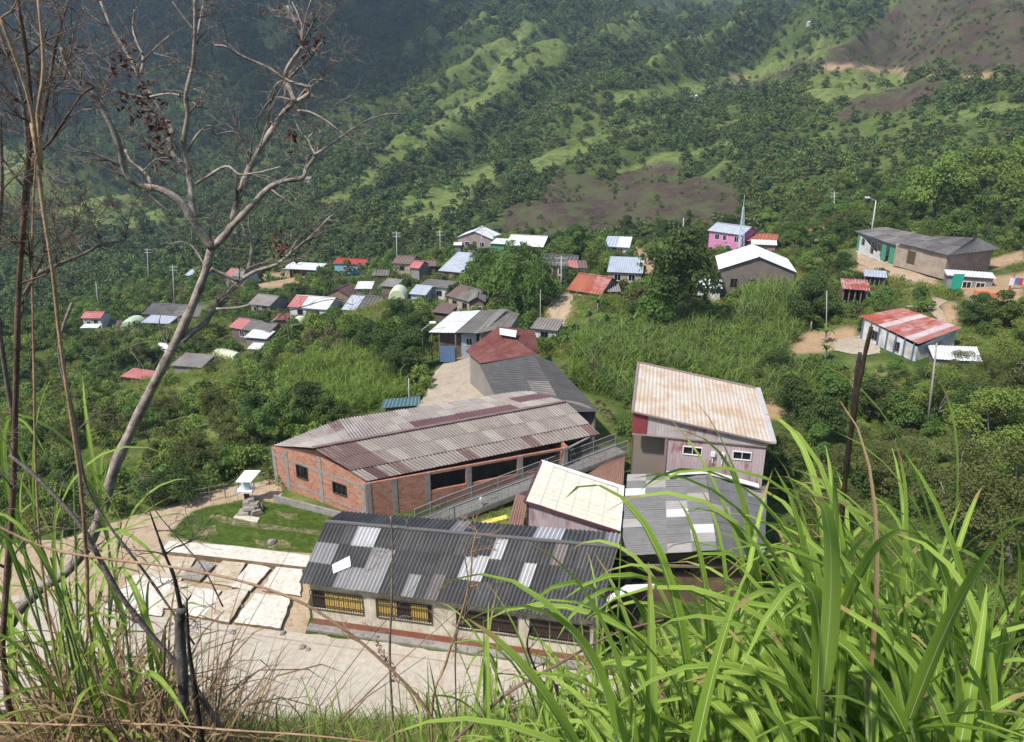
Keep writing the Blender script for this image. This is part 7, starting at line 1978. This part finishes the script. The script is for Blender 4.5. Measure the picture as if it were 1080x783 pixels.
stalk('dead_stalk', 'upright reddish stick left of the charred stump', 'stick', [(172, 780), (173, 720), (174, 660)], 1.8, 1.4, 3.2, REDTWIG, 0, 14)
stalk('dead_stalk', 'long thin pale twig rising across the lawn edge to the left', 'stick', [(235, 640), (215, 600), (190, 570), (165, 540), (155, 515)], 1.0, .6, 3.6, DEADB2, 3, 15, False)
stalk('dead_stalk', 'dark stalk standing between the middle school windows', 'stick', [(480, 700), (488, 660), (494, 620), (489, 580)], 1.2, .7, 3.5, DEADB2, 5, 16, True, tl=(.05, .15))
# ------------------------------------------------------------------ living grass in front
ELE = blade_mat('elephant_grass_blade', (.14, .25, .022), (.36, .50, .085), (.50, .60, .28), .42, .07)
ELE2 = blade_mat('elephant_grass_blade_young', (.20, .34, .03), (.38, .52, .09), (.5, .6, .24), .45, .10)
DRYB = blade_mat('dry_leaf_blade', (.17, .10, .05), (.42, .30, .16), (.36, .26, .14), .3, .1)
STEMG = bark_mat('green_cane_stem', (.10, .16, .05), (.24, .30, .12), .6, 5)
def ele_clump(name, lab, cat, roots_, seed, mats=(ELE, ELE2, DRYB), dryp=.06, youngp=.12, Lr=(.7, 1.25), Wr=(.022, .040), lean=(-.1, .05), hs=(1.0, 1.7), nl=(7, 11), kind=None, group=None):
    """roots: (x, y, height factor) ; one object of canes and arching leaves"""
    rng = random.Random(seed); rows = [[], [], []]; mb = MB()
    for (x, y, hf) in roots_:
        z = float(Hh(x, y))-.05; Hs = rng.uniform(*hs)*hf
        lx, ly = lean[0]+rng.gauss(0, .12), lean[1]+rng.gauss(0, .1)
        p0 = np.array([x, y, z]); p1 = p0+np.array([lx*.4, ly*.4, .5])*Hs; p2 = p0+np.array([lx, ly, 1.])*Hs
        mb.tube([p0, p1, p2], [.012, .010, .006], 5)
        n = rng.randint(*nl); th = rng.uniform(0, 2*PI)
        for k in range(n):
            t = .12+.88*k/(n-1); p = p0+(p1-p0)*min(1, t*2) if t < .5 else p1+(p2-p1)*(t-.5)*2
            th += PI+rng.gauss(0, .5); el = rng.uniform(.25, .7) if t < .85 else rng.uniform(.05, .3)
            L = rng.uniform(*Lr)*(1-.25*abs(t-.6))*(.6+.4*hf)
            row = (*p, math.cos(th)*el+lean[0]*.8, math.sin(th)*el, 1, L, rng.uniform(*Wr), rng.uniform(.9, 2.9))
            q = rng.random(); row = row if q >= dryp else row[:7]+(row[7]*.4, row[8]*1.8)
            rows[2 if (q < dryp or (t < .3 and q < dryp*4)) else (1 if q < dryp+youngp else 0)].append(row)
    allr = rows[0]+rows[1]+rows[2]
    V, Q, UV = blades(allr, nseg=9, fold=.22, seed=seed)
    nb = len(allr); per = len(Q)//nb; mi = np.repeat([0]*len(rows[0])+[1]*len(rows[1])+[2]*len(rows[2]), per)
    nv = len(V); tv = np.array(mb.v); tq = np.array([f for f in mb.f if len(f) == 4])+nv
    V = np.vstack([V, tv]); UV = np.vstack([UV, np.zeros((len(tv), 2))]); Q = np.vstack([Q, tq]); mi = np.concatenate([mi, np.full(len(tq), 3)])
    me = quad_mesh(name, V, Q, [mats[0], mats[1], mats[2], STEMG], mi, UV, smooth=True)
    o = link_mesh(name, me); setp(o, lab, cat, group, kind); return o
rng = random.Random(77)
VT = [(-100, 440), (0, 450), (60, 450), (150, 470), (175, 600), (200, 690), (370, 705), (400, 680), (480, 672), (560, 668), (620, 655), (660, 640), (720, 610), (770, 560), (830, 505), (900, 480), (1000, 488), (1100, 500), (1300, 500)]
def roots_in(n, x0, x1, y0, y1, dv=0):
    """roots whose grass reaches the height it has in the photograph there"""
    out = []
    for _ in range(n):
        y = rng.uniform(y0, y1); x = rng.uniform(x0, x1)*y
        u = CX+F*x/y*.86; vt = float(np.interp(u, [q[0] for q in VT], [q[1] for q in VT]))+dv
        zt = CAMH-y*math.tan(PITCH+math.atan((vt-CY)/F)); tot = zt-float(Hh(x, y))
        out.append((x, y, max(.2, (tot-.50)/1.75)*rng.uniform(.80, 1.05)))
    return out
ele_clump('elephant_grass', 'great mass of arching bright green elephant grass filling the lower right corner', 'grass', roots_in(96, .38, .92, 2.0, 4.2), 1, kind='stuff', lean=(-.26, 0), Wr=(.040, .076), Lr=(.85, 1.4), nl=(7, 10), dryp=.025)
ele_clump('elephant_grass', 'arching grass at the left foot of the great green mass', 'grass', roots_in(26, .16, .36, 2.8, 4.2, 35), 12, kind='stuff', lean=(-.25, 0), Wr=(.022, .040), Lr=(.5, .9), nl=(6, 9), dryp=.03)
ele_clump('elephant_grass', 'thin arching green grass leaning left below the church and the school corner', 'grass', roots_in(60, .08, .32, 2.4, 4.6), 2, kind='stuff', Lr=(.55, 1.0), Wr=(.014, .032), lean=(-.18, 0), dryp=.1)
ele_clump('elephant_grass', 'green grass tufts along the bottom edge in front of the school', 'grass', roots_in(70, -.18, .12, 3.0, 5.0), 3, kind='stuff', Lr=(.4, .8), Wr=(.012, .026), lean=(0, 0), dryp=.15)
ele_clump('elephant_grass', 'low green tufts at the bottom edge in front of the road', 'grass', roots_in(46, -.42, -.18, 3.0, 4.6), 31, kind='stuff', Lr=(.4, .7), Wr=(.010, .022), lean=(0, 0), dryp=.2)
ele_clump('cane_clump', 'tall green blades and dry stalks behind the dead tree trunk at left', 'grass', roots_in(40, -.76, -.60, 3.2, 4.6, -25), 4, kind='stuff', Lr=(.6, 1.1), Wr=(.028, .050), lean=(.02, 0), dryp=.28, nl=(5, 8))
# single standing big blades before the school
rows = []
for u, v, u2, v2, w in [(500, 760, 524, 612, .05), (512, 780, 510, 650, .035), (545, 790, 556, 660, .03), (585, 780, 600, 665, .03), (620, 790, 632, 690, .03), (470, 790, 452, 690, .03), (655, 780, 640, 700, .025)]:
    a = P(u, v, Y=3.0); b = P(u2, v2, Y=3.05); a2 = a+(a-b)*1.2; d = b-a2; rows.append((*a2, *d, np.linalg.norm(d), w, .05))
o = link_mesh('broad_grass', blade_mesh('broad_grass', rows, ELE, nseg=8, fold=.2, seed=4)); setp(o, 'few broad upright green blades in front of the school windows', 'grass', kind='stuff')
# dry straw tangle and low weeds on the slope in front
def straw(name, lab, n, x0, x1, y0, y1, mat, L, Wd, seed, up=.6, dr=(0.3, 1.6), dz=0):
    rg_ = np.random.default_rng(seed); y = rg_.uniform(y0, y1, n); x = rg_.uniform(x0, x1, n)*y; z = Hh(x, y)-.03+dz
    th = rg_.uniform(0, 2*PI, n); le = rg_.uniform(.1, 1.6, n)*(1-up)*2
    sp_ = np.column_stack([x, y, z, np.cos(th)*le, np.sin(th)*le, np.ones(n), rg_.uniform(*L, n), rg_.uniform(*Wd, n), rg_.uniform(*dr, n)])
    o = link_mesh(name, blade_mesh(name, sp_, mat, nseg=5, fold=.2, seed=seed)); setp(o, lab, 'grass', kind='stuff')
straw('dry_grass', 'tangle of dry tan grass and stalks on the slope at the bottom left', 2600, -.80, -.50, 3.0, 5.0, DRYB, (1.0, 2.0), (.006, .016), 6, .72)
straw('dry_grass', 'low dead grass at the bottom left corner', 1700, -.80, -.10, 2.6, 4.2, DRYB, (.7, 1.15), (.005, .012), 16, .6)
straw('dry_grass', 'sparse dry straw among the green blades at the bottom', 700, -.15, .4, 3.0, 5.0, DRYB, (.8, 1.6), (.005, .012), 7, .7)
straw('hanging_dry_leaves', 'long dry tan leaves hanging among the cane stems at left', 620, -.78, -.52, 3.0, 4.2, DRYB, (.7, 1.5), (.010, .024), 8, .75, (1.4, 3.5), 1.0)
straw('slope_weeds', 'leafy green weeds at the near edge of the bank', 4200, -.85, .5, 3.0, 5.5, CANE, (.9, 1.45), (.010, .022), 10, .7)
mb = MB(); rng = random.Random(31)
for k in range(170):
    y = rng.uniform(2.9, 4.8); x = rng.uniform(-.80, -.42 if k % 5 else -.2)*y; z = float(Hh(x, y)); Ls = rng.uniform(1.0, 2.6)*(1 if x < -.5*y else .6)
    dx, dy_ = rng.gauss(.1, .35), rng.gauss(0, .25); p = [np.array([x+dx*Ls*t+dx*t*t*.5, y+dy_*Ls*t, z+Ls*(t-.35*abs(dx)*t*t)])+np.array([rng.gauss(0, .02), 0, rng.gauss(0, .02)]) for t in (0, .25, .5, .75, 1)]
    r = rng.uniform(.003, .008); mb.tube(p, [r, r*.9, r*.8, r*.6, r*.3], 5, k % 3)
setp(mb.build('dry_brush', [REDTWIG, TANCANE, DEADB2], None, smooth=True), 'tangle of bare brown stems and twigs in the lower left corner', 'brush', kind='stuff')
# small seed heads and weeds
PINKSEED = leaf_mat('pink_seed_head', (.34, .20, .15), (.55, .38, .30), .3)
for k, (u, v, u2, v2) in enumerate([(420, 720, 395, 672), (545, 770, 540, 735), (700, 740, 690, 690)]):
    a = P(u, v, Y=3.2); b = P(u2, v2, Y=3.2); t = np.linspace(0, 1, 60)[:, None]; C = a+(b-a)*t+np.random.default_rng(k).normal(size=(60, 3))*.008
    V, Q = leaf_quads(C, np.random.default_rng(k+5).normal(size=(60, 3)), .03, .012, np.random.default_rng(k)); me = quad_mesh('seed_head', V-a, Q, PINKSEED)
    rt = empty('seed_stalk', tuple(a), ['pinkish feathery seed head in front of the second school window', 'pale seed head at the bottom edge left of the upright blades', 'small seed head in the grass right of the school corner'][k], 'grass')
    link_mesh('seed_head', me, rt); mb = MB(); g = float(Hh(a[0], a[1])); mb.tube([(a[0]+.05, a[1], g-.05), a, b], [.004, .003, .002], 5); o = mb.build('stem', TANCANE, None, smooth=True, base=a); o.parent = rt; o.location = (0, 0, 0)
# bushes on the bank at the very right and behind the grass
for u, v, Y, s_, k in [(860, 640, 17, .55, 'broad_mid'), (960, 640, 15, .5, 'fine'), (1050, 620, 14, .55, 'fine_light'), (780, 680, 20, .4, 'light'), (700, 690, 24, .32, 'broad_mid'), (1100, 640, 12, .5, 'fine')]:
    q = P(u, v, Y=Y); tree(k, q[0], q[1], s_, label=None)
# haze
hz = bpy.data.meshes.new('haze'); zmin, zmax = float(GZ.min())-1.2, float(max(GZ.max()+12, 60))
x0, x1, y0, y1 = float(GX.min())-3, float(GX.max())+3, float(GY.min())-3, float(GY.max())+3
vv = [(x, y, z) for z in (zmin, zmax) for x, y in ((x0, y0), (x1, y0), (x1, y1), (x0, y1))]
hz.from_pydata(vv, [], [(3, 2, 1, 0), (4, 5, 6, 7), (0, 1, 5, 4), (1, 2, 6, 5), (2, 3, 7, 6), (3, 0, 4, 7)])
hm = bpy.data.materials.new('haze_air'); hm.use_nodes = True; n_ = hm.node_tree; n_.nodes.clear()
po = n_.nodes.new('ShaderNodeOutputMaterial'); pv = n_.nodes.new('ShaderNodeVolumePrincipled')
pv.inputs['Color'].default_value = (.62, .78, 1.0, 1); pv.inputs['Density'].default_value = HAZE; pv.inputs['Anisotropy'].default_value = .1
n_.links.new(pv.outputs[0], po.inputs['Volume']); hz.materials.append(hm)
ho = bpy.data.objects.new('haze', hz); COL.objects.link(ho); setp(ho, kind='stuff')
print('zrange', zmin, zmax)

# cloudlike mesh added out of view, placed to shade the far left slope
cm = bpy.data.materials.new('shade_cloud_white'); cm.use_nodes = True; cm.node_tree.nodes['Principled BSDF'].inputs['Base Color'].default_value = (.9, .9, .9, 1); cm.node_tree.nodes['Principled BSDF'].inputs['Roughness'].default_value = 1
mb = MB(); rng = random.Random(8); bm = bmesh.new(); bmesh.ops.create_icosphere(bm, subdivisions=3, radius=1)
SE_ = rad(54); cc = np.array([-290., 660., 60.])+np.array([math.sin(rad(SUNAZ))*math.cos(SE_), math.cos(rad(SUNAZ))*math.cos(SE_), math.sin(SE_)])*1050
for k in range(15):
    th = rng.uniform(0, 2*PI); q = math.sqrt(rng.random()); c = cc+np.array([q*math.cos(th)*250, q*math.sin(th)*190, rng.uniform(-20, 30)]); r = rng.uniform(45, 95)
    i0 = len(mb.v)
    for v in bm.verts:
        w_ = 1+.22*math.sin(v.co.x*5+k)*math.cos(v.co.y*6+k*2); mb.vert(c+np.array([v.co.x*r*w_, v.co.y*r*w_, v.co.z*r*.45*w_]))
    for f in bm.faces: mb.f.append([i0+v.index for v in f.verts]); mb.uv.append([(0, 0)]*3); mb.mi.append(0)
bm.free(); setp(mb.build('shade_cloud', cm, None, smooth=True, base=cc), kind='structure')
# sagging wires between the poles
WIREM = plain_mat('black_wire', (.03, .03, .03))
def wire(a, b, lab, sag=.6):
    mb = MB(); mb.tube([a+(b-a)*t-np.array([0, 0, sag*4*t*(1-t)]) for t in np.linspace(0, 1, 13)], [.018]*13, 4); setp(mb.build('power_line', WIREM, None, base=a), lab, 'wire')
def top(u, v, Y): return P(u, v, Y=Y)
wire(top(508, 239, 155), top(592, 271, 112), 'wire from the stone cottage pole to the cream house pole', 1.5)
wire(top(592, 271, 112), top(570, 307, 94), 'wire from the cream house pole to the earth lane pole', .6)
wire(top(570, 307, 94), top(447, 349, 77), 'wire from the earth lane pole to the porch house street lamp', .8)
wire(top(464, 244, 165), top(508, 239, 155), 'wire between the two poles by the stone cottage', .5)
wire(top(880, 203, 165), top(924, 213, 128), 'wire from the hillside pole to the leaning street lamp', .8)
# ------------------------------------------------------------------ camera, light, render
cam = bpy.data.cameras.new('camera'); co = bpy.data.objects.new('camera', cam); COL.objects.link(co)
co.location = (0, 0, CAMH); co.rotation_euler = (rad(90)-PITCH, 0, 0)
cam.sensor_width = 36.0; cam.lens = 36.0*F/1080.0; cam.clip_start = .05; cam.clip_end = 6000
SC.camera = co
w = bpy.data.worlds.new('World'); SC.world = w; w.use_nodes = True
nt = w.node_tree; bg = nt.nodes['Background']
sky = nt.nodes.new('ShaderNodeTexSky'); sky.sky_type = 'NISHITA'; sky.sun_disc = False
SUN_EL, SUN_AZ = rad(54), rad(SUNAZ)      # azimuth measured from +Y towards +X
sky.sun_elevation = SUN_EL; sky.sun_rotation = SUN_AZ; sky.altitude = 1500; sky.air_density = 1.0; sky.dust_density = 2.5
nt.links.new(sky.outputs[0], bg.inputs[0]); bg.inputs[1].default_value = .125
sd = bpy.data.lights.new('sun', 'SUN'); sd.energy = 3.4; sd.angle = rad(3); sd.color = (1, .955, .88)
so = bpy.data.objects.new('sun', sd); COL.objects.link(so); so.location = (0, 0, 200)
dv = Vector((math.sin(SUN_AZ)*math.cos(SUN_EL), math.cos(SUN_AZ)*math.cos(SUN_EL), math.sin(SUN_EL)))
so.rotation_euler = dv.to_track_quat('Z', 'Y').to_euler()
vs = SC.view_settings; vs.view_transform = 'Standard'; vs.look = 'None'; vs.gamma = 1; vs.exposure = EXPO
SC.render.engine = 'CYCLES'; c = SC.cycles
c.use_denoising = True; c.max_bounces = 6; c.diffuse_bounces = 2; c.glossy_bounces = 2; c.transmission_bounces = 2; c.transparent_max_bounces = 8; c.volume_bounces = 0
c.use_adaptive_sampling = True; c.adaptive_threshold = .025
c.sample_clamp_indirect = 6
